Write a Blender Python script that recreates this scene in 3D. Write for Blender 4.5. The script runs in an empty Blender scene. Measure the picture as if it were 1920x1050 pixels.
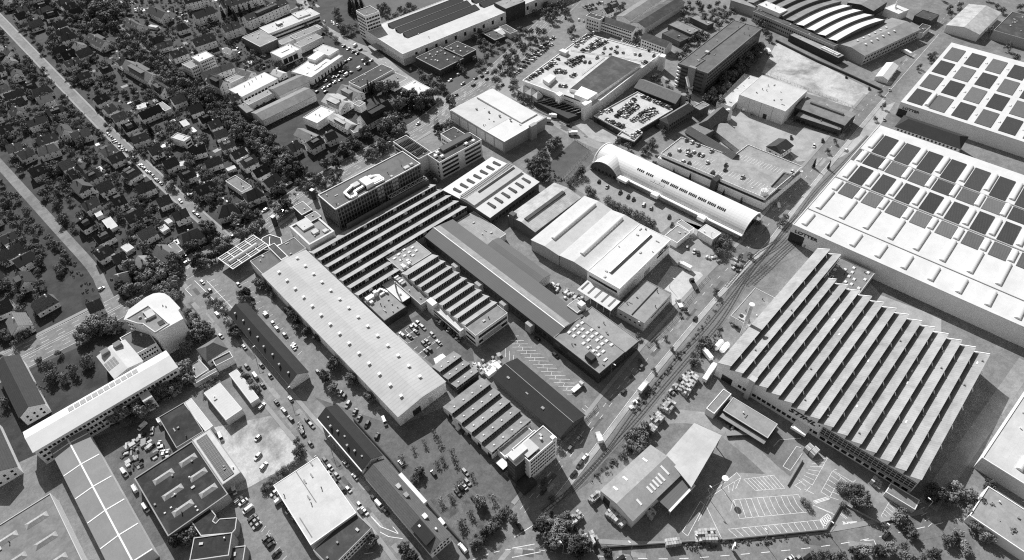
import bpy, math, random
from mathutils import Vector, Matrix

random.seed(7)
SC = bpy.context.scene
COL = SC.collection
R = math.radians

# ---------------------------------------------------------------- camera
cam_d = bpy.data.cameras.new('camera')
cam = bpy.data.objects.new('camera', cam_d)
COL.objects.link(cam)
RIGHT = Vector((0.73260921, -0.67998715, -0.03002027))
DOWN = Vector((-0.50541812, -0.51393037, -0.69312921))
FWD = Vector((0.45589063, 0.52296563, -0.72018795))
cam.matrix_world = Matrix(((RIGHT.x, -DOWN.x, -FWD.x, 0), (RIGHT.y, -DOWN.y, -FWD.y, 0),
                           (RIGHT.z, -DOWN.z, -FWD.z, 300), (0, 0, 0, 1)))
cam_d.sensor_width = 36
cam_d.lens = 36 * 1272.5 / 1920
cam_d.clip_end = 6000
cam_d.clip_start = 1
SC.camera = cam

# ---------------------------------------------------------------- light (black and white photograph: neutral light)
SUN_AZ, SUN_EL = 72.0, 37.0
world = bpy.data.worlds.new('World')
SC.world = world
world.use_nodes = True
wn = world.node_tree
bg = wn.nodes['Background']
sky = wn.nodes.new('ShaderNodeTexSky')
sky.sky_type = 'NISHITA'
sky.sun_disc = False
sky.sun_elevation = R(SUN_EL)
sky.sun_rotation = R(90 - SUN_AZ)
bw = wn.nodes.new('ShaderNodeRGBToBW')
wn.links.new(sky.outputs[0], bw.inputs[0])
wn.links.new(bw.outputs[0], bg.inputs[0])
bg.inputs[1].default_value = 0.09
sun_d = bpy.data.lights.new('sun', 'SUN')
sun_d.energy = 4.8
sun_d.angle = R(0.5)
sun = bpy.data.objects.new('sun', sun_d)
COL.objects.link(sun)
sv = Vector((math.cos(R(SUN_AZ)) * math.cos(R(SUN_EL)), math.sin(R(SUN_AZ)) * math.cos(R(SUN_EL)), math.sin(R(SUN_EL))))
sun.rotation_euler = (-sv).to_track_quat('-Z', 'Y').to_euler()
SC.view_settings.view_transform = 'Standard'
SC.view_settings.look = 'None'
SC.view_settings.gamma = 1
SC.view_settings.use_curve_mapping = False
SC.view_settings.exposure = 0.27
SC.cycles.use_denoising = False
SC.cycles.filter_width = 1.15

# ---------------------------------------------------------------- materials (all neutral greys)
MATS = {}


def mat(name, v, rough=0.85, noise=0.25, scale=0.3, fine=0.12, stripe=None, sdir='x', samp=0.12, spec=0.3, rnd=0.0, objcol=False, bump=0.0, coat=0.0, blot=None, mottle=0.0, joints=None):
    """A grey surface: base value v, cloudy wear (noise), fine grain, optional sheet-metal ribs, per-object variation."""
    if name in MATS:
        return MATS[name]
    m = bpy.data.materials.new(name)
    m.use_nodes = True
    nt = m.node_tree
    N, L = nt.nodes.new, nt.links.new
    b = nt.nodes['Principled BSDF']
    b.inputs['Roughness'].default_value = rough
    b.inputs['Specular IOR Level'].default_value = spec
    if coat:
        b.inputs['Coat Weight'].default_value = coat
    tc = N('ShaderNodeTexCoord')

    def math_(op, a, c, clamp=False):
        n = N('ShaderNodeMath')
        n.operation = op
        n.use_clamp = clamp
        for i, q in enumerate((a, c)):
            if isinstance(q, (int, float)):
                n.inputs[i].default_value = q
            else:
                L(q, n.inputs[i])
        return n.outputs[0]

    n1 = N('ShaderNodeTexNoise')
    n1.inputs['Scale'].default_value = scale
    n1.inputs['Detail'].default_value = 6
    n1.inputs['Roughness'].default_value = 0.62
    L(tc.outputs['Object'], n1.inputs['Vector'])
    f = math_('ADD', math_('MULTIPLY', math_('SUBTRACT', n1.outputs['Fac'], 0.5), 2.4 * noise), 1.0)
    if fine:
        n2 = N('ShaderNodeTexNoise')
        n2.inputs['Scale'].default_value = 2.2
        n2.inputs['Detail'].default_value = 3
        L(tc.outputs['Object'], n2.inputs['Vector'])
        f = math_('MULTIPLY', f, math_('ADD', math_('MULTIPLY', math_('SUBTRACT', n2.outputs['Fac'], 0.5), 2 * fine), 1.0))
    if blot:
        n3 = N('ShaderNodeTexNoise')
        n3.inputs['Scale'].default_value = blot[0]
        n3.inputs['Detail'].default_value = 8
        n3.inputs['Roughness'].default_value = 0.7
        n3.inputs['Distortion'].default_value = 0.6
        L(tc.outputs['Object'], n3.inputs['Vector'])
        cr = N('ShaderNodeValToRGB')
        cr.color_ramp.elements[0].position = 0.46
        cr.color_ramp.elements[0].color = (1, 1, 1, 1)
        cr.color_ramp.elements[1].position = 0.62
        cr.color_ramp.elements[1].color = (blot[1], blot[1], blot[1], 1)
        L(n3.outputs['Fac'], cr.inputs[0])
        bb = N('ShaderNodeRGBToBW')
        L(cr.outputs[0], bb.inputs[0])
        f = math_('MULTIPLY', f, bb.outputs[0])
    if mottle:
        for sc_, am in ((0.22, mottle), (0.9, mottle * .8)):
            n4 = N('ShaderNodeTexNoise')
            n4.inputs['Scale'].default_value = sc_
            n4.inputs['Detail'].default_value = 4
            n4.inputs['Roughness'].default_value = 0.75
            L(tc.outputs['Object'], n4.inputs['Vector'])
            f = math_('MULTIPLY', f, math_('ADD', math_('MULTIPLY', math_('SUBTRACT', n4.outputs['Fac'], 0.5), 2.6 * am), 1.0))
    if joints:
        br = N('ShaderNodeTexBrick')
        br.offset = 0.5
        br.inputs['Scale'].default_value = 1.0
        br.inputs['Brick Width'].default_value = joints[0]
        br.inputs['Row Height'].default_value = joints[1]
        br.inputs['Mortar Size'].default_value = 0.09
        br.inputs['Mortar Smooth'].default_value = 0.3
        br.inputs['Color1'].default_value = (1, 1, 1, 1)
        br.inputs['Color2'].default_value = (1 - joints[2] * .6,) * 3 + (1,)
        br.inputs['Mortar'].default_value = (1 - joints[2],) * 3 + (1,)
        L(tc.outputs['Object'], br.inputs['Vector'])
        jb = N('ShaderNodeRGBToBW')
        L(br.outputs[0], jb.inputs[0])
        f = math_('MULTIPLY', f, jb.outputs[0])
    if stripe:
        sp = N('ShaderNodeSeparateXYZ')
        L(tc.outputs['Object'], sp.inputs[0])
        s = math_('SINE', math_('MULTIPLY', sp.outputs['X' if sdir == 'x' else 'Y'], 2 * math.pi / stripe), 0)
        s = math_('GREATER_THAN', s, 0.75)
        f = math_('MULTIPLY', f, math_('SUBTRACT', 1.0, math_('MULTIPLY', s, samp)))
    if rnd:
        oi = N('ShaderNodeObjectInfo')
        f = math_('MULTIPLY', f, math_('ADD', math_('MULTIPLY', math_('SUBTRACT', oi.outputs['Random'], 0.5), 2 * rnd), 1.0))
    if objcol:
        oi = N('ShaderNodeObjectInfo')
        ob = N('ShaderNodeRGBToBW')
        L(oi.outputs['Color'], ob.inputs[0])
        f = math_('MULTIPLY', f, ob.outputs[0])
    else:
        f = math_('MULTIPLY', f, v)
    L(f, b.inputs['Base Color'])
    if bump:
        bp = N('ShaderNodeBump')
        bp.inputs['Strength'].default_value = bump
        bp.inputs['Distance'].default_value = 0.3
        L(n1.outputs['Fac'], bp.inputs['Height'])
        L(bp.outputs[0], b.inputs['Normal'])
    MATS[name] = m
    return m


M = {}
M['ground'] = mat('earth_ground', 0.1, noise=0.5, scale=0.05, fine=0.3)
M['garden'] = mat('garden_ground', 0.045, noise=0.6, scale=0.12, fine=0.5, blot=(0.09, 0.55))
M['grass'] = mat('grass_ground', 0.09, noise=0.45, scale=0.15, fine=0.4)
M['asphalt'] = mat('asphalt', 0.215, noise=0.3, scale=0.06, fine=0.2, blot=(0.03, 0.75), mottle=0.4)
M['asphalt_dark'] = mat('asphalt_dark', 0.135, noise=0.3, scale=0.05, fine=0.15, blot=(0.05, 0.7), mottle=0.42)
M['asphalt_light'] = mat('asphalt_light', 0.31, noise=0.25, scale=0.05, fine=0.15, blot=(0.04, 0.75), mottle=0.3)
M['concrete'] = mat('concrete', 0.42, noise=0.2, scale=0.08, fine=0.1, blot=(0.05, 0.75), mottle=0.15, joints=(6, 6, .12))
M['deck'] = mat('deck_concrete', 0.55, noise=0.18, scale=0.07, fine=0.08, blot=(0.06, 0.8), mottle=0.14)
M['deck2'] = mat('worn_deck', 0.36, noise=0.25, scale=0.06, fine=0.12, blot=(0.05, 0.75), mottle=0.25)
M['pave'] = mat('paving', 0.3, noise=0.2, scale=0.2, fine=0.15)
M['dirt'] = mat('bare_dirt', 0.5, noise=0.4, scale=0.05, fine=0.2, blot=(0.025, 0.42), mottle=0.3)
M['gravel'] = mat('track_ballast', 0.17, noise=0.35, scale=0.3, fine=0.5)
M['verge'] = mat('railway_verge', 0.15, noise=0.6, scale=0.25, fine=0.6, blot=(0.15, 0.5))
M['line'] = mat('road_paint', 0.78, noise=0.25, scale=0.8, fine=0.3, mottle=0.25)
M['rail'] = mat('rail_steel', 0.07, rough=0.5, noise=0.1)
M['white'] = mat('white_roof', 0.7, noise=0.08, scale=0.06, fine=0.05, mottle=0.05, blot=(0.05, 0.93), joints=(14, 5, .05))
M['offwhite'] = mat('pale_roof', 0.6, noise=0.14, scale=0.06, fine=0.06, blot=(0.05, 0.88), mottle=0.08, joints=(9, 3.2, .08))
M['sheet_x'] = mat('pale_sheet_roof', 0.58, noise=0.10, scale=0.05, fine=0.04, stripe=1.6, sdir='y', samp=0.06, mottle=0.06)
M['sheet_y'] = mat('pale_sheet_roof_b', 0.5, noise=0.12, scale=0.05, fine=0.04, stripe=2.2, sdir='x', samp=0.1, mottle=0.08, blot=(0.04, .9))
M['grey'] = mat('grey_roof', 0.32, noise=0.2, scale=0.09, fine=0.12, blot=(0.06, 0.8), rnd=0.12, mottle=0.15, joints=(8, 4, .1))
M['greysheet'] = mat('grey_sheet_roof', 0.15, noise=0.12, scale=0.08, fine=0.06, stripe=1.1, sdir='y', samp=0.12)
M['fibre'] = mat('fibre_cement_roof', 0.36, noise=0.25, scale=0.14, fine=0.12, stripe=1.4, sdir='x', samp=0.12, blot=(0.1, 0.8), rnd=0.08, mottle=0.14)
M['fibre_pale'] = mat('pale_fibre_roof', 0.5, noise=0.3, scale=0.12, fine=0.15, stripe=1.4, sdir='x', samp=0.14, blot=(0.08, 0.75), mottle=0.2)
M['panelgrey'] = mat('panel_grey_roof', 0.25, noise=0.12, scale=0.1, fine=0.1, mottle=0.1)
M['midroof'] = mat('mid_grey_roof', 0.24, noise=0.22, scale=0.1, fine=0.15, blot=(0.08, 0.75), rnd=0.12, mottle=0.2)
M['felt'] = mat('dark_felt_roof', 0.06, noise=0.3, scale=0.15, fine=0.25, blot=(0.1, 1.7), rnd=0.15)
M['greenroof'] = mat('planted_dark_roof', 0.026, noise=0.45, scale=0.2, fine=0.4, blot=(0.11, 1.9))
M['gravelroof'] = mat('gravel_roof', 0.15, noise=0.3, scale=0.12, fine=0.35, blot=(0.06, 0.7))
M['tiles'] = mat('dark_roof_tiles', 0.062, noise=0.25, scale=0.5, fine=0.3, stripe=0.9, sdir='y', samp=0.2, rnd=0.65)
M['tiles_mid'] = mat('grey_roof_tiles', 0.15, noise=0.25, scale=0.4, fine=0.3, stripe=0.9, sdir='y', samp=0.2, rnd=0.3)
M['slate'] = mat('slate_roof', 0.033, noise=0.25, scale=0.25, fine=0.3, stripe=0.8, sdir='y', samp=0.15)
M['wallwhite'] = mat('white_render', 0.88, noise=0.1, scale=0.3, fine=0.08, rnd=0.12)
M['wallgrey'] = mat('grey_render', 0.7, noise=0.12, scale=0.2, fine=0.08)
M['wallmid'] = mat('mid_grey_cladding', 0.38, noise=0.12, scale=0.2, fine=0.08, stripe=1.5, sdir='x', samp=0.1)
M['walldark'] = mat('dark_cladding', 0.05, noise=0.2, scale=0.2, fine=0.1)
M['brick'] = mat('dark_brick', 0.12, noise=0.2, scale=0.3, fine=0.3)
M['glass'] = mat('window_glass', 0.03, rough=0.25, noise=0.1, fine=0, spec=0.4, rnd=0.3)
M['glazing'] = mat('north_light_glazing', 0.028, rough=0.35, noise=0.2, fine=0.1, spec=0.35)
M['frame'] = mat('pale_frame', 0.55, noise=0.05)
M['edge'] = mat('white_roof_edge', 0.85, noise=0.05, fine=0)
M['metal'] = mat('bright_metal', 0.8, rough=0.4, noise=0.08, spec=0.6)
M['shine'] = mat('barrel_sheet', 0.74, rough=0.5, noise=0.06, scale=0.05, fine=0.03, spec=0.6, stripe=2.4, sdir='y', samp=0.05)
M['steel'] = mat('grey_steel', 0.28, rough=0.5, noise=0.1)
M['dark'] = mat('dark_metal', 0.04, rough=0.6, noise=0.1)
M['solar'] = mat('solar_panel', 0.045, rough=0.35, noise=0.15, fine=0, stripe=1.05, sdir='x', samp=-1.6, spec=0.4, rnd=0.2)
M['solarlite'] = mat('solar_panel_pale', 0.11, rough=0.4, noise=0.15, fine=0, stripe=1.05, sdir='x', samp=-1.2, spec=0.4, rnd=0.25)
M['skylight'] = mat('skylight_sheet', 0.74, rough=0.5, noise=0.05, fine=0.04)
M['paint'] = mat('car_paint', 1.0, rough=0.35, noise=0.02, fine=0, objcol=True, spec=0.5, coat=0.4)
M['tyre'] = mat('tyre_rubber', 0.02, rough=0.9, noise=0)
M['wood'] = mat('pallet_wood', 0.45, noise=0.2, scale=1.0, fine=0.2, rnd=0.35)
M['leaf'] = mat('tree_leaves', 0.145, rough=0.7, noise=0.55, scale=3.0, fine=0.5, rnd=0.75, spec=0.3)
M['leaf_dark'] = mat('conifer_needles', 0.04, rough=0.9, noise=0.4, scale=0.6, fine=0.4, rnd=0.3, spec=0.15)
M['bark'] = mat('tree_bark', 0.1, noise=0.2)
M['shrub'] = mat('shrub_leaves', 0.09, rough=0.9, noise=0.5, scale=0.25, fine=0.4, spec=0.2)


# ---------------------------------------------------------------- mesh helpers
class MB:
    def __init__(s):
        s.v, s.f, s.m = [], [], []

    def face(s, pts, m=0):
        n = len(s.v)
        s.v += [tuple(p) for p in pts]
        s.f.append(tuple(range(n, n + len(pts))))
        s.m.append(m)

    def box(s, x0, x1, y0, y1, z0, z1, m=0, mt=None, bottom=False):
        n = len(s.v)
        s.v += [(x0, y0, z0), (x1, y0, z0), (x1, y1, z0), (x0, y1, z0), (x0, y0, z1), (x1, y0, z1), (x1, y1, z1), (x0, y1, z1)]
        fs = [(4, 5, 6, 7), (0, 1, 5, 4), (1, 2, 6, 5), (2, 3, 7, 6), (3, 0, 4, 7)]
        if bottom:
            fs.append((3, 2, 1, 0))
        for i, q in enumerate(fs):
            s.f.append(tuple(n + k for k in q))
            s.m.append(mt if (i == 0 and mt is not None) else m)

    def prism(s, poly, z0, z1, m=0, mt=None):
        k = len(poly)
        a = sum(poly[i][0] * poly[(i + 1) % k][1] - poly[(i + 1) % k][0] * poly[i][1] for i in range(k))
        if a < 0:
            poly = poly[::-1]
        n = len(s.v)
        s.v += [(p[0], p[1], z0) for p in poly] + [(p[0], p[1], z1) for p in poly]
        for i in range(k):
            j = (i + 1) % k
            s.f.append((n + i, n + j, n + k + j, n + k + i))
            s.m.append(m)
        s.f.append(tuple(n + k + i for i in range(k)))
        s.m.append(m if mt is None else mt)

    def slab(s, pts, t, m=0):
        """Sloping plate: top polygon pts, thickness t downwards."""
        k = len(pts)
        n = len(s.v)
        s.v += [tuple(p) for p in pts] + [(p[0], p[1], p[2] - t) for p in pts]
        s.f.append(tuple(n + i for i in range(k)))
        s.m.append(m)
        s.f.append(tuple(n + k + i for i in reversed(range(k))))
        s.m.append(m)
        for i in range(k):
            j = (i + 1) % k
            s.f.append((n + k + i, n + k + j, n + j, n + i))
            s.m.append(m)

    def bar(s, a, b, w, m=0):
        a, b = Vector(a), Vector(b)
        d = (b - a).normalized()
        u = d.cross(Vector((0, 0, 1)))
        if u.length < 1e-4:
            u = Vector((1, 0, 0))
        u.normalize()
        v = u.cross(d)
        n = len(s.v)
        for p in (a, b):
            for q, r in ((-1, -1), (1, -1), (1, 1), (-1, 1)):
                s.v.append(tuple(p + u * (q * w / 2) + v * (r * w / 2)))
        for q in ((0, 1, 5, 4), (1, 2, 6, 5), (2, 3, 7, 6), (3, 0, 4, 7), (3, 2, 1, 0), (4, 5, 6, 7)):
            s.f.append(tuple(n + k for k in q))
            s.m.append(m)

    def cyl(s, x, y, z0, z1, r, k=10, m=0, r1=None):
        r1 = r if r1 is None else r1
        n = len(s.v)
        for z, q in ((z0, r), (z1, r1)):
            s.v += [(x + q * math.cos(2 * math.pi * i / k), y + q * math.sin(2 * math.pi * i / k), z) for i in range(k)]
        for i in range(k):
            j = (i + 1) % k
            s.f.append((n + i, n + j, n + k + j, n + k + i))
            s.m.append(m)
        s.f.append(tuple(n + k + i for i in range(k)))
        s.m.append(m)

    def mesh(s, name, mats, smooth=False):
        me = bpy.data.meshes.new(name)
        me.from_pydata(s.v, [], s.f)
        for q in (mats if isinstance(mats, (list, tuple)) else [mats]):
            me.materials.append(M[q] if isinstance(q, str) else q)
        if any(s.m):
            me.polygons.foreach_set('material_index', s.m)
        if smooth:
            me.polygons.foreach_set('use_smooth', [True] * len(s.f))
        me.update()
        return me


def link(name, data, parent=None, loc=None, rz=0.0, kind=None):
    o = bpy.data.objects.new(name, data)
    COL.objects.link(o)
    if parent is not None:
        o.parent = parent
    if loc is not None:
        o.location = loc
    if rz:
        o.rotation_euler = (0, 0, rz)
    if kind:
        o['kind'] = kind
    return o


def part(name, mb, mats, parent, kind=None, smooth=False, loc=None, rz=0.0):
    return link(name, mb.mesh(name, mats, smooth), parent, loc, rz, kind)


def tag(o, label, cat, group=None):
    o['label'] = label
    o['category'] = cat
    if group:
        o['group'] = group
    return o


def thing(name, label, cat, loc=(0, 0, 0), rz=0.0, group=None):
    return tag(link(name, None, None, loc, rz), label, cat, group)


def structure(name, polys, z, m, thick=0.0):
    mb = MB()
    for p in polys:
        if thick:
            mb.prism(p, z - thick, z)
        else:
            k = len(p)
            a = sum(p[i][0] * p[(i + 1) % k][1] - p[(i + 1) % k][0] * p[i][1] for i in range(k))
            mb.face([(q[0], q[1], z) for q in (p if a > 0 else p[::-1])])
    return link(name, mb.mesh(name, m), kind='structure')


def ribbon(mb, pts, w, z, off=0.0, m=0):
    """Strip of width w along a polyline, mitred."""
    P = [Vector(p) for p in pts]
    L_, R_ = [], []
    for i, p in enumerate(P):
        d0 = (P[i] - P[i - 1]).normalized() if i else (P[1] - P[0]).normalized()
        d1 = (P[i + 1] - P[i]).normalized() if i < len(P) - 1 else d0
        d = (d0 + d1).normalized()
        nrm = Vector((-d.y, d.x))
        L_.append(p + nrm * (off + w / 2))
        R_.append(p + nrm * (off - w / 2))
    for i in range(len(P) - 1):
        mb.face([(*R_[i], z), (*R_[i + 1], z), (*L_[i + 1], z), (*L_[i], z)], m)


def smoothline(pts, step=8.0):
    P = [Vector(p) for p in pts]
    out = []
    for i in range(len(P) - 1):
        p0, p1, p2, p3 = P[max(i - 1, 0)], P[i], P[i + 1], P[min(i + 2, len(P) - 1)]
        n = max(1, int((p2 - p1).length / step))
        for k in range(n):
            t = k / n
            out.append(0.5 * ((2 * p1) + (p2 - p0) * t + (2 * p0 - 5 * p1 + 4 * p2 - p3) * t * t + (3 * p1 - p0 - 3 * p2 + p3) * t ** 3))
    out.append(P[-1])
    return out


def rect(pts):
    """Best rectangle through four corners: centre, angle (local x nearest world x), length x, length y."""
    P = [Vector(p) for p in pts]
    c = (P[0] + P[1] + P[2] + P[3]) / 4
    e0 = ((P[1] - P[0]) + (P[2] - P[3])) / 2
    e1 = ((P[3] - P[0]) + (P[2] - P[1])) / 2
    a0, a1 = math.atan2(e0.y, e0.x), math.atan2(e1.y, e1.x)
    w = lambda a: (a + math.pi / 4) % (math.pi / 2) - math.pi / 4
    s0, s1 = w(a0), w(a1)
    d = w(s1 - s0)
    a = w(s0 + d * e1.length / (e0.length + e1.length))
    if abs(math.cos(a0 - a)) > 0.7:
        return c, a, e0.length, e1.length
    return c, a, e1.length, e0.length


def rc(x0, x1, y0, y1):
    return [(x0, y0), (x1, y0), (x1, y1), (x0, y1)]


# ---------------------------------------------------------------- building helpers (local x ~ world x, y ~ world y; S faces -y, W faces -x)
def side_rect(side, L, W):
    h, k = L / 2, W / 2
    return {'S': ((-h, -k), (1, 0), (0, -1), L), 'N': ((h, k), (-1, 0), (0, 1), L), 'W': ((-h, k), (0, -1), (-1, 0), W), 'E': ((h, -k), (0, 1), (1, 0), W)}[side]


def windows(t, L, W, side, rows, cols, z0, dz, ww, wh, margin=1.0, m='glass', name='window_row', u0=0.0, u1=1.0, single=False, proud=0.05):
    o, d, n, ln = side_rect(side, L, W)
    a, b = margin + (ln - 2 * margin) * u0, margin + (ln - 2 * margin) * u1
    for r in range(rows):
        z = z0 + r * dz
        mb = MB()
        for c in range(cols):
            if single:
                mb = MB()
            u = a + (b - a) * (c + 0.5) / cols
            p0 = (o[0] + d[0] * (u - ww / 2) + n[0] * proud, o[1] + d[1] * (u - ww / 2) + n[1] * proud)
            p1 = (o[0] + d[0] * (u + ww / 2) - n[0] * 0.1, o[1] + d[1] * (u + ww / 2) - n[1] * 0.1)
            mb.box(min(p0[0], p1[0]), max(p0[0], p1[0]), min(p0[1], p1[1]), max(p0[1], p1[1]), z, z + wh, bottom=True)
            if single:
                part('window', mb, m, t)
        if not single:
            part(name, mb, m, t, kind='stuff' if cols > 1 else None)


def on_side(t, name, L, W, side, u, w, z0, z1, m, proud=0.06):
    """One panel (door, sign, band) on a facade; u = centre along the side in metres from its start."""
    o, d, n, ln = side_rect(side, L, W)
    p0 = (o[0] + d[0] * (u - w / 2) + n[0] * proud, o[1] + d[1] * (u - w / 2) + n[1] * proud)
    p1 = (o[0] + d[0] * (u + w / 2) - n[0] * 0.1, o[1] + d[1] * (u + w / 2) - n[1] * 0.1)
    mb = MB()
    mb.box(min(p0[0], p1[0]), max(p0[0], p1[0]), min(p0[1], p1[1]), max(p0[1], p1[1]), z0, z1, bottom=True)
    return part(name, mb, m, t)


CL_RND = random.Random(19)
CL_MESH = []


def clutter(t, L, W, h):
    """Pipes, hatches and small units that stand on every flat roof."""
    if not CL_MESH:
        for (a, b, z, m) in ((.9, .7, .7, 'steel'), (.5, .5, .9, 'edge'), (1.6, 1.0, .5, 'frame'), (.35, .35, 1.3, 'dark'), (2.4, .5, .35, 'steel')):
            mb = MB()
            mb.box(-a / 2, a / 2, -b / 2, b / 2, 0, z * .8)
            mb.box(-a / 2 - .06, a / 2 + .06, -b / 2 - .06, b / 2 + .06, z * .8, z, bottom=True)
            CL_MESH.append(mb.mesh('roof_fitting', m))
    if min(L, W) < 6:
        return
    for k in range(min(9, int(L * W / 130) + 1)):
        link('roof_fitting', CL_RND.choice(CL_MESH), t, (CL_RND.uniform(-L / 2 + 1.6, L / 2 - 1.6), CL_RND.uniform(-W / 2 + 1.6, W / 2 - 1.6), h + .05), CL_RND.choice((0, 1.57)))


def flat(name, label, pts, h, wall='wallgrey', roof='grey', par=0.5, edge=None, cat='building', win=(), base=0.0, pw=0.35, group=None):
    c, a, L, W = rect(pts)
    t = thing(name, label, cat, (c.x, c.y, base), a, group)
    x, y = L / 2, W / 2
    mb = MB()
    mb.box(-x, x, -y, y, 0, h)
    part('wall', mb, wall, t)
    mb = MB()
    mb.box(-x + pw, x - pw, -y + pw, y - pw, h - 0.1, h + 0.06)
    part('roof', mb, roof, t)
    if par:
        mb = MB()
        mb.box(-x - .03, x + .03, -y - .03, -y + pw, h - .2, h + par, bottom=True)
        mb.box(-x - .03, x + .03, y - pw, y + .03, h - .2, h + par, bottom=True)
        mb.box(-x - .03, -x + pw, -y + pw, y - pw, h - .2, h + par, bottom=True)
        mb.box(x - pw, x + .03, -y + pw, y - pw, h - .2, h + par, bottom=True)
        part('parapet', mb, edge or wall, t)
    for w in win:
        windows(t, L, W, *w)
    clutter(t, L, W, h)
    return t, L, W


def gable(name, label, pts, eave, ridge, ax='x', wall='wallwhite', roof='tiles', over=0.5, cat='building', win=(), hip=0.0, group=None, off=0.0, thick=0.25):
    c, a, L, W = rect(pts)
    if ax == 'y':
        # rotate so that the ridge runs along local x
        t = thing(name, label, cat, (c.x, c.y, 0), a + math.pi / 2, group)
        L, W = W, L
    else:
        t = thing(name, label, cat, (c.x, c.y, 0), a, group)
    gable_parts(t, L, W, eave, ridge, wall, roof, over, hip, off, thick)
    for w in win:
        windows(t, L, W, *w)
    return t, L, W


def gable_parts(t, L, W, eave, ridge, wall='wallwhite', roof='tiles', over=0.5, hip=0.0, off=0.0, thick=0.25):
    x, y = L / 2, W / 2
    mb = MB()
    mb.box(-x, x, -y, y, 0, eave)
    if not hip:
        for s in (-1, 1):
            q = [(s * x, -y, eave), (s * x, y, eave), (s * x, off, ridge - thick - .02)]
            mb.face(q if s > 0 else q[::-1])
    part('wall', mb, wall, t)
    sl = (ridge - eave) / (y - off if y != off else 1)
    mb = MB()
    xe = x + over
    for s in (-1, 1):
        k = (ridge - eave) / (y - s * off)
        ye, ze = s * (y + over), eave - over * k
        pts = [(-xe + hip, off, ridge), (xe - hip, off, ridge), (xe, ye, ze), (-xe, ye, ze)]
        if s > 0:
            pts = pts[::-1]
        mb.slab(pts[::-1], thick)
    if hip:
        for s in (-1, 1):
            k = (ridge - eave) / y
            ze = eave - over * k
            pts = [(s * (xe - hip), off, ridge), (s * xe, -(y + over), ze), (s * xe, (y + over), ze)]
            mb.slab(pts if s > 0 else pts[::-1], thick)
    part('roof', mb, roof, t)


def rooflight_mesh(lx, ly, h, name='rooflight', m='skylight'):
    mb = MB()
    mb.box(-lx / 2, lx / 2, -ly / 2, ly / 2, 0, h * .6)
    mb.face([(-lx / 2, -ly / 2, h * .6), (lx / 2, -ly / 2, h * .6), (lx / 2 * .7, -ly / 2 * .7, h), (-lx / 2 * .7, -ly / 2 * .7, h)])
    mb.face([(lx / 2, ly / 2, h * .6), (-lx / 2, ly / 2, h * .6), (-lx / 2 * .7, ly / 2 * .7, h), (lx / 2 * .7, ly / 2 * .7, h)])
    mb.face([(lx / 2, -ly / 2, h * .6), (lx / 2, ly / 2, h * .6), (lx / 2 * .7, ly / 2 * .7, h), (lx / 2 * .7, -ly / 2 * .7, h)])
    mb.face([(-lx / 2, ly / 2, h * .6), (-lx / 2, -ly / 2, h * .6), (-lx / 2 * .7, -ly / 2 * .7, h), (-lx / 2 * .7, ly / 2 * .7, h)])
    mb.face([(-lx / 2 * .7, -ly / 2 * .7, h), (lx / 2 * .7, -ly / 2 * .7, h), (lx / 2 * .7, ly / 2 * .7, h), (-lx / 2 * .7, ly / 2 * .7, h)])
    return mb.mesh(name, m)


def barrel_mesh(lx, ly, h, name='skylight', m='skylight', k=8):
    """Barrel vault rooflight along x on a low kerb."""
    mb = MB()
    mb.box(-lx / 2, lx / 2, -ly / 2, ly / 2, 0, 0.3)
    pr = [(ly / 2 * math.cos(math.pi * i / k), 0.3 + h * math.sin(math.pi * i / k)) for i in range(k + 1)]
    for i in range(k):
        (y0, z0), (y1, z1) = pr[i], pr[i + 1]
        mb.face([(-lx / 2, y0, z0), (lx / 2, y0, z0), (lx / 2, y1, z1), (-lx / 2, y1, z1)])
    mb.face([(lx / 2, y, z) for y, z in pr])
    mb.face([(-lx / 2, y, z) for y, z in pr[::-1]])
    return mb.mesh(name, m)


def put(t, name, me, x, y, z, rz=0.0, label=None):
    o = link(name, me, t, (x, y, z), rz)
    if label:
        o['label'] = label
    return o


def sawtooth(name, label, pts, n, hv, hr, roof='fibre', wall='wallgrey', glass='glazing', cat='factory hall', barstep=1.6, barm='frame', pipe=None, skip=None, first_y=None, barw=.09, glz=0.85):
    """Saw-tooth shed: ridges run along local x, glazing faces -y."""
    c, a, L, W = rect(pts)
    t = thing(name, label, cat, (c.x, c.y, 0), a)
    x, y = L / 2, W / 2
    p = W / n
    mb = MB()
    mb.box(-x, x, -y, y, 0, hv)
    for i in range(n):
        yr = -y + i * p
        for s in (-1, 1):
            q = [(s * x, yr, hv), (s * x, yr + p, hv), (s * x, yr, hr - .25)]
            mb.face(q if s > 0 else q[::-1])
    part('wall', mb, wall, t)
    for i in range(n):
        yr = -y + i * p
        xa, xb = (-x, x) if skip is None else skip(i, -x, x)
        mb = MB()
        mb.slab([(xa - .2, yr - .25, hr), (xb + .2, yr - .25, hr), (xb + .2, yr + p - .02, hv + .12), (xa - .2, yr + p - .02, hv + .12)], .22)
        part('roof_panel', mb, roof, t)
        mb = MB()
        zb = hv + (hr - hv) * (1 - glz)
        mb.face([(xa, yr, hv), (xb, yr, hv), (xb, yr, hr - .2), (xa, yr, hr - .2)])
        k = max(1, int((xb - xa) / barstep))
        for j in range(k + 1):
            xx = xa + (xb - xa) * j / k
            mb.box(xx - barw / 2, xx + barw / 2, yr - .1, yr, zb, hr - .22, 1)
        mb.box(xa, xb, yr - .12, yr, hv, zb, 2)
        part('glazing', mb, [glass, barm, roof], t)
        if pipe:
            for j in range(int((xb - xa) / pipe)):
                xx = xa + pipe * (j + .5)
                mb = MB()
                mb.slab([(xx - .35, yr - .3, hr + .05), (xx + .35, yr - .3, hr + .05), (xx + .35, yr - 1.3, hv + .5), (xx - .35, yr - 1.3, hv + .5)], .5)
                part('gutter_box', mb, 'edge', t)
    return t, L, W, p


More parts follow.
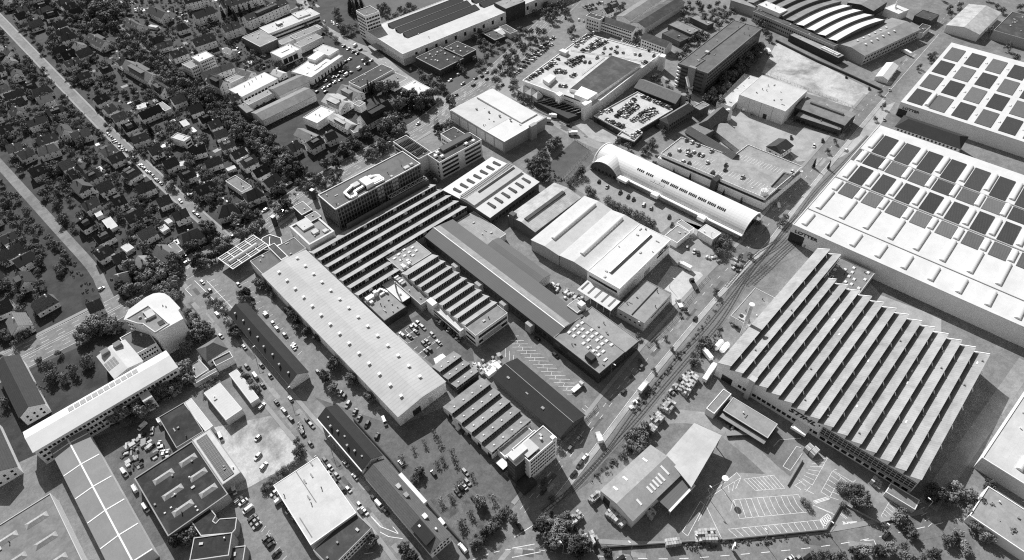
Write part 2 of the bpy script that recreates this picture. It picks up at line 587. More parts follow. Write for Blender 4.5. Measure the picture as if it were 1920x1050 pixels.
def text_mesh(txt, size, depth=0.12, spacing=1.0, sx=1.0, shear=0.0):
    cu = bpy.data.curves.new('lettering', 'FONT')
    cu.body = txt
    cu.size = size
    cu.extrude = depth
    cu.shear = shear
    cu.space_character = spacing
    cu.offset = 0.02 * size
    cu.align_x = 'CENTER'
    cu.resolution_u = 3
    o = bpy.data.objects.new('lettering', cu)
    COL.objects.link(o)
    bpy.context.view_layer.update()
    me = bpy.data.meshes.new_from_object(o.evaluated_get(bpy.context.evaluated_depsgraph_get()))
    bpy.data.objects.remove(o)
    me.materials.clear()
    me.materials.append(M['dark'])
    for v in me.vertices:
        v.co.x *= sx
    return me


def sign(t, txt, L, W, side, u, z, size, sx=1.0, shear=0.0, proud=.2, m=None):
    me = text_mesh(txt, size, sx=sx, shear=shear)
    if m:
        me.materials.clear()
        me.materials.append(M[m])
    o, d, n, ln = side_rect(side, L, W)
    ob = link('lettering', me, t, (o[0] + d[0] * u + n[0] * proud, o[1] + d[1] * u + n[1] * proud, z))
    ob.rotation_euler = (math.pi / 2, 0, math.atan2(d[1], d[0]))
    return ob

# ================================================================ the setting: ground, roads, lots, railway
structure('ground', [[(-1500, -1500), (2500, -1500), (2500, 2500), (-1500, 2500)]], 0.0, 'ground')
structure('garden_ground', [[(-15.1, 1264.8), (419.6, 787.2), (342.6, 595.7), (309.9, 488.8), (300.4, 402), (227.6, 391.8), (156.5, 385.3), (87.1, 372.7), (49.7, 372.3), (-136.8, 375.8)]], 0.02, 'garden')
structure('factory_yard_ground', [[(55.1, 356.9), (91.5, 366.2), (154.8, 382.6), (291.6, 405.2), (425.5, 442.1), (591.5, 527.4), (1148.5, 58.1), (245.8, -127.1), (-137.9, 234.4), (-118.2, 345.3), (-34.9, 295.3), (13.7, 296), (37.6, 345.5)]], 0.025, 'asphalt')
# lots of their own surface
structure('school_lawn', [[(-90.3, 362.4), (-17.1, 352.4), (4.7, 353.8), (12.1, 292.5), (-36.1, 291.9), (-103.3, 303.3)]], 0.035, 'garden')
structure('dark_lot_ground', [[(56.1, 228), (77.3, 182.7), (104.1, 174.7), (97.7, 111.1), (84.4, 104.2), (59.9, 109.1), (62.2, 164.2)]], 0.035, 'asphalt_dark')
structure('bare_lot_ground', [[(7.7, 248.9), (33.4, 234.1), (37.8, 210.2), (32.3, 201), (4, 205.5), (-3.9, 209.3)]], 0.04, 'dirt')
structure('left_yard_ground', [[(-51.9, 291.2), (-10.9, 275.7), (-2.5, 248.9), (-32.4, 248.1), (-32.9, 206.5), (-39.7, 208)]], 0.04, 'asphalt_dark')
structure('sand_lot', [[(525.2, 254.8), (559.8, 267.4), (564.5, 266.2), (544.6, 165.7), (510.9, 160.6), (505.1, 203.4), (508.2, 247.8)]], 0.04, 'dirt')
structure('market_yard', [[(420.4, 234), (451.8, 232.1), (454.2, 191.6), (463.8, 161.3), (480, 147.5), (507.1, 156.3), (542.3, 147.9), (476.5, 136.2), (443.2, 141.3), (417.5, 160.4), (423.6, 170.5), (393.7, 207.8)]], 0.038, 'concrete')
structure('loading_yard', [[(106.3, 81.6), (178.8, 93.7), (199.6, 89.3), (194.8, 44.8), (226.6, 26.4), (221.7, -18.1), (185.1, 3.2), (124, 53.1), (103.5, 72.5)]], 0.04, 'asphalt')
structure('parking_lot_ground', [[(160, 52.5), (179.7, 49.2), (191.3, 36.6), (189.9, 27.6), (200.6, 7.4), (184.8, 5.1), (145.5, 36.3), (144.8, 45.8)]], 0.05, 'asphalt_light')
structure('parking_yard_ground', [[(193.1, 30.2), (216.2, 33.4), (217.5, 24.2), (218.6, -7.1), (214.2, -11.8), (204.6, -9.1), (201.8, 5.4), (191.3, 23.6)]], 0.05, 'asphalt_light')
structure('white_court', [[(291.2, 178.5), (307.3, 181.1), (315.3, 152.8), (275.8, 125), (265.9, 150.4), (274.6, 163.3)]], 0.045, 'asphalt_light')
structure('truck_court', [[(249, 152.9), (268.6, 157.6), (276.7, 141.4), (274.9, 135.2), (242.6, 136.4), (250.6, 143.6)]], 0.05, 'deck')
structure('barrel_forecourt', [[(282.8, 258.1), (307.8, 259.4), (315.3, 152.8), (308.2, 149.1), (306.7, 181.8), (288.8, 180.9), (281.6, 240.4)]], 0.045, 'asphalt_light')
structure('fenced_field', [[(279, 283.9), (324.5, 292.6), (322.9, 274.6), (276.1, 264.8), (276.4, 273.2)]], 0.045, 'grass')
structure('dark_ramp', [[(277.1, 263.8), (321.9, 274.4), (319.2, 266.5), (275.4, 254.9)]], 0.05, 'asphalt_dark')
structure('dark_yard', [[(112.4, 237.9), (133.9, 235.5), (137.3, 193.4), (133, 187.2), (114.7, 199.8)]], 0.035, 'asphalt_dark')  # yard between the sheds, surfaced in the darker asphalt
structure('green_lot', [[(64.9, 139.8), (82.9, 135.7), (82.6, 126.6), (89.4, 123.8), (90.4, 111.8), (62.6, 110.7)]], 0.045, 'verge')
structure('office_paving', [[(445.9, 307.3), (444.1, 290.3), (440.6, 272.5), (435.7, 237.3), (424, 235.7), (443.1, 300.7)]], 0.045, 'concrete')
structure('retail_street_paving', [[(341.5, 314.4), (353.8, 307.2), (354.8, 272), (341.2, 268.2), (333.8, 283.2)]], 0.055, 'concrete')
structure('roadside_paving', [[(333.4, 398), (357.6, 398.5), (336.8, 376.1), (331.2, 370), (328.4, 367), (329.3, 389.9)]], 0.05, 'pave')


def road(name, pts, w, m='asphalt_dark', z=0.06):
    mb = MB()
    ribbon(mb, smoothline(pts), w, z)
    return link(name, mb.mesh(name, m), kind='structure')


AVENUE = [(-83.8, 368.1), (-62.1, 368.5), (-33.4, 368.3), (-2.7, 368), (49.3, 371.4), (87.1, 372.7), (152.1, 385.3), (200.5, 388.6), (253.4, 391.6), (293.6, 400.7), (326.7, 405.3), (368.4, 417.1), (419.6, 435.9), (487.3, 459.8), (567, 489.1)]
road('avenue', AVENUE, 21, 'asphalt', 0.055)
MAIN_ST = [(42, 353.7), (40.5, 318.8), (41.3, 280.5), (41.7, 242), (41.9, 204.8), (43.1, 177.4), (43.6, 149.1), (42.9, 123.7), (41.7, 101.5)]
road('main_street', MAIN_ST, 11.5, 'asphalt', 0.065)
HOUSE_ST = [(64.4, 1177.5), (69.3, 710.5), (70.6, 602.1), (71.7, 548.7), (74.7, 473.4), (77.7, 415.6), (79.9, 377.6)]
road('residential_street', HOUSE_ST, 6.4, 'asphalt', 0.06)
LOW_ST = [(-12.3, 680.9), (1.2, 478.4), (5.3, 416.1), (4.2, 396), (2.2, 375.3), (2.1, 362.1)]
road('lower_residential_street', LOW_ST, 6.5, 'asphalt', 0.062)
TREE_ST = [(151.3, 835.3), (149.8, 728.2), (145, 605.4), (144.2, 530.5), (148.5, 465.8), (149.5, 414.6), (152, 383.7)]
road('tree_lined_street', TREE_ST, 8, 'asphalt', 0.058)
UP_ST = [(313.4, 681.6), (292.1, 614.8), (290.8, 555.5), (295.3, 518.2), (289.5, 469.2), (288.5, 429.9), (287, 392.6)]
road('upper_street', UP_ST, 10, 'asphalt_light', 0.062)
RAIL_ST = [(69.4, 98.4), (92.8, 104.2), (137.7, 111), (193.8, 120.2), (269.5, 129.7), (327.1, 134.2), (395.1, 144.5), (537.1, 162.8), (676.2, 179), (828.6, 197.2)]
road('railway_road', RAIL_ST, 12.5, 'asphalt', 0.064)
LOT_ST = [(337, 376.4), (331.4, 309.2), (331.1, 280.9), (339.9, 241.5), (344.3, 197.1), (344.9, 158.2), (342.1, 136)]
road('hall_street', LOT_ST, 9, 'asphalt_light', 0.061)
LOW_RD = [(18.9, 120), (55.2, 107.1), (77, 96.2), (95.8, 75), (119.7, 49.7), (141.6, 30.7), (180.3, 0.5), (220.4, -25.4), (261.3, -48.8), (306.8, -74.1)]
road('southern_road', LOW_RD, 10.5, 'asphalt', 0.063)
YARD_RD = [(180, 91.6), (192.4, 78.5), (194.6, 56.3), (192, 30.3), (196.5, 17.7), (196, 7.4), (192.1, -1.8), (189.8, -5.5)]
road('yard_road', YARD_RD, 8, 'asphalt_light', 0.055)
# wide junctions
structure('avenue_junction', [[(35.2, 366.7), (49.7, 372.3), (68.8, 358.9), (58.9, 324.6), (42.7, 316.6), (34.2, 330.7)]], 0.068, 'asphalt')
structure('southern_junction', [[(70.7, 108.8), (87.8, 111.5), (93.2, 99.3), (88.9, 91.4), (89.8, 82.3), (74.2, 79.7), (52.8, 97), (56.7, 108.9)]], 0.067, 'asphalt')
structure('hall_junction', [[(316.8, 140.6), (333.1, 131.5), (351.4, 120.6), (339.5, 106), (322.8, 110.7), (310.9, 112.6), (314.1, 126)]], 0.067, 'asphalt')


def pavement(name, pts, off, w=2.2, m='pave'):
    """Raised kerbed footway beside a road centre line."""
    P = smoothline(pts)
    mb = MB()
    ribbon(mb, P, w, 0.18, off)
    s = 1 if off > 0 else -1
    e = []
    for i, p in enumerate(P):
        d0 = (P[i] - P[i - 1]).normalized() if i else (P[1] - P[0]).normalized()
        d1 = (P[i + 1] - P[i]).normalized() if i < len(P) - 1 else d0
        d = (d0 + d1).normalized()
        e.append(p + Vector((-d.y, d.x)) * (off - s * w / 2))
    for i in range(len(e) - 1):
        mb.face([(*e[i], 0), (*e[i + 1], 0), (*e[i + 1], .18), (*e[i], .18)])
    return link(name, mb.mesh(name, m), kind='structure')


pavement('pavement', MAIN_ST[1:], 7.0)
pavement('pavement', MAIN_ST[1:], -7.0)
pavement('pavement', HOUSE_ST, 4.0, 1.5)
pavement('pavement', HOUSE_ST, -4.0, 1.5)
pavement('pavement', RAIL_ST[1:8], 7.4, 2.2)
pavement('pavement', RAIL_ST[1:8], -7.6, 2.4, 'concrete')
pavement('pavement', AVENUE[5:9], -11.8, 2.4)
pavement('pavement', AVENUE[0:4], 11.8, 2.4)
pavement('pavement', LOW_RD[3:8], 6.6, 2.2)
pavement('pavement', UP_ST[2:6], -6.2, 2)


# --- painted markings
def dashes(mb, pts, off, dash, gap, w=0.18, z=0.085):
    P = smoothline(pts, 3)
    acc, on = 0.0, True
    seg = []
    for i in range(len(P) - 1):
        d = (P[i + 1] - P[i])
        ln = d.length
        d = d / ln
        nrm = Vector((-d.y, d.x))
        pos = 0.0
        while pos < ln:
            lim = dash if on else gap
            st = min(lim - acc, ln - pos)
            if on:
                a, b = P[i] + d * pos + nrm * off, P[i] + d * (pos + st) + nrm * off
                mb.face([(*(a - nrm * w / 2), z), (*(b - nrm * w / 2), z), (*(b + nrm * w / 2), z), (*(a + nrm * w / 2), z)])
            acc += st
            pos += st
            if acc >= lim - 1e-6:
                acc, on = 0.0, not on


def stroke(mb, a, b, w=0.2, z=0.085):
    a, b = Vector(a), Vector(b)
    d = (b - a).normalized()
    n = Vector((-d.y, d.x)) * (w / 2)
    mb.face([(*(a - n), z), (*(b - n), z), (*(b + n), z), (*(a + n), z)])


def lerp(a, b, t):
    return (a[0] + (b[0] - a[0]) * t, a[1] + (b[1] - a[1]) * t)


def bays(mb, q, n, base=True, top=False, w=0.2, z=0.085):
    A, B, C, D = q
    for i in range(n + 1):
        stroke(mb, lerp(A, B, i / n), lerp(C, D, i / n), w, z)
    if base:
        stroke(mb, A, B, w, z)
    if top:
        stroke(mb, C, D, w, z)


mb = MB()
for off in (-6.8, -3.4, 3.4, 6.8):
    dashes(mb, AVENUE, off, 4, 5, 0.22)
for off in (-10.1, -0.8, 0.8, 10.1):
    dashes(mb, AVENUE, off, 60, 0.1, 0.2)
dashes(mb, LOW_RD[3:], 0, 4, 5, 0.28)
dashes(mb, LOW_RD[3:6], -4.8, 50, 0.1, 0.2)
dashes(mb, RAIL_ST[1:], 0.4, 3, 6, 0.2)
dashes(mb, RAIL_ST[1:9], -6.0, 50, 0.1, 0.25)
dashes(mb, RAIL_ST[1:4], 3.0, 3, 4, 0.2)
dashes(mb, UP_ST, 0, 3, 6, 0.2)
dashes(mb, LOW_RD[:4], 0, 2.5, 2.5, 0.25)
for a, b in ([(40.1, 152.2), (40.5, 145.2)], [(40.5, 145.2), (44.5, 136.7)], [(44.5, 136.7), (44.5, 141.4)], [(38.8, 143.4), (40.4, 138.9)], [(40.4, 138.9), (44.5, 133.7)], [(27.8, 140), (31.2, 137.7)], [(40.4, 353.8), (44.9, 355)],
             [(40.4, 353.8), (40.9, 345.4)], [(35.8, 355.1), (37.2, 347.6)], [(77.3, 96.5), (85.9, 90.9)], [(74.5, 93.5), (85.4, 86.6)], [(81.3, 99.5), (91.5, 97.5)], [(192.3, -8.2), (195.5, -10.9)], [(195.5, -10.9), (193.8, -13)],
             [(47.9, 356.8), (50.5, 309.8)], [(53.4, 351.5), (54.2, 317.2)], [(-41.8, 281.9), (-41.6, 273)], [(327.7, 128.1), (337.3, 128.3)], [(327.8, 126.2), (337.9, 126.8)]):
    stroke(mb, a, b, 0.3)
link('lane_markings', mb.mesh('lane_markings', 'line'), kind='structure')

mb = MB()  # the large lot in front of the works hall
bays(mb, [(179.1, 45), (191, 36.4), (178.2, 37.9), (188.9, 29.1)], 8, True, True)
bays(mb, [(167.6, 49), (178.8, 46.3), (166.4, 46), (172.1, 44.7)], 3)
bays(mb, [(167, 42.3), (190.7, 23.2), (164.1, 38.5), (188.2, 19.3)], 11, True)
bays(mb, [(164.1, 38.5), (188.2, 19.3), (161.3, 35.2), (187.1, 15)], 11, False, True)
stroke(mb, *[(167, 42.3), (161.6, 40.2)])
bays(mb, [(153.5, 35.8), (186.7, 10.1), (153.3, 30.1), (184.1, 6)], 14, True)
bays(mb, [(187, 9.9), (191.9, 9.1), (185.4, 7.1), (191.3, 7.1)], 5, True, True, .5)
bays(mb, [(211.4, 27.1), (199.2, 26.2), (217.6, 23.6), (199.5, 21.2)], 6, False, True)
bays(mb, [(212.8, 18.5), (199.4, 16.7), (212.9, 14.1), (199.9, 12.6)], 5, True, True)
bays(mb, [(212.9, 14.1), (199.9, 12.6), (212.4, 9.8), (201.6, 9.2)], 4, False)
bays(mb, [(213.3, 18.4), (214.4, 8.9), (215.3, 17.5), (216.5, 8.7)], 1)
bays(mb, [(217.8, -7.2), (208.3, -7.8), (217.7, -10.7), (207.6, -10.7)], 5, True)
bays(mb, [(193.5, 2.8), (196.3, -3.3), (190.9, 1.1), (196.6, -1.9)], 1)
bays(mb, [(207, -7.9), (209.1, -11.2), (206, -8.7), (207.3, -10.8)], 4)
bays(mb, [(193.7, 26.8), (194.3, 21.6), (198, 25.5), (198.3, 21.5)], 1, False)
for a, b in ([(193.5, 27), (193.7, 23.6)], [(195.1, 22.7), (196.1, 18.5)], [(197.3, 27.1), (196.9, 22.8)], [(198.2, 35.9), (212.3, 37.2)], [(212.3, 37.2), (213.3, 35.3)], [(198.2, 35.9), (198.8, 32.3)], [(198.8, 32.3), (211.1, 33.3)],
             [(204.4, 44.9), (209.7, 44.9)], [(209.7, 44.9), (217.9, 38)], [(190.9, 15.8), (193.9, 7.6)], [(191, 15.2), (193.7, 6.8)], [(195.8, 5.4), (195.6, 2.1)], [(196.5, 5.1), (196.3, 1.9)],
             [(161.8, 50.8), (146.8, 47.3)], [(167.6, 49), (158.8, 50.9)], [(158.4, 51.4), (179.7, 49.2)], [(179.7, 49.2), (178.9, 46.4)], [(137.7, 49.2), (155.4, 52.4)], [(155.4, 52.4), (155.4, 50.1)], [(155.4, 50.1), (137.9, 46.4)], [(137.7, 49.2), (137.9, 46.4)],
             [(162.8, 53.6), (170.7, 51.2)], [(162.8, 53.6), (160.5, 49.4)], [(155.6, 49.5), (147.5, 34.8)]):
    stroke(mb, a, b, 0.22)
for k in range(5):
    q = [(224, -15.8), (228.1, -17.5), (218.4, -24.4), (221.3, -25)]
    a, b = lerp(q[0], q[2], k / 4), lerp(q[1], q[3], k / 4)
    stroke(mb, a, b)
for a, b in ([(192.6, 16.8), (199.4, 13.3)], [(192.5, 16.2), (199.4, 12.6)], [(192.5, 15.5), (199.3, 12.1)]):
    stroke(mb, a, b, .35)
for k in range(6):  # zebra crossing at the gate
    q = [(192.9, 2.5), (190.4, 0.8), (197.9, -1.8), (196.2, -3.5)]
    stroke(mb, lerp(q[0], q[1], k / 5), lerp(q[2], q[3], k / 5), .45)
link('parking_markings', mb.mesh('parking_markings', 'line'), kind='structure')

mb = MB()  # lot between the dark hall and the dark gabled shed
T = [(160.4, 184.9), (162.6, 182.8), (157, 183.5), (162.4, 178.2), (155.9, 181.2), (162.4, 174.9), (154.6, 179.3), (162.4, 171.7), (154.7, 176.1), (162.4, 168.5), (154.7, 172.8), (162.4, 165), (154.5, 169.4), (162.2, 161.7), (154.5, 166.2), (162.2, 158.3), (154.5, 162.8), (162, 155), (154.4, 159.6), (162, 151.7), (154.3, 156.3), (161.9, 148.3), (154.1, 153), (161.7, 145.1), (154, 149.7), (161.8, 141.7), (154.1, 146.4), (161.7, 138.4), (154, 143.1), (160.4, 136.4), (154, 139.6), (158.6, 134.7), (153.8, 136.3), (157.1, 132.9)]
for i in range(0, len(T), 2):
    stroke(mb, T[i], T[i + 1], .22)
    if i < len(T) - 4:
        stroke(mb, lerp(T[i], T[i + 1], .52), lerp(T[i + 2], T[i + 3], .3), .2)
T = [(151, 158.4), (146.4, 153.6), (150.9, 155), (146.5, 150.5), (150.7, 151.5), (146.5, 147.2), (150.8, 148.2), (146.7, 144.1), (150.7, 144.9), (146.6, 140.8), (150.7, 141.8), (146.5, 137.7), (150.7, 138.4), (146.8, 134.5), (150.4, 135), (147.2, 131.9), (151.1, 174.7), (146.7, 170), (151.1, 171.5), (146.7, 166.8), (150.9, 167.2), (148.4, 164.6), (151.3, 178.4), (146.9, 173.7), (151.3, 181.7), (146.9, 176.9), (153, 124.8), (153.2, 119.3), (155.4, 125.1), (155.4, 120)]
for i in range(0, len(T), 2):
    stroke(mb, T[i], T[i + 1], .22)
T = [(123.4, 196.5), (127.1, 192.8), (123.4, 192.9), (127.1, 189.3), (123.4, 189.5), (126.8, 186.2)]
for i in range(0, len(T), 2):
    stroke(mb, T[i], T[i + 1], .22)
link('shed_lot_markings', mb.mesh('shed_lot_markings', 'line'), kind='structure')

mb = MB()  # small lot beside the long hall
bays(mb, [(118.6, 231.9), (118.6, 223.7), (121.4, 231.9), (122.5, 222.6)], 2)
bays(mb, [(113.1, 231), (113.7, 222.9), (116.2, 230.1), (117.4, 222.1)], 1)
bays(mb, [(113.7, 216.9), (113.8, 208.1), (116.4, 217), (116.4, 208.5)], 2, False)
bays(mb, [(129, 231.6), (127.4, 222.6), (127.9, 232.7), (126.9, 223.8)], 1, False)
bays(mb, [(124.3, 218), (123.3, 208.3), (128.3, 218.2), (127.9, 208.5)], 2, False)
stroke(mb, *[(112.4, 212.4), (125.8, 212.5)])
stroke(mb, *[(118.4, 227.9), (126.2, 228)])
bays(mb, [(-1.8, 205), (-0.6, 177.5), (1.7, 203.9), (2.3, 179.1)], 8, False)
bays(mb, [(-0.6, 177.5), (-0.8, 162.7), (2.1, 177.5), (2.2, 163.2)], 5, False)
bays(mb, [(67.3, 337.7), (64.4, 306.5), (72.6, 337.4), (68.9, 306.5)], 6, False)
bays(mb, [(66.8, 301.1), (64.1, 259.3), (69.6, 301.4), (67.3, 260.1)], 9, False)
bays(mb, [(52.3, 349.2), (50.5, 320.1), (57.6, 349), (55.5, 319.7)], 5, False)
link('bay_markings', mb.mesh('bay_markings', 'line'), kind='structure')

# --- railway
structure('railway_verge', [[(99.9, 98.2), (117.4, 97), (145.8, 102.2), (173, 102.8), (167.4, 105.1), (185.1, 107.3), (221.9, 111.1), (265, 117.4), (290.8, 125.9), (327.5, 121.2), (374, 128.2), (450, 136.8), (451.9, 132.6), (356, 123.3), (324.6, 115.6), (306, 114.2), (285.2, 117.3), (240.2, 106.5), (199.5, 102.8), (173.9, 99.9), (159.9, 97), (141.9, 91.8), (123.9, 94.5)]], 0.05, 'verge')
structure('track_fan_ground', [[(280.1, 122.3), (317.2, 128.1), (326.2, 124.2), (326.2, 115.7), (318.4, 111.7), (305, 113.5), (287.1, 113.9)]], 0.055, 'verge')
TR1 = [(99, 99.1), (112.7, 97.8), (128, 98.3), (145, 99.8), (164.5, 103.5), (189.7, 107.5), (218.4, 111.2), (238.3, 112.4), (262, 115.3), (305.9, 121.6), (335.7, 124.5), (358.9, 127), (396, 133.2), (450.3, 136.9), (482.9, 139.5)]
TR2 = [(115.5, 97), (131.4, 98), (148.6, 99.5), (167.7, 100.9), (190.2, 103.5), (218.1, 106.4), (254.7, 110.2), (295.6, 119.6), (319.2, 122.6), (350, 127.5), (365.4, 129)]
mb = MB()
ribbon(mb, smoothline(TR1), 4.2, 0.10)
ribbon(mb, smoothline(TR2), 4.0, 0.095)
link('track_ballast', mb.mesh('track_ballast', 'gravel'), kind='structure')


def track(name, label, pts):
    mb = MB()
    P = smoothline(pts, 6)
    for off in (-.75, .75):
        ribbon(mb, P, .26, .32, off)
    t = tag(link(name, mb.mesh(name, 'rail')), label, 'railway track', 'railway tracks')
    mb = MB()
    for i in range(len(P) - 1):
        d = P[i + 1] - P[i]
        n = max(1, int(d.length / 1.6))
        u = d.normalized()
        nn = Vector((-u.y, u.x))
        for k in range(n):
            c = P[i] + d * (k / n)
            q = [c + u * a * .2 + nn * b * 1.25 for a, b in ((-1, -1), (1, -1), (1, 1), (-1, 1))]
            mb.face([(*v, .2) for v in q])
    part('sleepers', mb, 'gravel', t, kind='stuff')
    return t


track('railway_track', 'long railway track running beside the road and past the white hall', TR1)
track('railway_track', 'second railway track curving off towards the level crossing', TR2)
for k, s in enumerate(([(282.7, 121.2), (310, 123.3), (329.8, 120.7), (356, 123.3)], [(277.5, 123.3), (309.7, 127), (324.5, 126), (335.7, 124.5)], [(287.2, 116.8), (306.3, 117.1), (327.8, 117.6), (352.7, 117.5)], [(290.6, 113.5), (309.7, 113.7), (327.4, 114.5), (353.9, 114.5)])):
    track('siding_track', ['inner curved siding track on the gravel fan', 'outermost siding track nearest the barrel hall', 'third siding track of the fan before the sawtooth hall', 'siding track nearest the sawtooth hall'][k], s)

# ================================================================ the works in the middle
# --- long pale hall
t, L, W_ = gable('long_hall', 'very long pale hall with low pitched roof and two rows of vents', rc(78.8, 109.2, 181.8, 321.5), 9.0, 10.8, 'y', wall='wallwhite', roof='sheet_y', over=0.4, cat='hall')
vent = MB()
vent.box(-.5, .5, -.5, .5, 0, .7)
vent.slab([(-.8, -.8, 1.0), (.8, -.8, 1.0), (.8, .8, 1.0), (-.8, .8, 1.0)], .3)
vent = vent.mesh('roof_vent', 'edge')
for s in (-1, 1):
    for k in range(14):
        put(t, 'roof_vent', vent, -L / 2 + 8 + k * 9.6 + (3 if s < 0 else 0), s * 7.2, 10.8 - 7.2 * 1.8 / 15.2)
# gable end facing -y is local -x ('W')
on_side(t, 'door', L, W_, 'W', 10.8, 5.0, 0, 4.8, 'dark')
on_side(t, 'door', L, W_, 'W', 20, 2.6, 0, 5.4, 'frame')
on_side(t, 'door', L, W_, 'W', 3.5, 2.0, 0, 3.0, 'frame')
for u in (30, 62, 95, 120):
    on_side(t, 'door', L, W_, 'N', u, 3, 0, 3.2, 'wallmid')
mb = MB()
for k in range(1, 14):
    xx = -L / 2 + k * L / 14
    mb.box(xx - .12, xx + .12, W_ / 2, W_ / 2 + .18, 0, 8.6)
part('wall_ribs', mb, 'frame', t, kind='stuff')

# --- main saw-tooth shed: five full teeth and two short ones
def bands(t, L, p, y0, n, zb, zh, step, m='frame'):
    """Pale infill panes on the glazing strips."""
    for i in range(n):
        for k in range(int(L / step)):
            mb = MB()
            xx = -L / 2 + step * (k + .6) + (i % 2) * 3
            if xx < L / 2 - 2:
                mb.box(xx - 1.2, xx + 1.2, y0 + i * p - .16, y0 + i * p, zb, zh)
                part('pale_pane', mb, m, t)


t, L, W_, p = sawtooth('sawtooth_shed', 'largest sawtooth shed beside the dark office block, pale roof strips', rc(111.4, 209, 282.6, 324.0), 5, 4.6, 8.7, wall='wallmid', barstep=2.4, barw=.12)
bands(t, L, p, -W_ / 2, 5, 6.2, 8.3, 24)
mb = MB()
mb.box(-L / 2 + 30, L / 2, W_ / 2 - .2, W_ / 2 + .6, 0, 9)
part('fire_wall', mb, 'brick', t)
t, L, W_, p = sawtooth('sawtooth_shed', 'short two-bay sawtooth shed squeezed between the long hall and yard block', rc(111.4, 141.5, 266, 282.4), 2, 4.6, 8.7, wall='wallmid', barstep=2.4, barw=.12)
bands(t, L, p, -W_ / 2, 2, 6.2, 8.3, 14)
t, L, W_ = flat('plant_block', 'low yard block with white plant and flat roof inside the works', rc(111.8, 127.5, 241, 264), 5.6, 'walldark', 'grey', .3)
for (x, y, a, b, h) in ((-4, 8.5, 5, 3, 2.2), (0.5, 9, 2.2, 2.2, 3.2), (-5, 5.5, 2, 2, 1.5), (3.5, 6.5, 3, 1.2, 1.2)):
    mb = MB()
    mb.box(x - a / 2, x + a / 2, y - b / 2, y + b / 2, 5.6, 5.6 + h)
    part('roof_unit', mb, 'edge', t)
mb = MB()
mb.bar((-6, 7.4, 6.6), (5, 10.4, 6.6), 1.1)
mb.bar((5, 10.4, 6.6), (6.5, 5, 6.6), .9)
part('duct', mb, 'metal', t)
for (x, y) in ((-3, -6), (0, -9), (3, -4), (-1, -2), (4, -8)):
    mb = MB()
    mb.cyl(x, y, 5.6, 6.5, .35, 8)
    part('roof_pipe', mb, 'steel', t)
on_side(t, 'loading_bay', L, W_, 'S', 9, 9, 0, 4, 'dark')
t, L, W_ = flat('yard_extension', 'white-roofed low extension with chimney beside the yard block', rc(127.8, 134, 246, 270), 5.2, 'walldark', 'white', .25, edge='edge')
mb = MB()
mb.cyl(0, -3, 5, 14, .5, 10)
part('chimney', mb, 'steel', t)
t, L, W_ = flat('link_block', 'narrow pale link roof between the two sawtooth sheds', rc(134.3, 141, 236, 266), 6.0, 'wallmid', 'midroof', .3, edge='frame')
for k in range(4):
    mb = MB()
    mb.box(-2, 1.0, 5 + k * 2.4, 6.4 + k * 2.4, 6, 7.4)
    part('roof_unit', mb, 'edge' if k % 2 else 'steel', t)

# --- flat roof with scattered skylights between the sheds
t, L, W_ = flat('flat_roof_bay', 'pale flat roof bay dotted with square skylights between sawtooth sheds', rc(142.3, 165.2, 265.0, 282.2), 7, 'wallmid', 'grey', .3, edge='frame')
sky1 = rooflight_mesh(2.2, 1.6, .5)
for (x, y) in ((-8, 4), (-4, 5), (1, 6), (-6, 0), (-2, 1.5), (2, 2), (6, 4), (-8, -4), (-3, -3), (2, -2), (6, 0)):
    put(t, 'skylight', sky1, x, y, 7.05)
for (x, y) in ((-8.5, -7), (-4.5, -6.5)):
    mb = MB()
    mb.box(x - 1, x + 1, y - 1, y + 1, 7, 8.8)
    part('roof_unit', mb, 'edge', t)

# --- second saw-tooth shed with pale end facade
t, L, W_, p = sawtooth('sawtooth_shed', 'second sawtooth shed with white banded end wall and barred glazing', rc(141.3, 165, 203.4, 264.4), 9, 6.8, 10.3, wall='wallwhite', barstep=1.2, barw=.2)
t, L, W_ = flat('end_block', 'white banded office end of the second sawtooth shed', rc(140.4, 164.4, 193.6, 203.2), 9.3, 'wallwhite', 'midroof', .4, edge='frame')
for z in (1.2, 5.4):
    on_side(t, 'window_band', L, W_, 'S', L / 2 + .6, L - 2.6, z, z + 2.2, 'glass')
    on_side(t, 'window_band', L, W_, 'W', W_ / 2, W_ - 1.6, z, z + 1.8, 'glass')
mb = MB()
mb.box(-8, 6, -W_ / 2 - 1.6, -W_ / 2 - .1, 3.9, 4.3, bottom=True)
part('canopy', mb, 'frame', t)
t, L, W_ = flat('office_strip', 'white window-banded wing along the second sawtooth shed', rc(137.6, 141.1, 204, 234), 6.5, 'wallwhite', 'offwhite', .3)
for z in (1.2, 4.0):
    on_side(t, 'window_band', L, W_, 'W', W_ / 2 + 1, W_ - 5, z, z + 1.3, 'glass')
mb = MB()
mb.box(-2.2, 1.4, 9, 15, 0, 9.4)
part('stair_tower', mb, 'wallwhite', t)

# --- dark hall with ridge, flat front with skylights
t, L, W_ = gable('ridged_hall', 'long grey sheet-roofed hall with pale ridge line', rc(171.5, 194, 163.2, 279), 8.5, 11.0, 'y', wall='walldark', roof='greysheet', over=0.5, off=4.0, cat='hall')
mb = MB()
mb.slab([(-L / 2 - .4, 3.6, 11.1), (L / 2 + .4, 3.6, 11.1), (L / 2 + .4, 4.1, 11.1), (-L / 2 - .4, 4.1, 11.1)], .25)
part('ridge_cap', mb, 'edge', t)
kk = 2.5 / (W_ / 2 + 4)
mb = MB()
mb.slab([(-L / 2, -.8, 11.08 - 4.8 * kk), (L / 2, -.8, 11.08 - 4.8 * kk), (L / 2, 3.6, 11.08 - .4 * kk), (-L / 2, 3.6, 11.08 - .4 * kk)], .06)
part('translucent_strip', mb, 'fibre', t)
windows(t, L, W_, 'N', 1, 30, 3.0, 3, 2.4, 2.2, 2.0)
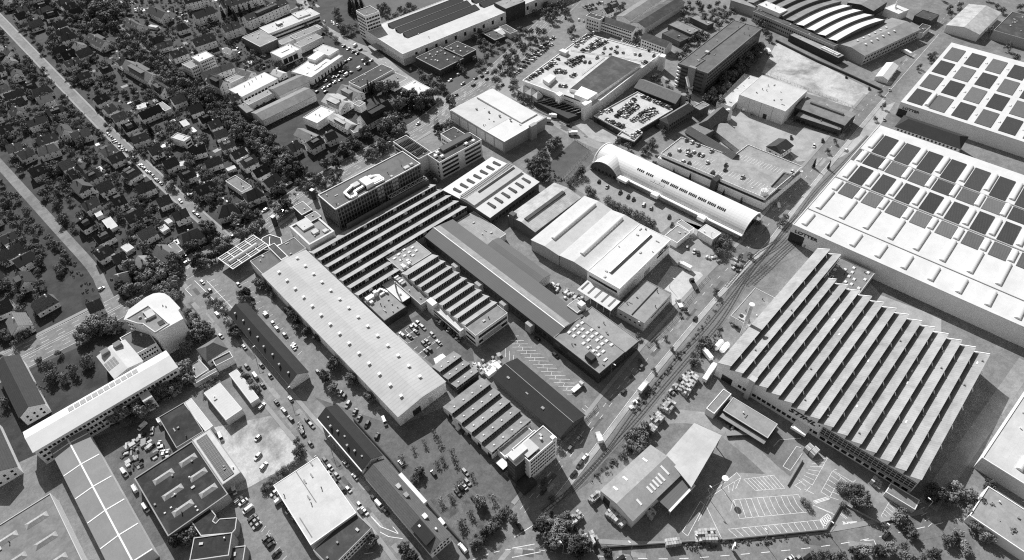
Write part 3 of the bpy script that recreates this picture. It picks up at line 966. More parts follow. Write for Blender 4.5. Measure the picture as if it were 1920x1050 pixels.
for u in (18, 40, 62, 84):
    mb = MB()
    mb.box(-L / 2 + u - 2.2, -L / 2 + u + 2.2, W_ / 2, W_ / 2 + 3.4, 0, 6.5)
    part('annex_tower', mb, 'wallmid', t)
t, L, W_ = flat('skylight_block', 'dark clad block with pale flat roof and rows of white skylights', rc(170.4, 190.9, 129.4, 163.0), 9.2, 'walldark', 'grey', .35, edge='steel')
for i, x in enumerate((-1.5, 2.0, 5.4, 8.6)):
    for k in range(7):
        y = 13.2 - k * 3.6 - (i % 2) * .3
        if (i + k * 3) % 7 != 6:
            put(t, 'skylight', sky1, x, y, 9.25)
mb = MB()
mb.box(-8.5, -4.8, -9.6, -4.8, 9.2, 12.2)
mb.box(-9.0, -4.3, -10, -8.6, 9.2, 10.4)
part('stair_house', mb, 'walldark', t)
mb = MB()
mb.box(-2.6, 0, -13.6, -12.6, 9.3, 9.7)
part('roof_hatch', mb, 'edge', t)
for z in (1.5, 5.2):
    on_side(t, 'window_band', L, W_, 'S', L / 2, L - 2, z, z + 2.2, 'glass')
    on_side(t, 'window_band', L, W_, 'W', W_ / 2, W_ - 3, z, z + 2.0, 'glass')
t, L, W_ = flat('side_wing', 'grey flat-roofed wing alongside the skylight block', rc(191.6, 203.0, 129.6, 164.4), 8.0, 'walldark', 'grey', .3, edge='steel')
for z in (1.5, 4.8):
    on_side(t, 'window_band', L, W_, 'S', L / 2, L - 1.5, z, z + 1.8, 'glass')
t, L, W_ = flat('roof_house', 'small two-step grey plant house behind the side wing', rc(192.5, 200, 166, 174), 9.5, 'wallgrey', 'grey', .2)
mb = MB()
mb.box(0, 3.5, -3.8, 0, 9.5, 12)
part('upper_box', mb, 'wallgrey', t)
t, L, W_ = gable('strip_annex', 'thin ribbed grey strip roof running behind the ridged hall', rc(194.6, 205, 200, 246), 7.0, 8.2, 'y', wall='wallgrey', roof='greysheet', over=.3)
flat('pale_forecourt_roof', 'low pale roof slab behind the ridged hall near skylight hall', rc(196, 212, 247, 279), 5, 'wallgrey', 'fibre', .2)

# --- lower saw-tooth sheds by the car park
t, L, W_, p = sawtooth('sawtooth_shed', 'little three-bay dark sawtooth shed beside the long hall corner', rc(112.2, 127, 176.4, 197.5), 3, 4.2, 6.6, roof='midroof', wall='walldark', barstep=1.4)
dot = rooflight_mesh(.9, .9, .4)
for i in range(3):
    for k in range(3):
        put(t, 'roof_dome', dot, -4.5 + k * 4.5, -W_ / 2 + i * p + 2.2, 6.0)
t, L, W_, p = sawtooth('sawtooth_shed', 'five-bay grey sawtooth shed with white end walls beside the car park', rc(100.2, 126.2, 135.2, 173.2), 5, 4.4, 7.0, roof='midroof', wall='wallwhite', barstep=1.6)
for i in range(5):
    for k in range(4):
        put(t, 'roof_dome', dot, -9.5 + k * 6, -W_ / 2 + i * p + 2.4, 6.4)
for i in range(5):
    on_side(t, 'door', L, W_, 'W', W_ - (i + .25) * p, 2.6, 0, 3.4, 'dark')
t, L, W_ = flat('louvre_block', 'narrow block with white louvred front between sawtooth shed and tower', rc(103.5, 123, 129.4, 135.0), 5.2, 'wallwhite', 'midroof', .3)
mb = MB()
for k in range(22):
    mb.box(-L / 2 + .3 + k * .86, -L / 2 + .9 + k * .86, -W_ / 2 - .35, -W_ / 2 + .4, 3.0, 5.9)
part('louvres', mb, 'edge', t, kind='stuff')
mb = MB()
mb.box(-L / 2 - 4.4, -L / 2 + 7, -W_ / 2 - 3.2, -W_ / 2 - .4, 0, 3.4)
part('porch', mb, 'walldark', t)
mb = MB()
mb.box(-L / 2 - 4.6, -L / 2 - .4, -W_ / 2 - 3.4, -W_ / 2 + 1.8, 3.4, 3.7)
part('porch_roof', mb, 'edge', t)
# --- corner office tower
t, L, W_ = flat('corner_office', 'six-storey white corner office with rows of small windows', rc(105.2, 123.2, 114.2, 123.4), 18.5, 'wallwhite', 'midroof', .4, edge='edge')
windows(t, L, W_, 'S', 5, 11, 3.6, 3.0, 1.15, 1.35, .9)
windows(t, L, W_, 'W', 4, 3, 3.6, 3.2, .8, .8, 1.5)
mb = MB()
mb.box(-8.4, -1, -3.0, 3.9, 18.5, 19.6)
part('roof_terrace', mb, 'frame', t)
mb = MB()
mb.box(-8.6, -3.4, -4.2, -1.2, 18.55, 19.0)
part('dark_terrace', mb, 'dark', t)
mb = MB()
mb.box(6.6, 8.6, -4.2, -2.2, 18.5, 19.3)
mb.box(2.6, 3.6, -.4, .6, 18.5, 19.8)
part('roof_unit', mb, 'edge', t)
t2, L2, W2 = flat('stair_tower', 'dark glazed stair tower with white cap beside the corner office', rc(99.6, 105.0, 117, 123.4), 18.2, 'walldark', 'offwhite', .2, edge='edge')
windows(t2, L2, W2, 'W', 5, 1, 2.2, 3.1, 4.6, 2.0, .6)
mb = MB()
mb.box(-2.6, 6.5, -1.2, 2.6, 18.3, 20.4)
part('cap_block', mb, 'white', t2)
t2, L2, W2 = flat('rear_wing', 'low dark wing with roof plant behind the corner office', rc(108, 123, 123.6, 129.2), 8, 'wallgrey', 'midroof', .3)
mb = MB()
mb.box(-1.5, 3.5, -1, 1.4, 8, 9.6)
part('roof_unit', mb, 'steel', t2)
t2, L2, W2 = flat('entrance_plinth', 'low dark flat entrance plinth at the foot of the corner office', rc(98.4, 106.5, 110.6, 116.8), 3.2, 'walldark', 'felt', .2)

# --- dark gabled shed in the lot
t, L, W_ = gable('dark_shed', 'long dark gabled shed standing in the marked lot', rc(131.3, 148.6, 119.4, 169), 4.6, 8.0, 'y', wall='brick', roof='slate', over=.5, cat='shed')
for (x, y) in ((18, 4), (4, 3.6), (-8, 4.2)):
    mb = MB()
    mb.box(x - .9, x + .9, y - .7, y + .7, 5.6, 6.6)
    part('roof_vent', mb, 'steel', t)
mb = MB()
mb.slab([(-L / 2 - .5, -.15, 8.12), (L / 2 + .5, -.15, 8.12), (L / 2 + .5, .15, 8.12), (-L / 2 - .5, .15, 8.12)], .12)
part('ridge_cap', mb, 'steel', t)

# --- office block with white ducts
t, L, W_ = flat('office_block', 'dark six-storey office block with gravel roof and white ducts', rc(139.6, 209.2, 331.4, 352.4), 18, 'brick', 'gravelroof', .6, edge='edge', pw=.5)
windows(t, L, W_, 'S', 5, 30, 1.8, 3.3, 1.5, 2.0, 1.0)
windows(t, L, W_, 'W', 5, 8, 1.8, 3.3, 1.6, 1.9, 1.0)
for u in (34, 36.6, 46, 48.6):
    for r in range(5):
        on_side(t, 'pale_panel', L, W_, 'S', u, 2.2, 1.9 + r * 3.3, 3.8 + r * 3.3, 'wallmid', .09)
mb = MB()
for k in range(31):
    mb.box(-L / 2 + 1 + k * (L - 2) / 30 - .1, -L / 2 + 1 + k * (L - 2) / 30 + .1, -W_ / 2 - .25, -W_ / 2, .5, 17.6)
part('facade_fins', mb, 'steel', t, kind='stuff')
mb = MB()
for a, b in (((-21.5, -1.5), (-21.5, -8.6)), ((-21.5, -8.6), (-17, -9)), ((-21.5, -1.5), (-13, 1.2)), ((-17, -9), (-16, -5)), ((-16, -5), (-8, -4.4)), ((5.5, -8), (5.5, -2)), ((5.5, -2), (0, 1.5)), ((5.5, -8), (-2, -7.6))):
    mb.bar((*a, 19.2), (*b, 19.2), 1.5)
part('duct', mb, 'metal', t)
mb = MB()
mb.box(-8, 5, -7.5, -3.4, 18, 20.3)
part('plant_housing', mb, 'edge', t)
mb = MB()
mb.box(-8, -2, -8, 1.2, 18, 21.6)
part('plant_tower', mb, 'wallwhite', t)
mb = MB()
mb.box(-14, -8.4, -1, 3.2, 18, 19.6)
mb.box(-2, 2.2, -1, 2.4, 18, 19.8)
part('plant_tray', mb, 'steel', t)
mb = MB()
mb.box(23, 27, -9, -6.2, 18, 19.4)
mb.box(28.4, 30.6, -8, -6.4, 18, 19.6)
mb.box(11, 12.6, -9, -7.6, 18, 19.2)
mb.box(-31, -30.4, -8.6, -8, 18, 19.4)
part('roof_unit', mb, 'frame', t)
g = thing('steel_gantry', 'open steel lattice gantry between office block and sawtooth shed', 'gantry', (193.5, 327.3, 0))
mb = MB()
for y in (-1.8, 1.8):
    mb.bar((-15.5, y, 9), (15.5, y, 9), .35)
    mb.bar((-15.5, y, 7), (15.5, y, 7), .35)
for k in range(9):
    x = -15.5 + k * 31 / 8
    mb.bar((x, -1.8, 9), (x, 1.8, 9), .25)
    mb.bar((x, -1.8, 0), (x, -1.8, 9), .25)
    mb.bar((x, 1.8, 0), (x, 1.8, 9), .25)
    if k < 8:
        mb.bar((x, -1.8, 9), (x + 31 / 8, 1.8, 9), .2)
part('lattice', mb, 'frame', g)

# --- U-shaped office
t, L, W_ = flat('slatted_office', 'four-storey office wing with slatted roof panels by the avenue', rc(213.6, 225.5, 340, 370.5), 15, 'wallgrey', 'felt', .5, edge='edge')
for z in range(4):
    on_side(t, 'window_band', L, W_, 'W', W_ / 2, W_ - 3, 1.6 + z * 3.5, 3.4 + z * 3.5, 'glass')
sp = MB()
sp.slab([(-.45, -3.2, .9), (.45, -3.2, .4), (.45, 3.2, .4), (-.45, 3.2, .9)], .1)
sp = sp.mesh('solar_panel', 'solar')
for k in range(8):
    for j in range(3):
        put(t, 'solar_panel', sp, -4.4 + k * 1.25, -8 + j * 8, 15.1)
t, L, W_ = flat('banded_office', 'four-storey office front with dark window bands facing the sheds', rc(221.6, 261, 326.4, 339.7), 15, 'wallgrey', 'felt', .5, edge='edge')
for z in range(4):
    on_side(t, 'window_band', L, W_, 'S', 9.5, 15, 1.6 + z * 3.5, 3.4 + z * 3.5, 'glass')
    on_side(t, 'window_band', L, W_, 'S', 30.5, 15, 1.6 + z * 3.5, 3.4 + z * 3.5, 'glass')
    on_side(t, 'window_band', L, W_, 'W', 11.5, 1.4, 1.6 + z * 3.5, 3.4 + z * 3.5, 'glass')
for (x, y) in ((-17, 1), (-13.5, 3.4), (-14, -2.6), (8, -3), (14, -4)):
    mb = MB()
    mb.box(x - 1.2, x + 1.2, y - .9, y + .9, 15, 16.6)
    part('roof_unit', mb, 'edge', t)
mb = MB()
mb.slab([(-10, 1, 16.8), (17, 1, 16.8), (17, 5.5, 17.4), (-10, 5.5, 17.4)], .4)
mb.box(-10, 17, 1.2, 5.3, 15, 16.4)
part('roof_storey', mb, 'greysheet', t)
t, L, W_ = flat('courtyard_office', 'rear office wing closing the courtyard of the banded office', rc(246, 259, 340, 356), 13, 'wallgrey', 'felt', .5, edge='edge')
windows(t, L, W_, 'W', 3, 7, 1.6, 3.4, 1.5, 1.8)

# --- pale hall with rows of skylights
t, L, W_ = gable('skylight_hall', 'pale hall with ridge and two banks of slatted skylights', [(211, 308.3), (260.2, 313.7), (260.2, 270.5), (212.5, 261.5)], 8.0, 9.6, 'x', wall='brick', roof='white', over=.4, cat='hall')
mb = MB()
mb.box(-L / 2 + .5, L / 2 - .5, -7.5, 6.0, 8.2, 10.2)
part('raised_bay', mb, 'wallgrey', t)
mb = MB()
mb.slab([(-L / 2, -8, 10.3), (L / 2, -8, 10.3), (L / 2, 0, 11.3), (-L / 2, 0, 11.3)], .2)
mb.slab([(-L / 2, 0, 11.3), (L / 2, 0, 11.3), (L / 2, 6.5, 10.4), (-L / 2, 6.5, 10.4)], .2)
part('raised_roof', mb, 'offwhite', t)
mb = MB()
for k in range(34):
    mb.box(-L / 2 + .8 + k * 1.42, -L / 2 + 1.6 + k * 1.42, .6, 5.6, 10.5, 11.5)
part('louvre_strip', mb, 'steel', t, kind='stuff')
mb = MB()
mb.slab([(-L / 2 + 11, -2.2, 11.35), (L / 2 - 2, -2.2, 11.35), (L / 2 - 2, -.6, 11.5), (-L / 2 + 11, -.6, 11.5)], .1)
part('glazed_strip', mb, 'glass', t)
sl = MB()
sl.box(-1.0, 1.0, -3.4, 3.4, 0, .7)
for k in range(9):
    sl.box(-1.05, 1.05, -3.2 + k * .8, -2.85 + k * .8, .7, .85, 1)
sl = sl.mesh('skylight', ['midroof', 'dark'])
for k in range(7):
    put(t, 'skylight', sl, -L / 2 + 5 + k * 6.6, 13.2, 8.5)
for k in range(6):
    put(t, 'skylight', sl, -L / 2 + 9 + k * 7.0, -15.2, 8.2)
windows(t, L, W_, 'S', 1, 14, 2, 3, 2.4, 2.2)

# --- pale double hall at the street corner
t, L, W_ = flat('corner_hall', 'large pale hall with stepped white roof beside the avenue', [(275.5, 379.2), (318.4, 382), (318.3, 319.6), (274.7, 317.5)], 10, 'wallmid', 'white', .25, edge='edge', cat='hall')
mb = MB()
mb.slab([(-L / 2, -11, 10.15), (L / 2, -11, 10.15), (L / 2, W_ / 2 - 1, 10.9), (-L / 2, W_ / 2 - 1, 10.9)], .3)
part('upper_roof', mb, 'offwhite', t)
mb = MB()
mb.slab([(4, -W_ / 2 + 8, 10.95), (L / 2 - .5, -W_ / 2 + 8, 10.95), (L / 2 - .5, W_ / 2 - 3, 12.2), (4, W_ / 2 - 3, 12.2)], 1.6)
part('raised_bay', mb, 'white', t)
for (x, y) in ((-7, 16), (-3, 6), (-1, -4), (1, -14)):
    mb = MB()
    mb.box(x - .6, x + .6, y - .6, y + .6, 10.6, 11.8)
    part('roof_vent', mb, 'steel', t)
mb = MB()
mb.box(L / 2 - 18, L / 2 - 12, -W_ / 2 - 3.2, -W_ / 2 - .1, 0, 12.5)
part('corner_tower', mb, 'wallmid', t)
mb = MB()
mb.box(L / 2 - 12, L / 2 + .4, -W_ / 2 - 1.4, -W_ / 2 - .1, 5.0, 11.6, bottom=True)
part('sign_panel', mb, 'wallmid', t)
for k in range(6):
    on_side(t, 'wall_panel', L, W_, 'W', 6 + k * 10, 8.6, 1, 8.6, 'wallgrey', .07)

# --- petrol station corner
t = thing('station_canopy', 'flat dark canopy with white roof grid and bright central tube', 'canopy', (81, 352, 0), R(8))
mb = MB()
mb.box(-13.5, 13.5, -8, 8, 5.2, 5.8, bottom=True)
part('canopy_roof', mb, 'dark', t)
mb = MB()
for x in (-13.5, -6.7, 0, 6.7, 13.5):
    mb.box(x - .25, x + .25, -8.2, 8.2, 5.8, 6.15)
for y in (-8, -4.4, 4.4, 8):
    mb.box(-13.6, 13.6, y - .25, y + .25, 5.82, 6.2)
for y in (-6.3, -2.6, 2.6, 6.3):
    mb.box(-13.6, 13.6, y - .1, y + .1, 5.81, 6.1)
part('roof_grid', mb, 'edge', t)
put(t, 'roof_tube', barrel_mesh(21, 2.4, 1.2, 'roof_tube', 'white'), -1, -1.2, 5.85)
for x in (-9, 0, 9):
    mb = MB()
    mb.cyl(x, 0, 0, 5.2, .3)
    part('column', mb, 'edge', t)
t = thing('station_kiosk', 'six-sided kiosk roof with white rim beside the station canopy', 'kiosk', (97.5, 349, 0))
hexp = [(-8, 0), (-1, 7.6), (4, 7.2), (7.5, -1), (5.4, -6.6), (-4.5, -4.2)]
mb = MB()
mb.prism(hexp, 0, 4.6)
part('wall', mb, 'walldark', t)
mb = MB()
mb.prism([(x * .95, y * .95) for x, y in hexp], 4.5, 4.7)
part('roof', mb, 'felt', t)
mb = MB()
for i in range(6):
    a, b = hexp[i], hexp[(i + 1) % 6]
    mb.bar((*a, 4.8), (*b, 4.8), .5)
mb.bar((0, 0, 4.9), (3, 5, 4.9), .5)
mb.bar((0, 0, 4.9), (-3.2, -8, 5.2), .6)
part('roof_rim', mb, 'edge', t)
t, L, W_ = flat('station_block', 'low block with planted grey roof touching the long hall end', rc(79.2, 93, 322.4, 338.6), 8, 'wallgrey', 'gravelroof', .35, edge='frame')
t, L, W_ = flat('station_link', 'small raised white-rimmed box between two planted grey roofs', rc(93.3, 98, 324, 341), 9.4, 'wallgrey', 'felt', .4, edge='edge')
t, L, W_ = flat('station_block', 'planted grey roof block between white rim box and white wing', rc(98.3, 110.6, 324, 338.6), 8, 'wallgrey', 'gravelroof', .35, edge='frame')
t, L, W_ = flat('white_wing', 'white curved-edge wing with plant on its roof by the office', rc(113.6, 132.4, 325, 350), 7.5, 'wallwhite', 'grey', .9, edge='white', pw=1.2)
for (x0, x1, y0, y1, h) in ((-5, 3, 2, 12, 1.2), (-2, 2, -6, -2, 1.4), (4, 7, -9, -6, 1.0)):
    mb = MB()
    mb.box(x0, x1, y0, y1, 7.5, 7.5 + h)
    part('roof_unit', mb, 'offwhite', t)
flat('grey_cube', 'grey cube with white rim, the nearer of two by the white wing', rc(125.8, 134, 343.4, 351), 8.5, 'walldark', 'midroof', .3, edge='edge')
flat('grey_cube', 'grey cube with white rim, the farther of two by the white wing', rc(125.2, 133.2, 353.3, 365.4), 9.0, 'walldark', 'midroof', .3, edge='edge')
for k, (x, y) in enumerate(([(144.6, 373.1)][0], [(110.8, 366.9)][0])):
    s = thing('advert_column', ['dark square advertising column by the office block', 'dark square advertising column by the station kiosk'][k], 'sign', (x, y, 0), .3)
    mb = MB()
    mb.box(-1.2, 1.2, -1.2, 1.2, 0, 8)
    part('column', mb, 'dark', s)
    mb = MB()
    mb.box(-1.3, 1.3, -1.3, 1.3, 8, 8.5)
    part('cap', mb, 'edge', s)

# ================================================================ eastern halls
# --- three-bay pale hall, old grey hall, low canopy
q = [(217, 228.4), (219.3, 206.2), (274.1, 212.7), (272.7, 234.6)]
t, L, W_ = gable('pale_bay_hall', 'northern pale bay with long ridge skylight beside the grey hall', q, 9.0, 10.3, 'x', wall='wallmid', roof='offwhite', over=.35, cat='hall')
put(t, 'ridge_skylight', barrel_mesh(L * .78, 3.2, 1.3, 'ridge_skylight'), 2, 0, 10.05)
q = [(219.3, 206.2), (222.5, 184.7), (276.4, 190.9), (274.1, 212.7)]
t, L, W_ = gable('pale_bay_hall', 'middle pale bay with long ridge skylight beside the white hall', q, 9.0, 10.3, 'x', wall='wallmid', roof='offwhite', over=.35, cat='hall')
put(t, 'ridge_skylight', barrel_mesh(L * .78, 3.2, 1.3, 'ridge_skylight'), 2, 0, 10.05)
q = [(221, 160), (220.2, 182.8), (273.5, 188.9), (276.2, 165.6)]
t, L, W_ = flat('white_hall', 'tall white hall with ridge rooflight and lettering on its side', q, 12, 'wallwhite', 'white', .25, edge='edge', cat='hall')
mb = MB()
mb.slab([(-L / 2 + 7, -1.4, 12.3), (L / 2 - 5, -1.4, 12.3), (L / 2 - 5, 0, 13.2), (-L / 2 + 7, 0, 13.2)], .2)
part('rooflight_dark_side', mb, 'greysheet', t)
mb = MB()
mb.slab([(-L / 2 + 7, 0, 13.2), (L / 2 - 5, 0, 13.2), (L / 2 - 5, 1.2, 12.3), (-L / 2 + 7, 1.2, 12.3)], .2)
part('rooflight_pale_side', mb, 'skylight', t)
on_side(t, 'window_band', L, W_, 'W', W_ / 2, W_ - 3, 7.6, 9.4, 'glass')
on_side(t, 'window_band', L, W_, 'S', L - 8, 13, 6.2, 7.8, 'glass')
sign(t, 'LOTTER', L, W_, 'S', L - 8.5, 8.9, 2.4, 1.15)
on_side(t, 'door', L, W_, 'S', 30, 6, 0, 5, 'wallmid')
q = [(229.5, 255), (267.2, 261.4), (271.8, 239.3), (218.6, 230.1)]
t, L, W_ = gable('grey_hall', 'weathered grey hall with dark ridge monitor north of the pale bays', q, 8.0, 9.8, 'x', wall='brick', roof='fibre_pale', over=.3, cat='hall')
mb = MB()
mb.box(-L / 2 + 3, L / 2 - 5, -2.2, .4, 9, 10.4)
part('ridge_monitor', mb, 'felt', t)
mb = MB()
mb.box(-L / 2 - .5, -L / 2 + 3, W_ / 2 - 5, W_ / 2 - 1, 0, 11)
part('chimney_block', mb, 'brick', t)
t = thing('loading_canopy', 'white canopy with dark glass strips on slim posts beside white hall', 'canopy', (0, 0, 0))
c, a, L, W_ = rect([(209.9, 181), (217.7, 181.7), (219.4, 157.5), (208.8, 154.9)])
t.location, t.rotation_euler = (c.x, c.y, 0), (0, 0, a)
mb = MB()
mb.slab([(-L / 2, -W_ / 2, 5.6), (L / 2, -W_ / 2, 6.4), (L / 2, W_ / 2, 6.4), (-L / 2, W_ / 2, 5.6)], .3)
part('canopy_roof', mb, 'white', t)
for k in range(5):
    y = -W_ / 2 + 3.2 + k * 5
    mb = MB()
    mb.slab([(-L / 2 + 1.6, y - .6, 5.85), (L / 2 - .8, y - .6, 6.42), (L / 2 - .8, y + .6, 6.42), (-L / 2 + 1.6, y + .6, 5.85)], .1)
    part('glass_strip', mb, 'solarlite', t)
for k in range(6):
    mb = MB()
    y = -W_ / 2 + .6 + k * (W_ - 1.2) / 5
    mb.box(-L / 2 + .3, -L / 2 + .6, y - .15, y + .15, 0, 5.3)
    part('post', mb, 'edge', t)
t, L, W_ = flat('low_block', 'low grey-roofed block with small windows at the road corner', [(212.4, 155.1), (242, 155.8), (244.3, 139.9), (216, 135.5)], 7, 'wallgrey', 'grey', .25, edge='steel')
windows(t, L, W_, 'W', 1, 5, 3.2, 3, 1.4, 1.0, single=True)
mb = MB()
mb.box(-L / 2 + 1, L / 2 - 1, -.2, .2, 7, 7.5)
part('roof_seam', mb, 'dark', t)
on_side(t, 'window_band', L, W_, 'S', L / 2 + 3, L - 9, 4.6, 5.6, 'glass')

# --- barrel hall
ang = math.atan2(331 - 321.5, 262 - 141.5)
t = thing('barrel_hall', 'long shiny barrel-vaulted hall with cross vault at its far end', 'hall', (326.2, 201.8, 0), ang)
HL, HW = 60.2, 11.8
mb = MB()
K = 20
prof = [(HW * math.cos(math.pi * i / K), 3.0 + 9.0 * math.sin(math.pi * i / K)) for i in range(K + 1)]
for i in range(K):
    (x0, z0), (x1, z1) = prof[i], prof[i + 1]
    for j in range(12):
        y0, y1 = -HL + j * HL / 6, -HL + (j + 1) * HL / 6
        mb.face([(x0, y0, z0), (x0, y1, z0), (x1, y1, z1), (x1, y0, z1)])
part('vault', mb, 'shine', t, smooth=True)
mb = MB()
mb.face([(x * 1.0, HL, z) for x, z in prof] + [(-HW, HL, 0), (HW, HL, 0)])
part('far_gable', mb, 'glass', t)
mb = MB()
mb.face([(x * .93, -HL + 2.2, z * .95) for x, z in prof[::-1]] + [(HW * .93, -HL + 2.2, 0), (-HW * .93, -HL + 2.2, 0)])
part('near_gable', mb, 'glass', t)
for yy in (-HL - .1, HL - .6):
    mb = MB()
    for i in range(K):
        (x0, z0), (x1, z1) = prof[i], prof[i + 1]
        for sc0, sc1 in ((1.03, 1.03), (.95, .95)):
            mb.face([(x0 * sc0, yy, z0 * sc0), (x0 * sc0, yy + .7, z0 * sc0), (x1 * sc0, yy + .7, z1 * sc0), (x1 * sc0, yy, z1 * sc0)])
        mb.face([(x0 * .95, yy, z0 * .95), (x0 * 1.03, yy, z0 * 1.03), (x1 * 1.03, yy, z1 * 1.03), (x1 * .95, yy, z1 * .95)])
    part('arch_rim', mb, 'edge', t)
mb = MB()
mb.box(-HW - .1, HW + .1, -HL + 2.3, HL, 0, 3.05)
part('wall', mb, 'wallmid', t)
mb = MB()
mb.box(-HW - 2.0, -HW + .6, -HL, HL - 27, 4.0, 4.6, bottom=True)
part('eaves_strip', mb, 'edge', t)
windows(t, 2 * HW, 2 * HL, 'W', 1, 26, 1.0, 3, 1.6, 1.6, u0=.25, u1=.98)
# cross vault facing west
mb = MB()
vw, vh = 12.6, 9.4
cy = HL - 13.2
pv = [(cy + vw * math.cos(math.pi * i / K), .4 + (vh + 1.2) * math.sin(math.pi * i / K)) for i in range(K + 1)]
for i in range(K):
    (y0, z0), (y1, z1) = pv[i], pv[i + 1]
    for j in range(4):
        f0, f1 = j / 4, (j + 1) / 4
        xa, xb = -HW - 3.6 + f0 * 16, -HW - 3.6 + f1 * 16
        mb.face([(xa, y0, z0 * (1 + .08 * f0)), (xb, y0, z0 * (1 + .08 * f1)), (xb, y1, z1 * (1 + .08 * f1)), (xa, y1, z1 * (1 + .08 * f0))])
part('cross_vault', mb, 'shine', t, smooth=True)
mb = MB()
mb.face([(-HW - 2.6, y, z * .97) for y, z in pv])
part('arched_front', mb, 'brick', t)
mb = MB()
for i in range(K):
    (y0, z0), (y1, z1) = pv[i], pv[i + 1]
    mb.bar((-HW - 3.7, y0, z0), (-HW - 3.7, y1, z1), .45)
part('arch_frame', mb, 'edge', t)
for k in range(6):
    mb = MB()
    mb.box(-HW - 2.75, -HW - 2.5, cy - 9 + k * 3.4, cy - 7.4 + k * 3.4, 1.2, 3)
    part('window', mb, 'glass', t)


def vault_pane(t, y0, y1, a0, a1, nm, m):
    mb = MB()
    for i in range(3):
        b0, b1 = math.pi - (a0 + (a1 - a0) * i / 3), math.pi - (a0 + (a1 - a0) * (i + 1) / 3)
        P = [((HW + .12) * math.cos(b), 3.0 + 9.12 * math.sin(b)) for b in (b0, b1)]
        mb.face([(P[0][0], y0, P[0][1]), (P[0][0], y1, P[0][1]), (P[1][0], y1, P[1][1]), (P[1][0], y0, P[1][1])])
    part(nm, mb, m, t)


for k in range(9):
    if k != 4:
        vault_pane(t, HL - 35 - k * 1.5, HL - 34.1 - k * 1.5, .98, 1.14, 'slit_window', 'glass')
for j in range(7):
    for k in range(5):
        y = -HL + 17.5 + j * 7.2 + k * 1.25
        vault_pane(t, y, y + .8, .98, 1.16, 'slit_window', 'glass')
for k in range(3):
    y = HL - 58 + k * 4
    vault_pane(t, y, y + 3.6, .72, .9, 'pale_hatch', 'wallgrey')
for k, y in enumerate((HL - 29, HL - 56, -HL + 28)):
    mb = MB()
    mb.box(-HW - 5.2, -HW - 1.2, y - (4 if k == 0 else 2.6), y + (4 if k == 0 else 2.6), 3.6, 6.0 - .6 * (k == 0), bottom=True)
    part('entrance_canopy', mb, 'edge', t)
flat('white_annex', 'small white flat annex between barrel hall and square grey roof', [(302.6, 163), (309, 162.1), (310.7, 151.4), (299.5, 150.1)], 5.5, 'wallwhite', 'offwhite', .2)
flat('square_block', 'low square grey roof with white rim near the barrel hall', [(284.5, 174.4), (296.7, 175.9), (297.6, 165.9), (282, 164.6)], 4.5, 'wallwhite', 'grey', .35, edge='edge')
flat('little_block', 'little grey roof with white rim touching the barrel hall forecourt', [(298.5, 177.8), (303.4, 176.7), (303.1, 165.9), (298.6, 166.7)], 4.0, 'wallwhite', 'grey', .35, edge='edge')
structure('gravel_court', [[(286.8, 163.3), (301.8, 166.2), (301.5, 150.4), (291.9, 149.6)]], 0.08, 'pave')

# --- car-park building with roof deck
DKP = [(345.7, 228.5), (372.2, 230.5), (378.3, 190.5), (398.2, 190.8), (402.1, 149.8), (354.6, 148.8)]
t = thing('deck_building', 'wide store building with stepped rooftop parking deck and dark window strips', 'building', (374, 189, 0))
dl = [(x - 374, y - 189) for x, y in DKP]
dc = (sum(p[0] for p in dl) / 6, sum(p[1] for p in dl) / 6)
grow = lambda f: [(dc[0] + (x - dc[0]) * f, dc[1] + (y - dc[1]) * f) for x, y in dl]
mb = MB()
mb.prism(grow(1.03), 0, 5.4)
part('lower_wall', mb, 'wallgrey', t)
mb = MB()
mb.prism(grow(.985), 5.4, 7.2)
part('window_strip', mb, 'dark', t)
mb = MB()
mb.prism(dl, 7.2, 9.0)
part('upper_wall', mb, 'wallgrey', t)
mb = MB()
mb.prism(grow(.985), 8.9, 9.06)
part('parking_deck', mb, 'deck2', t)
mb = MB()
for i in range(6):
    a, b = dl[i], dl[(i + 1) % 6]
    mb.bar((*a, 9.3), (*b, 9.3), .5)
part('parapet', mb, 'wallgrey', t)
mb, me2 = MB(), MB()
for i in range(6):
    a, b = Vector(dl[i]), Vector(dl[(i + 1) % 6])
    n = int((b - a).length / 2.2)
    for k in range(n):
        c = a + (b - a) * (k + .5) / n
        mb.box(c.x - .07, c.x + .07, c.y - .07, c.y + .07, 9.5, 10.6)
    a, b = Vector(grow(1.03)[i]), Vector(grow(1.03)[(i + 1) % 6])
    me2.bar((*a, 5.6), (*b, 5.6), .4)
part('railing', mb, 'frame', t, kind='stuff')
part('ledge', me2, 'edge', t)
mk = MB()
for qd, n in (([(363.1, 223.3), (366.4, 197), (358.3, 223.4), (361.2, 196.9)], 12), ([(355.9, 207.6), (358.8, 182.8), (350.8, 207.4), (353.8, 182.7)], 11), ([(386.1, 186.1), (390.6, 156.9), (379.2, 185.9), (383.8, 156.8)], 14), ([(363.9, 182), (367.6, 154.8), (357.3, 181.7), (361.2, 154.8)], 12)):
    bays(mk, [(x - 374, y - 189) for x, y in qd], n, False, False, .22, 9.1)
part('bay_lines', mk, 'line', t)
cx_, cy_ = dl[5][0] + 3, dl[5][1] + 3
mb = MB()
mb.cyl(cx_, cy_, 0, 12.6, 2.5, 14)
part('corner_turret', mb, 'wallgrey', t)
mb = MB()
for k in range(7):
    mb.bar((cx_, cy_, 12.4), (cx_ + 3 * math.cos(k * .9), cy_ + 3 * math.sin(k * .9), 14.2), .2)
part('turret_crown', mb, 'edge', t)
rp = [(x - 374, y - 189) for x, y in [(368, 153), (387.3, 155.2), (388.7, 147.9), (370.2, 145.9)]]
mb = MB()
mb.slab([(*rp[0], 9.2), (*rp[1], 9.2), (*rp[2], 9.25), (*rp[3], 9.25)], .1)
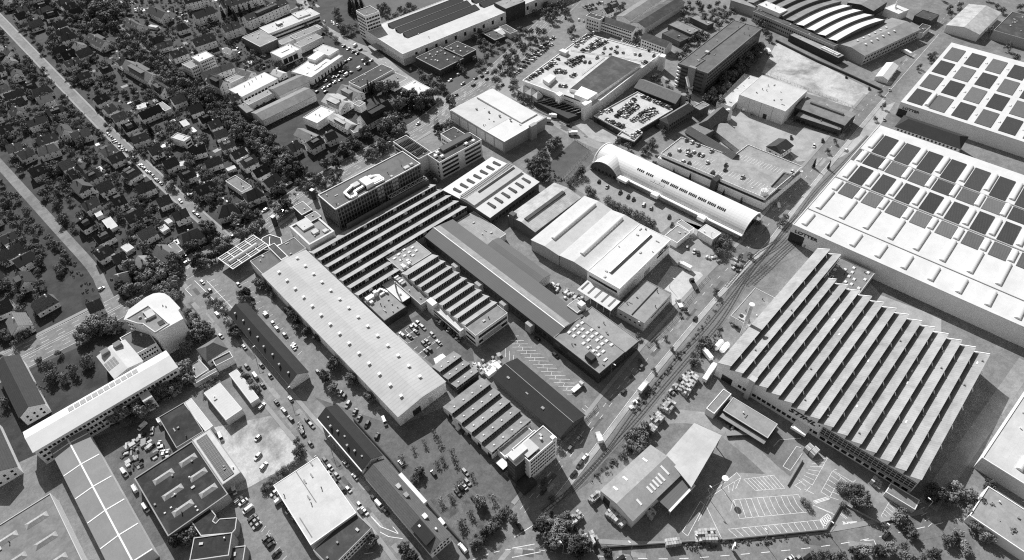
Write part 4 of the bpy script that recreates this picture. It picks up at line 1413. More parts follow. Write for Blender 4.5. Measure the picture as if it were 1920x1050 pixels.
part('ramp', mb, 'asphalt_dark', t)
mb = MB()
mb.bar((*rp[0], 9.9), (*rp[1], 9.9), .5)
mb.bar((*rp[1], 9.9), (*rp[2], 9.9), .5)
part('ramp_wall', mb, 'wallmid', t)
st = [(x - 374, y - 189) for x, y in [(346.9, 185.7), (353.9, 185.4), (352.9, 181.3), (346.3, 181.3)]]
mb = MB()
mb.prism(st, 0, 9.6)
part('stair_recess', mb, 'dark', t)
gable('old_roofed_block', 'dark gabled roof running behind the parking deck', [(380.9, 233.4), (388.4, 231.8), (383.6, 188.8), (374.9, 188.6)], 9, 12, 'y', 'brick', 'tiles_mid')
gable('old_roofed_block', 'grey hipped old works roof with dark west slope near market hall', [(400.8, 232.3), (424.8, 236.4), (425.3, 228.4), (396.7, 221.2)], 8, 12, 'x', 'brick', 'tiles_mid', hip=2)
t, L, W_ = flat('old_flat_block', 'low grey flat roof with three hatches between old works roofs', [(376.8, 235.9), (402.7, 237), (397, 219.3), (378.7, 224.1)], 7, 'brick', 'midroof', .2)
for k in range(3):
    mb = MB()
    mb.box(-3, 1, -3 + k * 2.6, -1.6 + k * 2.6, 7, 7.9)
    part('roof_hatch', mb, 'frame', t)
gable('brick_block', 'long brick block with many windows and dark hipped roof by parking deck', [(381.8, 256.8), (410.8, 256.3), (410.2, 249.2), (379.2, 247.1)], 9, 12.5, 'x', 'brick', 'tiles_mid', hip=2.0, win=(('S', 2, 11, 2, 3.4, 1.3, 1.8),))
gable('long_roof_block', 'long grey gabled block with window strip above the lower deck', [(406.4, 303.1), (420.6, 303.7), (424.3, 267.1), (408.8, 263.1)], 7, 11, 'y', 'brick', 'tiles_mid', win=(('S', 1, 22, 4, 3, 1.6, 1.5), ('N', 1, 22, 4, 3, 1.6, 1.5)))
t = thing('crane_tower', 'steel conveyor tower with white inclined tube among old brick blocks', 'tower', (*[(424.6, 263.2)][0], 0), .4)
mb = MB()
for x in (-2, 2):
    for y in (-2, 2):
        mb.bar((x, y, 0), (x * .7, y * .7, 15), .5)
for z in (4, 8, 12, 15):
    mb.box(-2.4, 2.4, -2.4, 2.4, z - .3, z, bottom=True)
part('frame', mb, 'dark', t)
mb = MB()
mb.bar((-3, -2, 11), (6, 5, 20), 1.6)
part('tube', mb, 'edge', t)
mb = MB()
mb.cyl(-5, 3, 0, 11, 2.2, 12)
part('silo', mb, 'steel', t)
t, L, W_ = flat('plant_block', 'small plant block with open roof near the conveyor tower', [(414.2, 249.7), (425.1, 249.7), (423.5, 243.5), (412.1, 243.2)], 8, 'brick', 'midroof', .5, edge='frame')
t = thing('white_silo', 'round white domed silo beside the old works roof', 'silo', (*[(429.1, 228.7)][0], 0))
mb = MB()
mb.cyl(0, 0, 0, 6, 3.4, 16)
mb.cyl(0, 0, 6, 8.4, 3.4, 16, r1=1.2)
part('tank', mb, 'edge', t)
gable('sloped_annex', 'wide pale grey sloping roof north of the old works', [(406, 224.5), (413.9, 219.5), (408.5, 183.6), (390, 186.6)], 5, 7.5, 'y', 'wallgrey', 'fibre')
gable('gatehouse', 'small dark hip-roofed house at the back of the parking deck', [(412.6, 182.1), (426.8, 182.2), (424.5, 172), (409.3, 168.7)], 5.5, 8.5, 'x', 'wallwhite', 'tiles', hip=1.5, win=(('S', 1, 4, 2, 3, 1.1, 1.4), ('W', 1, 2, 2, 3, 1.1, 1.4)))

# --- retail centre with roof parking
q = [(345.2, 371.8), (441.9, 389.4), (458.5, 318.9), (356, 304.3)]
t = thing('retail_centre', 'wide retail centre with crowded rooftop car park', 'building', (400, 345, 0))
loc = [(x - 400, y - 345) for x, y in q]
mb = MB()
mb.prism(loc, 0, 9.8)
part('wall', mb, 'wallwhite', t)
mb = MB()
mb.prism([(x * .992, y * .992) for x, y in loc], 9.6, 9.9)
part('parking_deck', mb, 'deck', t)
mb = MB()
for i in range(4):
    a, b = loc[i], loc[(i + 1) % 4]
    mb.bar((*a, 10.2), (*b, 10.2), .6)
part('parapet', mb, 'wallwhite', t)
mb = MB()
for off in (0, 1):
    for k in range(1, 9):
        pass
dk = [(x - 400, y - 345) for x, y in [(359.5, 332.2), (424.6, 344.7), (429.6, 316.5), (369.2, 310.7)]]
mb = MB()
mb.prism(dk, 0, 12.6)
part('upper_storey', mb, 'wallwhite', t)
mb = MB()
cx0 = (sum(p[0] for p in dk) / 4, sum(p[1] for p in dk) / 4)
mb.prism([(cx0[0] + (x - cx0[0]) * .98, cx0[1] + (y - cx0[1]) * .98) for x, y in dk], 12.5, 12.75)
part('upper_roof', mb, 'felt', t)
for nm, s, h0, h1, m in (('white_penthouse', [(353.5, 321.5), (366.3, 325.6), (367.8, 309.7), (355.1, 308.7)], 10, 15, 'wallwhite'), ('corner_tower', [(349.5, 309.8), (358.1, 309.3), (356.7, 305.2), (348.5, 305.3)], 0, 14, 'wallwhite'),
                         ('stair_tower', [(347.6, 336.2), (352, 336.1), (352, 331.7), (346.9, 331.1)], 0, 12, 'wallwhite'), ('end_tower', [(450.2, 314.2), (455.4, 315.5), (456.3, 311.2), (451.5, 309.6)], 0, 13, 'wallwhite'),
                         ('lift_house', [(355, 358.2), (365.3, 359.9), (365.7, 353.3), (354, 350.2)], 9.8, 13, 'wallgrey'), ('lift_house', [(398.6, 382.5), (403.6, 382.5), (404.6, 376.2), (399.2, 375)], 9.8, 13, 'wallgrey')):
    mb = MB()
    mb.prism([(x - 400, y - 345) for x, y in s], h0, h1)
    part(nm, mb, m, t)
for k, s in enumerate(([(337.5, 370), (345, 369.9), (345.1, 363.7), (337, 363.1)], [(338.1, 362), (346.7, 362.2), (346.4, 356.4), (338.7, 355.5)], [(339.5, 354.7), (347.6, 355.2), (345.5, 348.5), (338.6, 348.4)])):
    mb = MB()
    pp = [(x - 400, y - 345) for x, y in s]
    c = (sum(p[0] for p in pp) / 4, sum(p[1] for p in pp) / 4)
    mb.prism(pp, 0, 6)
    for i in range(4):
        mb.face([(*pp[i], 6), (*pp[(i + 1) % 4], 6), (*c, 9.5)])
    part('pavilion', mb, 'offwhite', t)
for k in range(9):
    a, b = [(336.5, 347), (345.5, 312.7)], [(346.1, 342.9), (352.7, 310.8)]
    p0, p1 = lerp(a[0], a[1], k / 8), lerp(b[0], b[1], k / 8)
    mb = MB()
    mb.slab([(p0[0] - 400, p0[1] - 345, 5), (p1[0] - 400, p1[1] - 345, 5), (p1[0] - 397, p1[1] - 348, 6.4), (p0[0] - 397, p0[1] - 348, 6.4)], .3)
    part('glass_roof_fold', mb, 'steel' if k < 6 else 'frame', t)
mb = MB()
mb.prism([(x - 400, y - 345) for x, y in [(336.5, 349.3), (348.6, 350), (354.7, 308.3), (337.5, 312.2)]], 0, 4.4)
part('shop_front', mb, 'walldark', t)
mb = MB()
for s in ([(351.9, 330.7), (355.3, 312.2)], ):
    a, b = (s[0][0] - 400, s[0][1] - 345), (s[1][0] - 400, s[1][1] - 345)
    mb.bar((*a, 10.8), (*b, 10.8), .9)
    mb.bar((*a, 7.2), (*b, 7.2), .7)
part('window_band', mb, 'glass', t)
mb = MB()
for s in ([(409.5, 378.4), (442.8, 313.5)], [(386, 343.6), (420.8, 349.6)]):
    mb.bar((s[0][0] - 400, s[0][1] - 345, 10.6), (s[1][0] - 400, s[1][1] - 345, 10.6), .3)
part('deck_railing', mb, 'frame', t)
mk = MB()
for qd, n in (([(412.2, 379.4), (442.7, 385.2), (411.9, 372.7), (442.4, 380)], 11), ([(416.8, 369.3), (443.8, 374.9), (417.3, 360.3), (445, 366.4)], 10), ([(449.4, 354.7), (451.9, 320.9), (457.4, 357), (459.8, 322.9)], 16), ([(435, 345.3), (438.1, 315.4), (442.8, 347.5), (445.7, 317.3)], 14)):
    bays(mk, [(x - 400, y - 345) for x, y in qd], n, True, False, .2, 9.94)
part('bay_lines', mk, 'line', t)
# lower deck
t, L, W_ = flat('parking_deck', 'low dark-walled parking deck crowded with cars beside retail centre', [(352.5, 262.5), (402.5, 261.5), (404, 298), (353, 299.5)], 5, 'walldark', 'deck', .8, edge='wallgrey')
for k in range(5):
    on_side(t, 'shop_window', L, W_, 'W', 5 + k * 7, 3, .5, 3.8, 'glass')
mk = MB()
for x in (-16, -2, 12):
    bays(mk, [(x, -12), (x, 14), (x + 5, -12), (x + 5, 14)], 11, True, False, .2, 5.09)
part('bay_lines', mk, 'line', t)
flat('deck_corner', 'dark brick corner piece of the lower parking deck', [(347.4, 268.9), (356.7, 272.2), (364.9, 256.2), (347.8, 257.4)], 4.4, 'walldark', 'deck', .8, edge='wallgrey')

# --- slab office
t, L, W_ = flat('slab_office', 'long dark brick slab office with gravel roof and zigzag parapet', [(439, 289.2), (534.3, 297.8), (539.7, 272.9), (444.7, 261.9)], 20, 'brick', 'gravelroof', .5, edge='steel')
windows(t, L, W_, 'S', 6, 30, 1.6, 3.1, 2.2, 1.5)
for r in range(6):
    on_side(t, 'window_band', L, W_, 'W', 6, 8, 1.6 + r * 3.1, 3.0 + r * 3.1, 'glass')
    on_side(t, 'window_band', L, W_, 'W', W_ - 7, 8, 1.6 + r * 3.1, 3.0 + r * 3.1, 'glass')
mb = MB()
mb.box(-L / 2 - 1.4, -L / 2 + 1.4, -3, 3, 0, 21.4)
part('stair_core', mb, 'steel', t)
for r in range(6):
    mb = MB()
    mb.box(-L / 2 - 1.8, -L / 2 - .1, W_ / 2 - 3.5, W_ / 2 - .4, 1.2 + r * 3.1, 2.4 + r * 3.1, bottom=True)
    part('balcony', mb, 'edge', t)
mb = MB()
mb.bar((-L / 2, 0, 20.6), (-L / 2 + 18, -1, 20.6), .4)
mb.bar((-L / 2 + 18, -1, 20.6), (-L / 2 + 18, 3, 20.6), .4)
mb.bar((-L / 2 + 18, 3, 20.6), (L / 2, 2, 20.6), .4)
part('roof_ridge', mb, 'steel', t)
mb = MB()
mb.box(-L / 2 + 28, -L / 2 + 31, 2, 5, 20, 21.5)
part('roof_unit', mb, 'frame', t)

# --- office range and halls behind retail centre
t, L, W_ = gable('office_range', 'white three-storey range with dark roof above the rooftop car park', [(470.5, 415.8), (477.1, 415), (486.6, 365.2), (474, 363.3)], 9.5, 12, 'y', 'wallwhite', 'felt', over=.3, win=(('N', 3, 22, 1.2, 2.9, 1.8, 1.3),))
flat('range_end', 'white cube end of the range with dark flat roof', [(465.6, 412.8), (472.9, 413.1), (475.3, 398.5), (467.7, 396.6)], 11.5, 'wallwhite', 'felt', .5, edge='edge', win=(('W', 3, 5, 1.2, 3.2, 1.6, 1.4),))
gable('rear_hall', 'long grey hall roof stretching back behind the white range, nearer pair', [(492.8, 398.6), (556.1, 404.7), (554.2, 393.2), (494.7, 380.5)], 7, 9, 'x', 'wallgrey', 'midroof')
gable('rear_hall', 'long darker hall roof stretching back behind the white range', [(493.4, 377.8), (559.5, 387.5), (559.7, 369.8), (491.9, 363.8)], 7, 9.5, 'x', 'wallgrey', 'felt')
gable('stepped_block', 'small dark-roofed white block at the end of the car park', [(473.5, 351.9), (483.6, 352.4), (485.4, 326.7), (474.5, 325.6)], 8, 11, 'y', 'wallwhite', 'felt', win=(('N', 2, 9, 1.5, 3, 1.6, 1.4),))
flat('garden_block', 'low dark flat roof among trees behind the slab office', [(514.3, 353.2), (528, 354.5), (526.7, 324.7), (515, 329.4)], 5, 'brick', 'midroof', .3)
flat('garden_block', 'low dark flat roof with two white hatches near the stepped block', [(499.2, 345.9), (510.7, 347.3), (508.8, 324.7), (494.1, 325.4)], 5, 'brick', 'felt', .3)
flat('garden_block', 'low grey flat roof beside the trees at the upper edge', [(541.9, 348), (549.8, 347.7), (547.4, 326.2), (537.6, 326.7)], 5, 'brick', 'midroof', .3)

# --- market hall, arch shed
t, L, W_ = flat('market_hall', 'tall pale windowless hall with smooth cream roof', [(446.7, 231.6), (485.1, 236.1), (488, 197.7), (450.7, 193.5)], 12, 'wallgrey', 'offwhite', .2, cat='hall')
for k in range(1, 4):
    on_side(t, 'wall_joint', L, W_, 'W', k * W_ / 4, .3, 0, 11.8, 'wallmid', .04)
    on_side(t, 'wall_joint', L, W_, 'S', k * L / 4, .3, 0, 11.8, 'wallmid', .04)
on_side(t, 'door', L, W_, 'W', 24, 3, 0, 4, 'dark')
flat('market_annex', 'low pale annex roof on the far side of the cream hall', [(435.3, 245.8), (487.8, 251.2), (491, 241.8), (439, 230.8)], 5, 'wallgrey', 'offwhite', .2)
t, L, W_ = gable('arched_shed', 'grey shed with ridge monitor and lower lean-to beside the market hall', [(469.4, 192.8), (489, 196.4), (491.8, 156.6), (471.6, 156.5)], 7.5, 9, 'y', 'walldark', 'midroof', cat='shed')
mb = MB()
mb.box(-L / 2 + 6, L / 2 - 6, -1.0, 1.0, 8.8, 10)
part('ridge_monitor', mb, 'greysheet', t)
t, L, W_ = flat('lean_to', 'long pale lean-to roof in front of the grey shed', [(460.5, 190), (471.4, 190.8), (475.6, 157.6), (467.8, 155.5)], 5, 'walldark', 'midroof', .15)
windows(t, L, W_, 'W', 1, 8, 1, 3, 3, 2.2)

# --- wavy-roofed works at the upper edge
fr_c, fr_a, fr_L, fr_W = rect([(577.4, 221.3), (643.1, 214), (665, 330), (600, 337)])
t = thing('wave_roof_works', 'large works with rows of arched roof fins, some bays brilliant white', 'factory hall', (fr_c.x, fr_c.y, 0), fr_a)
mb = MB()
mb.box(-fr_L / 2, fr_L / 2, -fr_W / 2, fr_W / 2, 0, 9)
part('wall', mb, 'wallmid', t)
NB = 10
for i in range(NB):
    y0 = -fr_W / 2 + i * fr_W / NB
    y1 = y0 + fr_W / NB
    mb, mf = MB(), MB()
    for j in range(12):
        u0, u1 = j / 12, (j + 1) / 12
        xa, xb = -fr_L / 2 + u0 * fr_L, -fr_L / 2 + u1 * fr_L
        za, zb = 9.2 + 2.6 * math.sin(math.pi * u0), 9.2 + 2.6 * math.sin(math.pi * u1)
        mb.face([(xa, y0, za + 2.4), (xb, y0, zb + 2.4), (xb, y1, zb + .1), (xa, y1, za + .1)])
        mf.slab([(xa, y0 - .4, za + 2.9), (xb, y0 - .4, zb + 2.9), (xb, y0, zb + 2.9), (xa, y0, za + 2.9)], 2.9)
    part('arched_bay', mb, 'white' if i < 4 else 'midroof', t)
    part('arched_fin', mf, 'brick', t)
flat('works_front', 'long dark window-banded office front of the wave roof works', [(582.3, 308.9), (595.9, 306.9), (582.9, 221.2), (575.5, 220.2)], 9, 'wallmid', 'felt', .3, win=(('W', 2, 40, 2, 3.4, 1.4, 1.5),))
flat('white_box', 'white box storey perched at the corner of the wave roof works', [(592.4, 307.9), (603.2, 309.1), (599, 284.5), (587.7, 284.4)], 13, 'wallwhite', 'white', .2)
t, L, W_ = flat('platform_canopy', 'pale platform roof with white crates on its end', [(571.9, 262.4), (580.4, 261.5), (571, 209.4), (563.4, 210.7)], 6, 'walldark', 'grey', .15)
for k in range(8):
    mb = MB()
    yy = -W_ / 2 + 3 + k * 2.2
    mb.box(-2.5, 2.5, yy, yy + 1.3, 6.1, 7)
    part('white_crate', mb, 'white', t)
t, L, W_ = gable('pitched_works', 'pitched grey works hall with dots of vents by the street', [(579.8, 221.7), (576.9, 194), (651.1, 184.7), (661.3, 212.2)], 9, 11, 'x', 'wallmid', 'grey', over=.3, cat='hall')
for s in (-1, 1):
    for k in range(6):
        put(t, 'roof_vent', vent, -L / 2 + 14 + k * 8, s * 4, 10.4)
windows(t, L, W_, 'S', 2, 18, 1.4, 3.6, 2.4, 1.6)
t, L, W_ = gable('white_tent', 'white tent hall standing by the street corner', [(560.4, 175.7), (588.9, 179.6), (590.4, 169.9), (563.4, 166.4)], 3.6, 5.4, 'x', 'wallwhite', 'white', over=.2, cat='tent')
gable('far_hall', 'dark roofed far hall behind the wave roof works', [(658.4, 257.2), (692, 256.1), (689.6, 228.2), (668.1, 234.4)], 8, 10, 'x', 'walldark', 'midroof')
t, L, W_ = flat('far_white_block', 'white stepped block with chimney beyond the pitched works', [(678, 226.3), (691.5, 224.5), (689, 210.4), (672.7, 211.5)], 7, 'wallwhite', 'white', .2)
mb = MB()
mb.cyl(2, 3, 7, 18, .9, 10, r1=.6)
part('chimney', mb, 'wallwhite', t)
flat('far_dark_block', 'dark flat roof with white hatch near the street at upper right', [(685.2, 199.5), (700.5, 201.5), (698, 187.9), (680.1, 183.3)], 6, 'walldark', 'felt', .3)
flat('far_dark_block', 'small dark yard roof with pale rim by the upper right street', [(657.5, 187.4), (673.2, 189.8), (675, 182.1), (654.1, 179.8)], 5, 'wallgrey', 'felt', .5, edge='frame')
gable('upper_left_hall', 'grey hall corner at the top edge before the wave roof works', [(590.4, 339.1), (607.4, 338.6), (610.3, 313.6), (592.8, 313.1)], 9, 11, 'y', 'wallmid', 'fibre')

# --- long hall with dark roof strips, tower, planted flat roof
t, L, W_ = flat('striped_hall', 'very long pale hall with three long dark roof strips', [(302, 479), (560, 468), (563, 531), (304, 542)], 11, 'wallgrey', 'offwhite', .3, edge='edge', cat='hall')
for i in range(3):
    for x0, x1 in ((-L / 2 + 20, -L / 2 + 104), (-L / 2 + 109, -L / 2 + 196)):
        y = -10 + i * 12.5
        mb = MB()
        mb.slab([(x0, y, 11.5), (x1, y, 11.5), (x1, y + 7.5, 14), (x0, y + 7.5, 14)], .3)
        mb.box(x0, x1, y + 7, y + 7.6, 11, 14)
        part('dark_roof_strip', mb, ['solar', 'edge'], t)
for k in range(14):
    on_side(t, 'window', L, W_, 'S', 14 + k * 11, 2.6, 4.4, 8, 'glass')
mb = MB()
mb.box(-L / 2, -L / 2 + 16, -W_ / 2 - .6, W_ / 2 - 24, 0, 6)
part('foyer', mb, 'wallmid', t)
mb = MB()
mb.box(-L / 2 - 9, -L / 2 - .2, 2, 14, 4.4, 5.0, bottom=True)
part('entrance_canopy', mb, 'grey', t)
t, L, W_ = flat('logo_block', 'taller block with dark front at the end of the striped hall', [(420.3, 489.6), (445.9, 493), (443.1, 469.7), (421, 476.1)], 14, 'walldark', 'grey', .3)
t, L, W_ = flat('hotel_tower', 'white seven-storey tower with striped window bands and dark roof', [(305, 537.3), (320, 536.5), (321, 552.6), (305.6, 553.4)], 25, 'wallwhite', 'gravelroof', .6, edge='edge')
for sd in 'SW':
    ln = L if sd == 'S' else W_
    for r in range(7):
        on_side(t, 'window_band', L, W_, sd, ln / 2, ln - 1.6, 2.2 + r * 3.2, 3.9 + r * 3.2, 'glass')
for sd in 'SW':
    ln = L if sd == 'S' else W_
    for k in range(1, 5):
        on_side(t, 'pillar', L, W_, sd, k * ln / 5, .35, .5, 24.6, 'wallwhite', .16)
t, L, W_ = flat('planted_block', 'dark planted flat roof with white domes and pale rim, larger half', [(309.4, 473.5), (338.6, 471.3), (337.9, 442.2), (312.1, 437.3)], 7, 'walldark', 'greenroof', .4, edge='frame')
for (x, y) in ((-9, 8), (-2, 11), (5, 9), (8, 2), (-5, -3), (2, -8), (9, -9)):
    put(t, 'roof_dome', rooflight_mesh(1.6, 1.6, .9, 'roof_dome'), x, y, 7.1)
windows(t, L, W_, 'S', 1, 8, .8, 3, 2.2, 3.2)
t, L, W_ = flat('planted_block', 'smaller dark planted flat roof adjoining the domed one', [(338.1, 464.7), (353.9, 467.8), (354.8, 442.8), (337.9, 441.2)], 8.2, 'walldark', 'greenroof', .4, edge='frame')
for (x, y) in ((-5, 6), (1, 4), (5, -2), (-3, -4)):
    put(t, 'roof_dome', rooflight_mesh(1.6, 1.6, .9, 'roof_dome'), x, y, 8.3)
gable('pavilion', 'small white gabled pavilion among trees near striped hall', [(396.4, 466.5), (406.2, 468), (405, 455.5), (395.7, 453.6)], 3.4, 5, 'x', 'wallwhite', 'white')
flat('garden_pavilion', 'dark flat pavilion roof with pale rim among the trees', [(387.2, 468.4), (397.3, 469.4), (395.2, 450.3), (382.3, 448.9)], 4, 'walldark', 'felt', .3, edge='frame')
flat('solar_shed', 'low shed covered with dark panels near the striped hall', [(402.5, 464.8), (412, 464.8), (408.8, 446.6), (401.7, 448.2)], 5, 'wallgrey', 'solar', .2)

# --- white hall with lettering and solar arrays on the right
LO = thing('solar_hall', 'enormous white roof with barrel skylights and dark solar arrays', 'hall', (339.7, 120.7, 0), R(5.906))
XL, YL = 142, 170
mb = MB()
mb.box(0, XL, -YL, 0, 0, 12.9)
part('wall', mb, 'wallgrey', LO)
mb = MB()
mb.box(.4, XL - .4, -YL + .4, -.4, 12.8, 13.0)
part('roof', mb, 'white', LO)
mb = MB()
mb.box(-.05, XL, -.5, .05, 12.6, 13.3, bottom=True)
mb.box(-.05, .5, -YL, -.5, 12.6, 13.3, bottom=True)
part('parapet', mb, 'white', LO)
for x, w in ((20.3, .5), (62.8, .9), (104.0, .9)):
    mb = MB()
    mb.box(x - w / 2, x + w / 2, -YL, -.6, 13.0, 13.35)
    part('roof_joint', mb, 'steel' if w < .6 else 'grey', LO)
for nm, x, ln in (('A', 10.6, 13), ('B', 35.4, 21.8), ('C', 54.6, 11.4), ('D', 75, 17.4), ('E', 96, 13.6), ('F', 120, 21), ):
    me = barrel_mesh(ln, 3.4, .85)
    for k in range(11):
        put(LO, 'skylight', me, x, -5.6 - k * 15.1, 13.0)


def array(t, x0, x1, y0, y1, z, m):
    mb = MB()
    a, b = (x1 - x0) / 2, (y1 - y0) / 2
    mb.box(-a, a, -b, b, 0, .35)
    part('solar_array', mb, m, t, loc=((x0 + x1) / 2, (y0 + y1) / 2, z))


for k in range(11):
    y1 = -8.9 - k * 15.1
    array(LO, 47.2, 61.2, y1 - 9.3, y1, 13.0, 'solarlite')
    array(LO, 64.2, 85, y1 - 8.7, y1, 13.0, 'solar')
    array(LO, 88.4, 102.6, y1 - 10.2, y1 + .4, 13.0, 'solarlite' if k % 3 else 'solar')
    array(LO, 105.4, 130.6, y1 - 8.9, y1 + .6, 13.0, 'solar')
array(LO, 88, 103, -2.6, -1.0, 13.0, 'solarlite')
sign(LO, 'LOTTER', 0, 0, 'W', 10.2, 8.3, 3.0, 1.35, proud=.3)
mb = MB()
mb.box(-.15, .1, -9.8, -.5, 0, 7.2)
part('glazed_entrance', mb, 'glass', LO)
mb = MB()
mb.box(-.12, .1, -12, -11, 0, 2.4)
part('door', mb, 'steel', LO)
L2 = thing('solar_hall', 'second white lettered hall with striped solar arrays farther up the street', 'hall', (524, 139.5, 0), R(6.2))
mb = MB()
mb.box(0, 120, -120, 0, 0, 10.9)
part('wall', mb, 'wallgrey', L2)
mb = MB()
mb.box(0, 120, -120, 0, 10.92, 11.3)
part('roof', mb, 'white', L2)
for i in range(4):
    for k in range(7):
        array(L2, 4 + i * 28, 27 + i * 28, -14 - k * 16, -3 - k * 16, 11.3, 'solarlite' if (i + k) % 2 else 'solar')
        put(L2, 'skylight', barrel_mesh(20, 3.2, 1.4) if not (i or k) else bpy.data.objects['skylight'].data, 16 + i * 28, -16.8 - k * 16, 11.3)
sign(L2, 'LOTTER', 0, 0, 'W', 9, 6.6, 2.6, 1.3, proud=.3)
mb = MB()
mb.box(-.15, .1, -7, -.6, 0, 6)
part('glazed_entrance', mb, 'glass', L2)
t, L, W_ = gable('hipped_office', 'grey hipped-roof office with rows of windows between the white halls', [(494, 95), (512, 97), (507, 141), (489, 139)], 11, 14.5, 'y', 'wallgrey', 'slate', hip=5, win=(('N', 3, 16, 2, 3.1, 1.3, 1.6), ('W', 3, 5, 2, 3.1, 1.3, 1.6), ('E', 3, 5, 2, 3.1, 1.3, 1.6)))
t.location.x, t.location.y = 502, 106

# ================================================================ big saw-tooth hall with lettering, and its yard
def stihl_skip(i, a, b):
    return (a, b + 21) if i >= 13 else (a, b)


q = [(219.1, 90.2), (312.1, 97.6), (320.2, -4.2), (227.2, -11.6)]
t, L, W_, p = sawtooth('sawtooth_hall', 'huge pale sawtooth hall with fifteen roof strips and lettered front', q, 15, 10.9, 14.4, roof='fibre', wall='wallwhite', glass='glazing', barstep=3.2, barm='dark', skip=stihl_skip, glz=.95)
mb = MB()
mb.box(L / 2 + .05, L / 2 + 21, W_ / 2 - 2 * p + .1, W_ / 2, 0, 10.9)
part('rear_wall', mb, 'wallgrey', t)
gut = MB()
gut.slab([(-.3, -.35, 0), (.3, -.35, 0), (.3, -1.5, -2.2), (-.3, -1.5, -2.2)], .35)
gut = gut.mesh('gutter_box', 'edge')
for i in range(15):
    xa, xb = stihl_skip(i, -L / 2, L / 2)
    k = 0
    while True:
        xx = xa + 9 + (i * 2.3) % 4 + k * 14.2
        if xx > xb - 2:
            break
        put(t, 'gutter_box', gut, xx, -W_ / 2 + i * p - .1, 14.55)
        k += 1
rnd = random.Random(5)
for k in range(26):
    i = rnd.randrange(14)
    xx, v = rnd.uniform(-L / 2 + 4, L / 2 - 4), rnd.uniform(.2, .8)
    mb = MB()
    if k % 2:
        mb.slab([(-.9, -.35, .12), (.9, -.35, .12), (.9, .35, .02), (-.9, .35, .02)], .1)
        part('roof_pane', mb, 'edge', t, loc=(xx, -W_ / 2 + (i + v) * p, 14.5 - 3.4 * v))
    else:
        mb.cyl(0, 0, -.4, 1.0, .4, 8)
        part('roof_vent', mb, 'steel', t, loc=(xx, -W_ / 2 + (i + v) * p, 14.3 - 3.4 * v))
for i in range(15):   # white verge boards on the east end
    mb = MB()
    xb = stihl_skip(i, -L / 2, L / 2)[1]
    y0 = -W_ / 2 + i * p
    mb.slab([(xb + .1, y0, 14.6), (xb + .5, y0, 14.6), (xb + .5, y0 + p, 11.1), (xb + .1, y0 + p, 11.1)], .25)
    part('verge_board', mb, 'edge', t)
SZ = 7.5
sign(t, 'STIHL', L, W_, 'W', 47.3, SZ, 3.9, 1.4, .3, proud=.25)
mb = MB()
mb.cyl(0, 0, -.3, .3, .35, 10)
o = part('letter_mark', mb, 'dark', t, loc=(-L / 2 - .2, W_ / 2 - 56, SZ + 2.2))
o.rotation_euler = (0, math.pi / 2, 0)
windows(t, L, W_, 'W', 1, 16, 2.0, 3, 2.0, 2.0, u0=.12, u1=.56)
on_side(t, 'gate', L, W_, 'W', 7, 6, 0, 4.6, 'glass')
mb = MB()
mb.box(-L / 2 - 2.6, -L / 2 - .05, W_ / 2 - 21, W_ / 2 - 18.6, 0, 15.4)
mb.box(-L / 2 - 3.0, -L / 2 + .3, W_ / 2 - 21.4, W_ / 2 - 18.2, 15.4, 16.4)
part('duct_stack', mb, 'frame', t)
mb = MB()
mb.box(-L / 2 - 6, -L / 2 - .1, -2, 5.5, 4.0, 4.5, bottom=True)
mb.box(-L / 2 - 6.1, -L / 2 - 5.6, -2, 5.5, 3.4, 4.9, bottom=True)
part('gate_canopy', mb, 'edge', t)
# glazed curtain wall along the southern half of the front
y0, y1 = -W_ / 2 + .4, -W_ / 2 + 44.5
xf = -L / 2 - .35
mb = MB()
mb.box(xf, -L / 2 + .05, y0, y1, 5.2, 10.3, bottom=True)
part('curtain_wall', mb, 'glass', t)
mb = MB()
for k in range(22):
    yy = y0 + k * (y1 - y0) / 21
    mb.box(xf - .12, xf, yy - .09, yy + .09, 5.2, 10.4)
for z in (5.25, 6.95, 8.6, 10.3):
    mb.box(xf - .12, xf, y0, y1, z - .09, z + .09, bottom=True)
part('glazing_bars', mb, 'frame', t)
mb = MB()
mb.box(-L / 2 - 1.2, -L / 2 - .05, y0, y1, 4.5, 5.1, bottom=True)
part('ledge', mb, 'wallmid', t)
for k in range(12):
    mb = MB()
    yy = y0 + 1 + k * 3.6
    mb.box(-L / 2 - .1, -L / 2 + .1, yy, yy + 2.6, 1, 3.8)
    part('window', mb, 'glass', t)
t2, L2_, W2_ = flat('gate_lodge', 'small grey flat lodge beyond the end of the lettered hall', [(217.2, -3.6), (224.1, -3.4), (225.1, -16.6), (220.1, -16.2)], 3.6, 'wallgrey', 'midroof', .2)
# flat roof with skylights, stores, stack, tanks
t, L, W_ = flat('dotted_flat_roof', 'grey flat roof with scattered white square skylights beside lettered hall', [(312.7, 85.5), (341.1, 85.9), (341.9, 66), (317.8, 64.1)], 7, 'wallmid', 'midroof', .3, edge='frame')
rs = random.Random(3)
for ix in range(5):
    for iy in range(5):
        if rs.random() < .75:
            put(t, 'skylight', sky1, -L / 2 + 3 + ix * (L - 6) / 4 + rs.uniform(-1, 1), -W_ / 2 + 2.5 + iy * (W_ - 5) / 4 + rs.uniform(-.7, .7), 7.05)
structure('pale_ramp', [[(326.5, 64.6), (341, 65.5), (336.3, 56.5), (343.6, 24.7), (330.1, 18.8), (330.3, 30.8), (330.2, 47)]], 0.06, 'concrete')
t, L, W_ = flat('track_store', 'grey flat-roofed store with roof pit between tracks and sawtooth hall', [(255.1, 106.8), (283.6, 108.5), (285.5, 96.3), (256.9, 94)], 5.5, 'wallgrey', 'midroof', .3, edge='frame')
mb = MB()
mb.box(-L / 2 + 1, -L / 2 + 5, -W_ / 2 + 4, W_ / 2 - 4, 5.5, 6.6)
part('roof_pit', mb, 'frame', t)
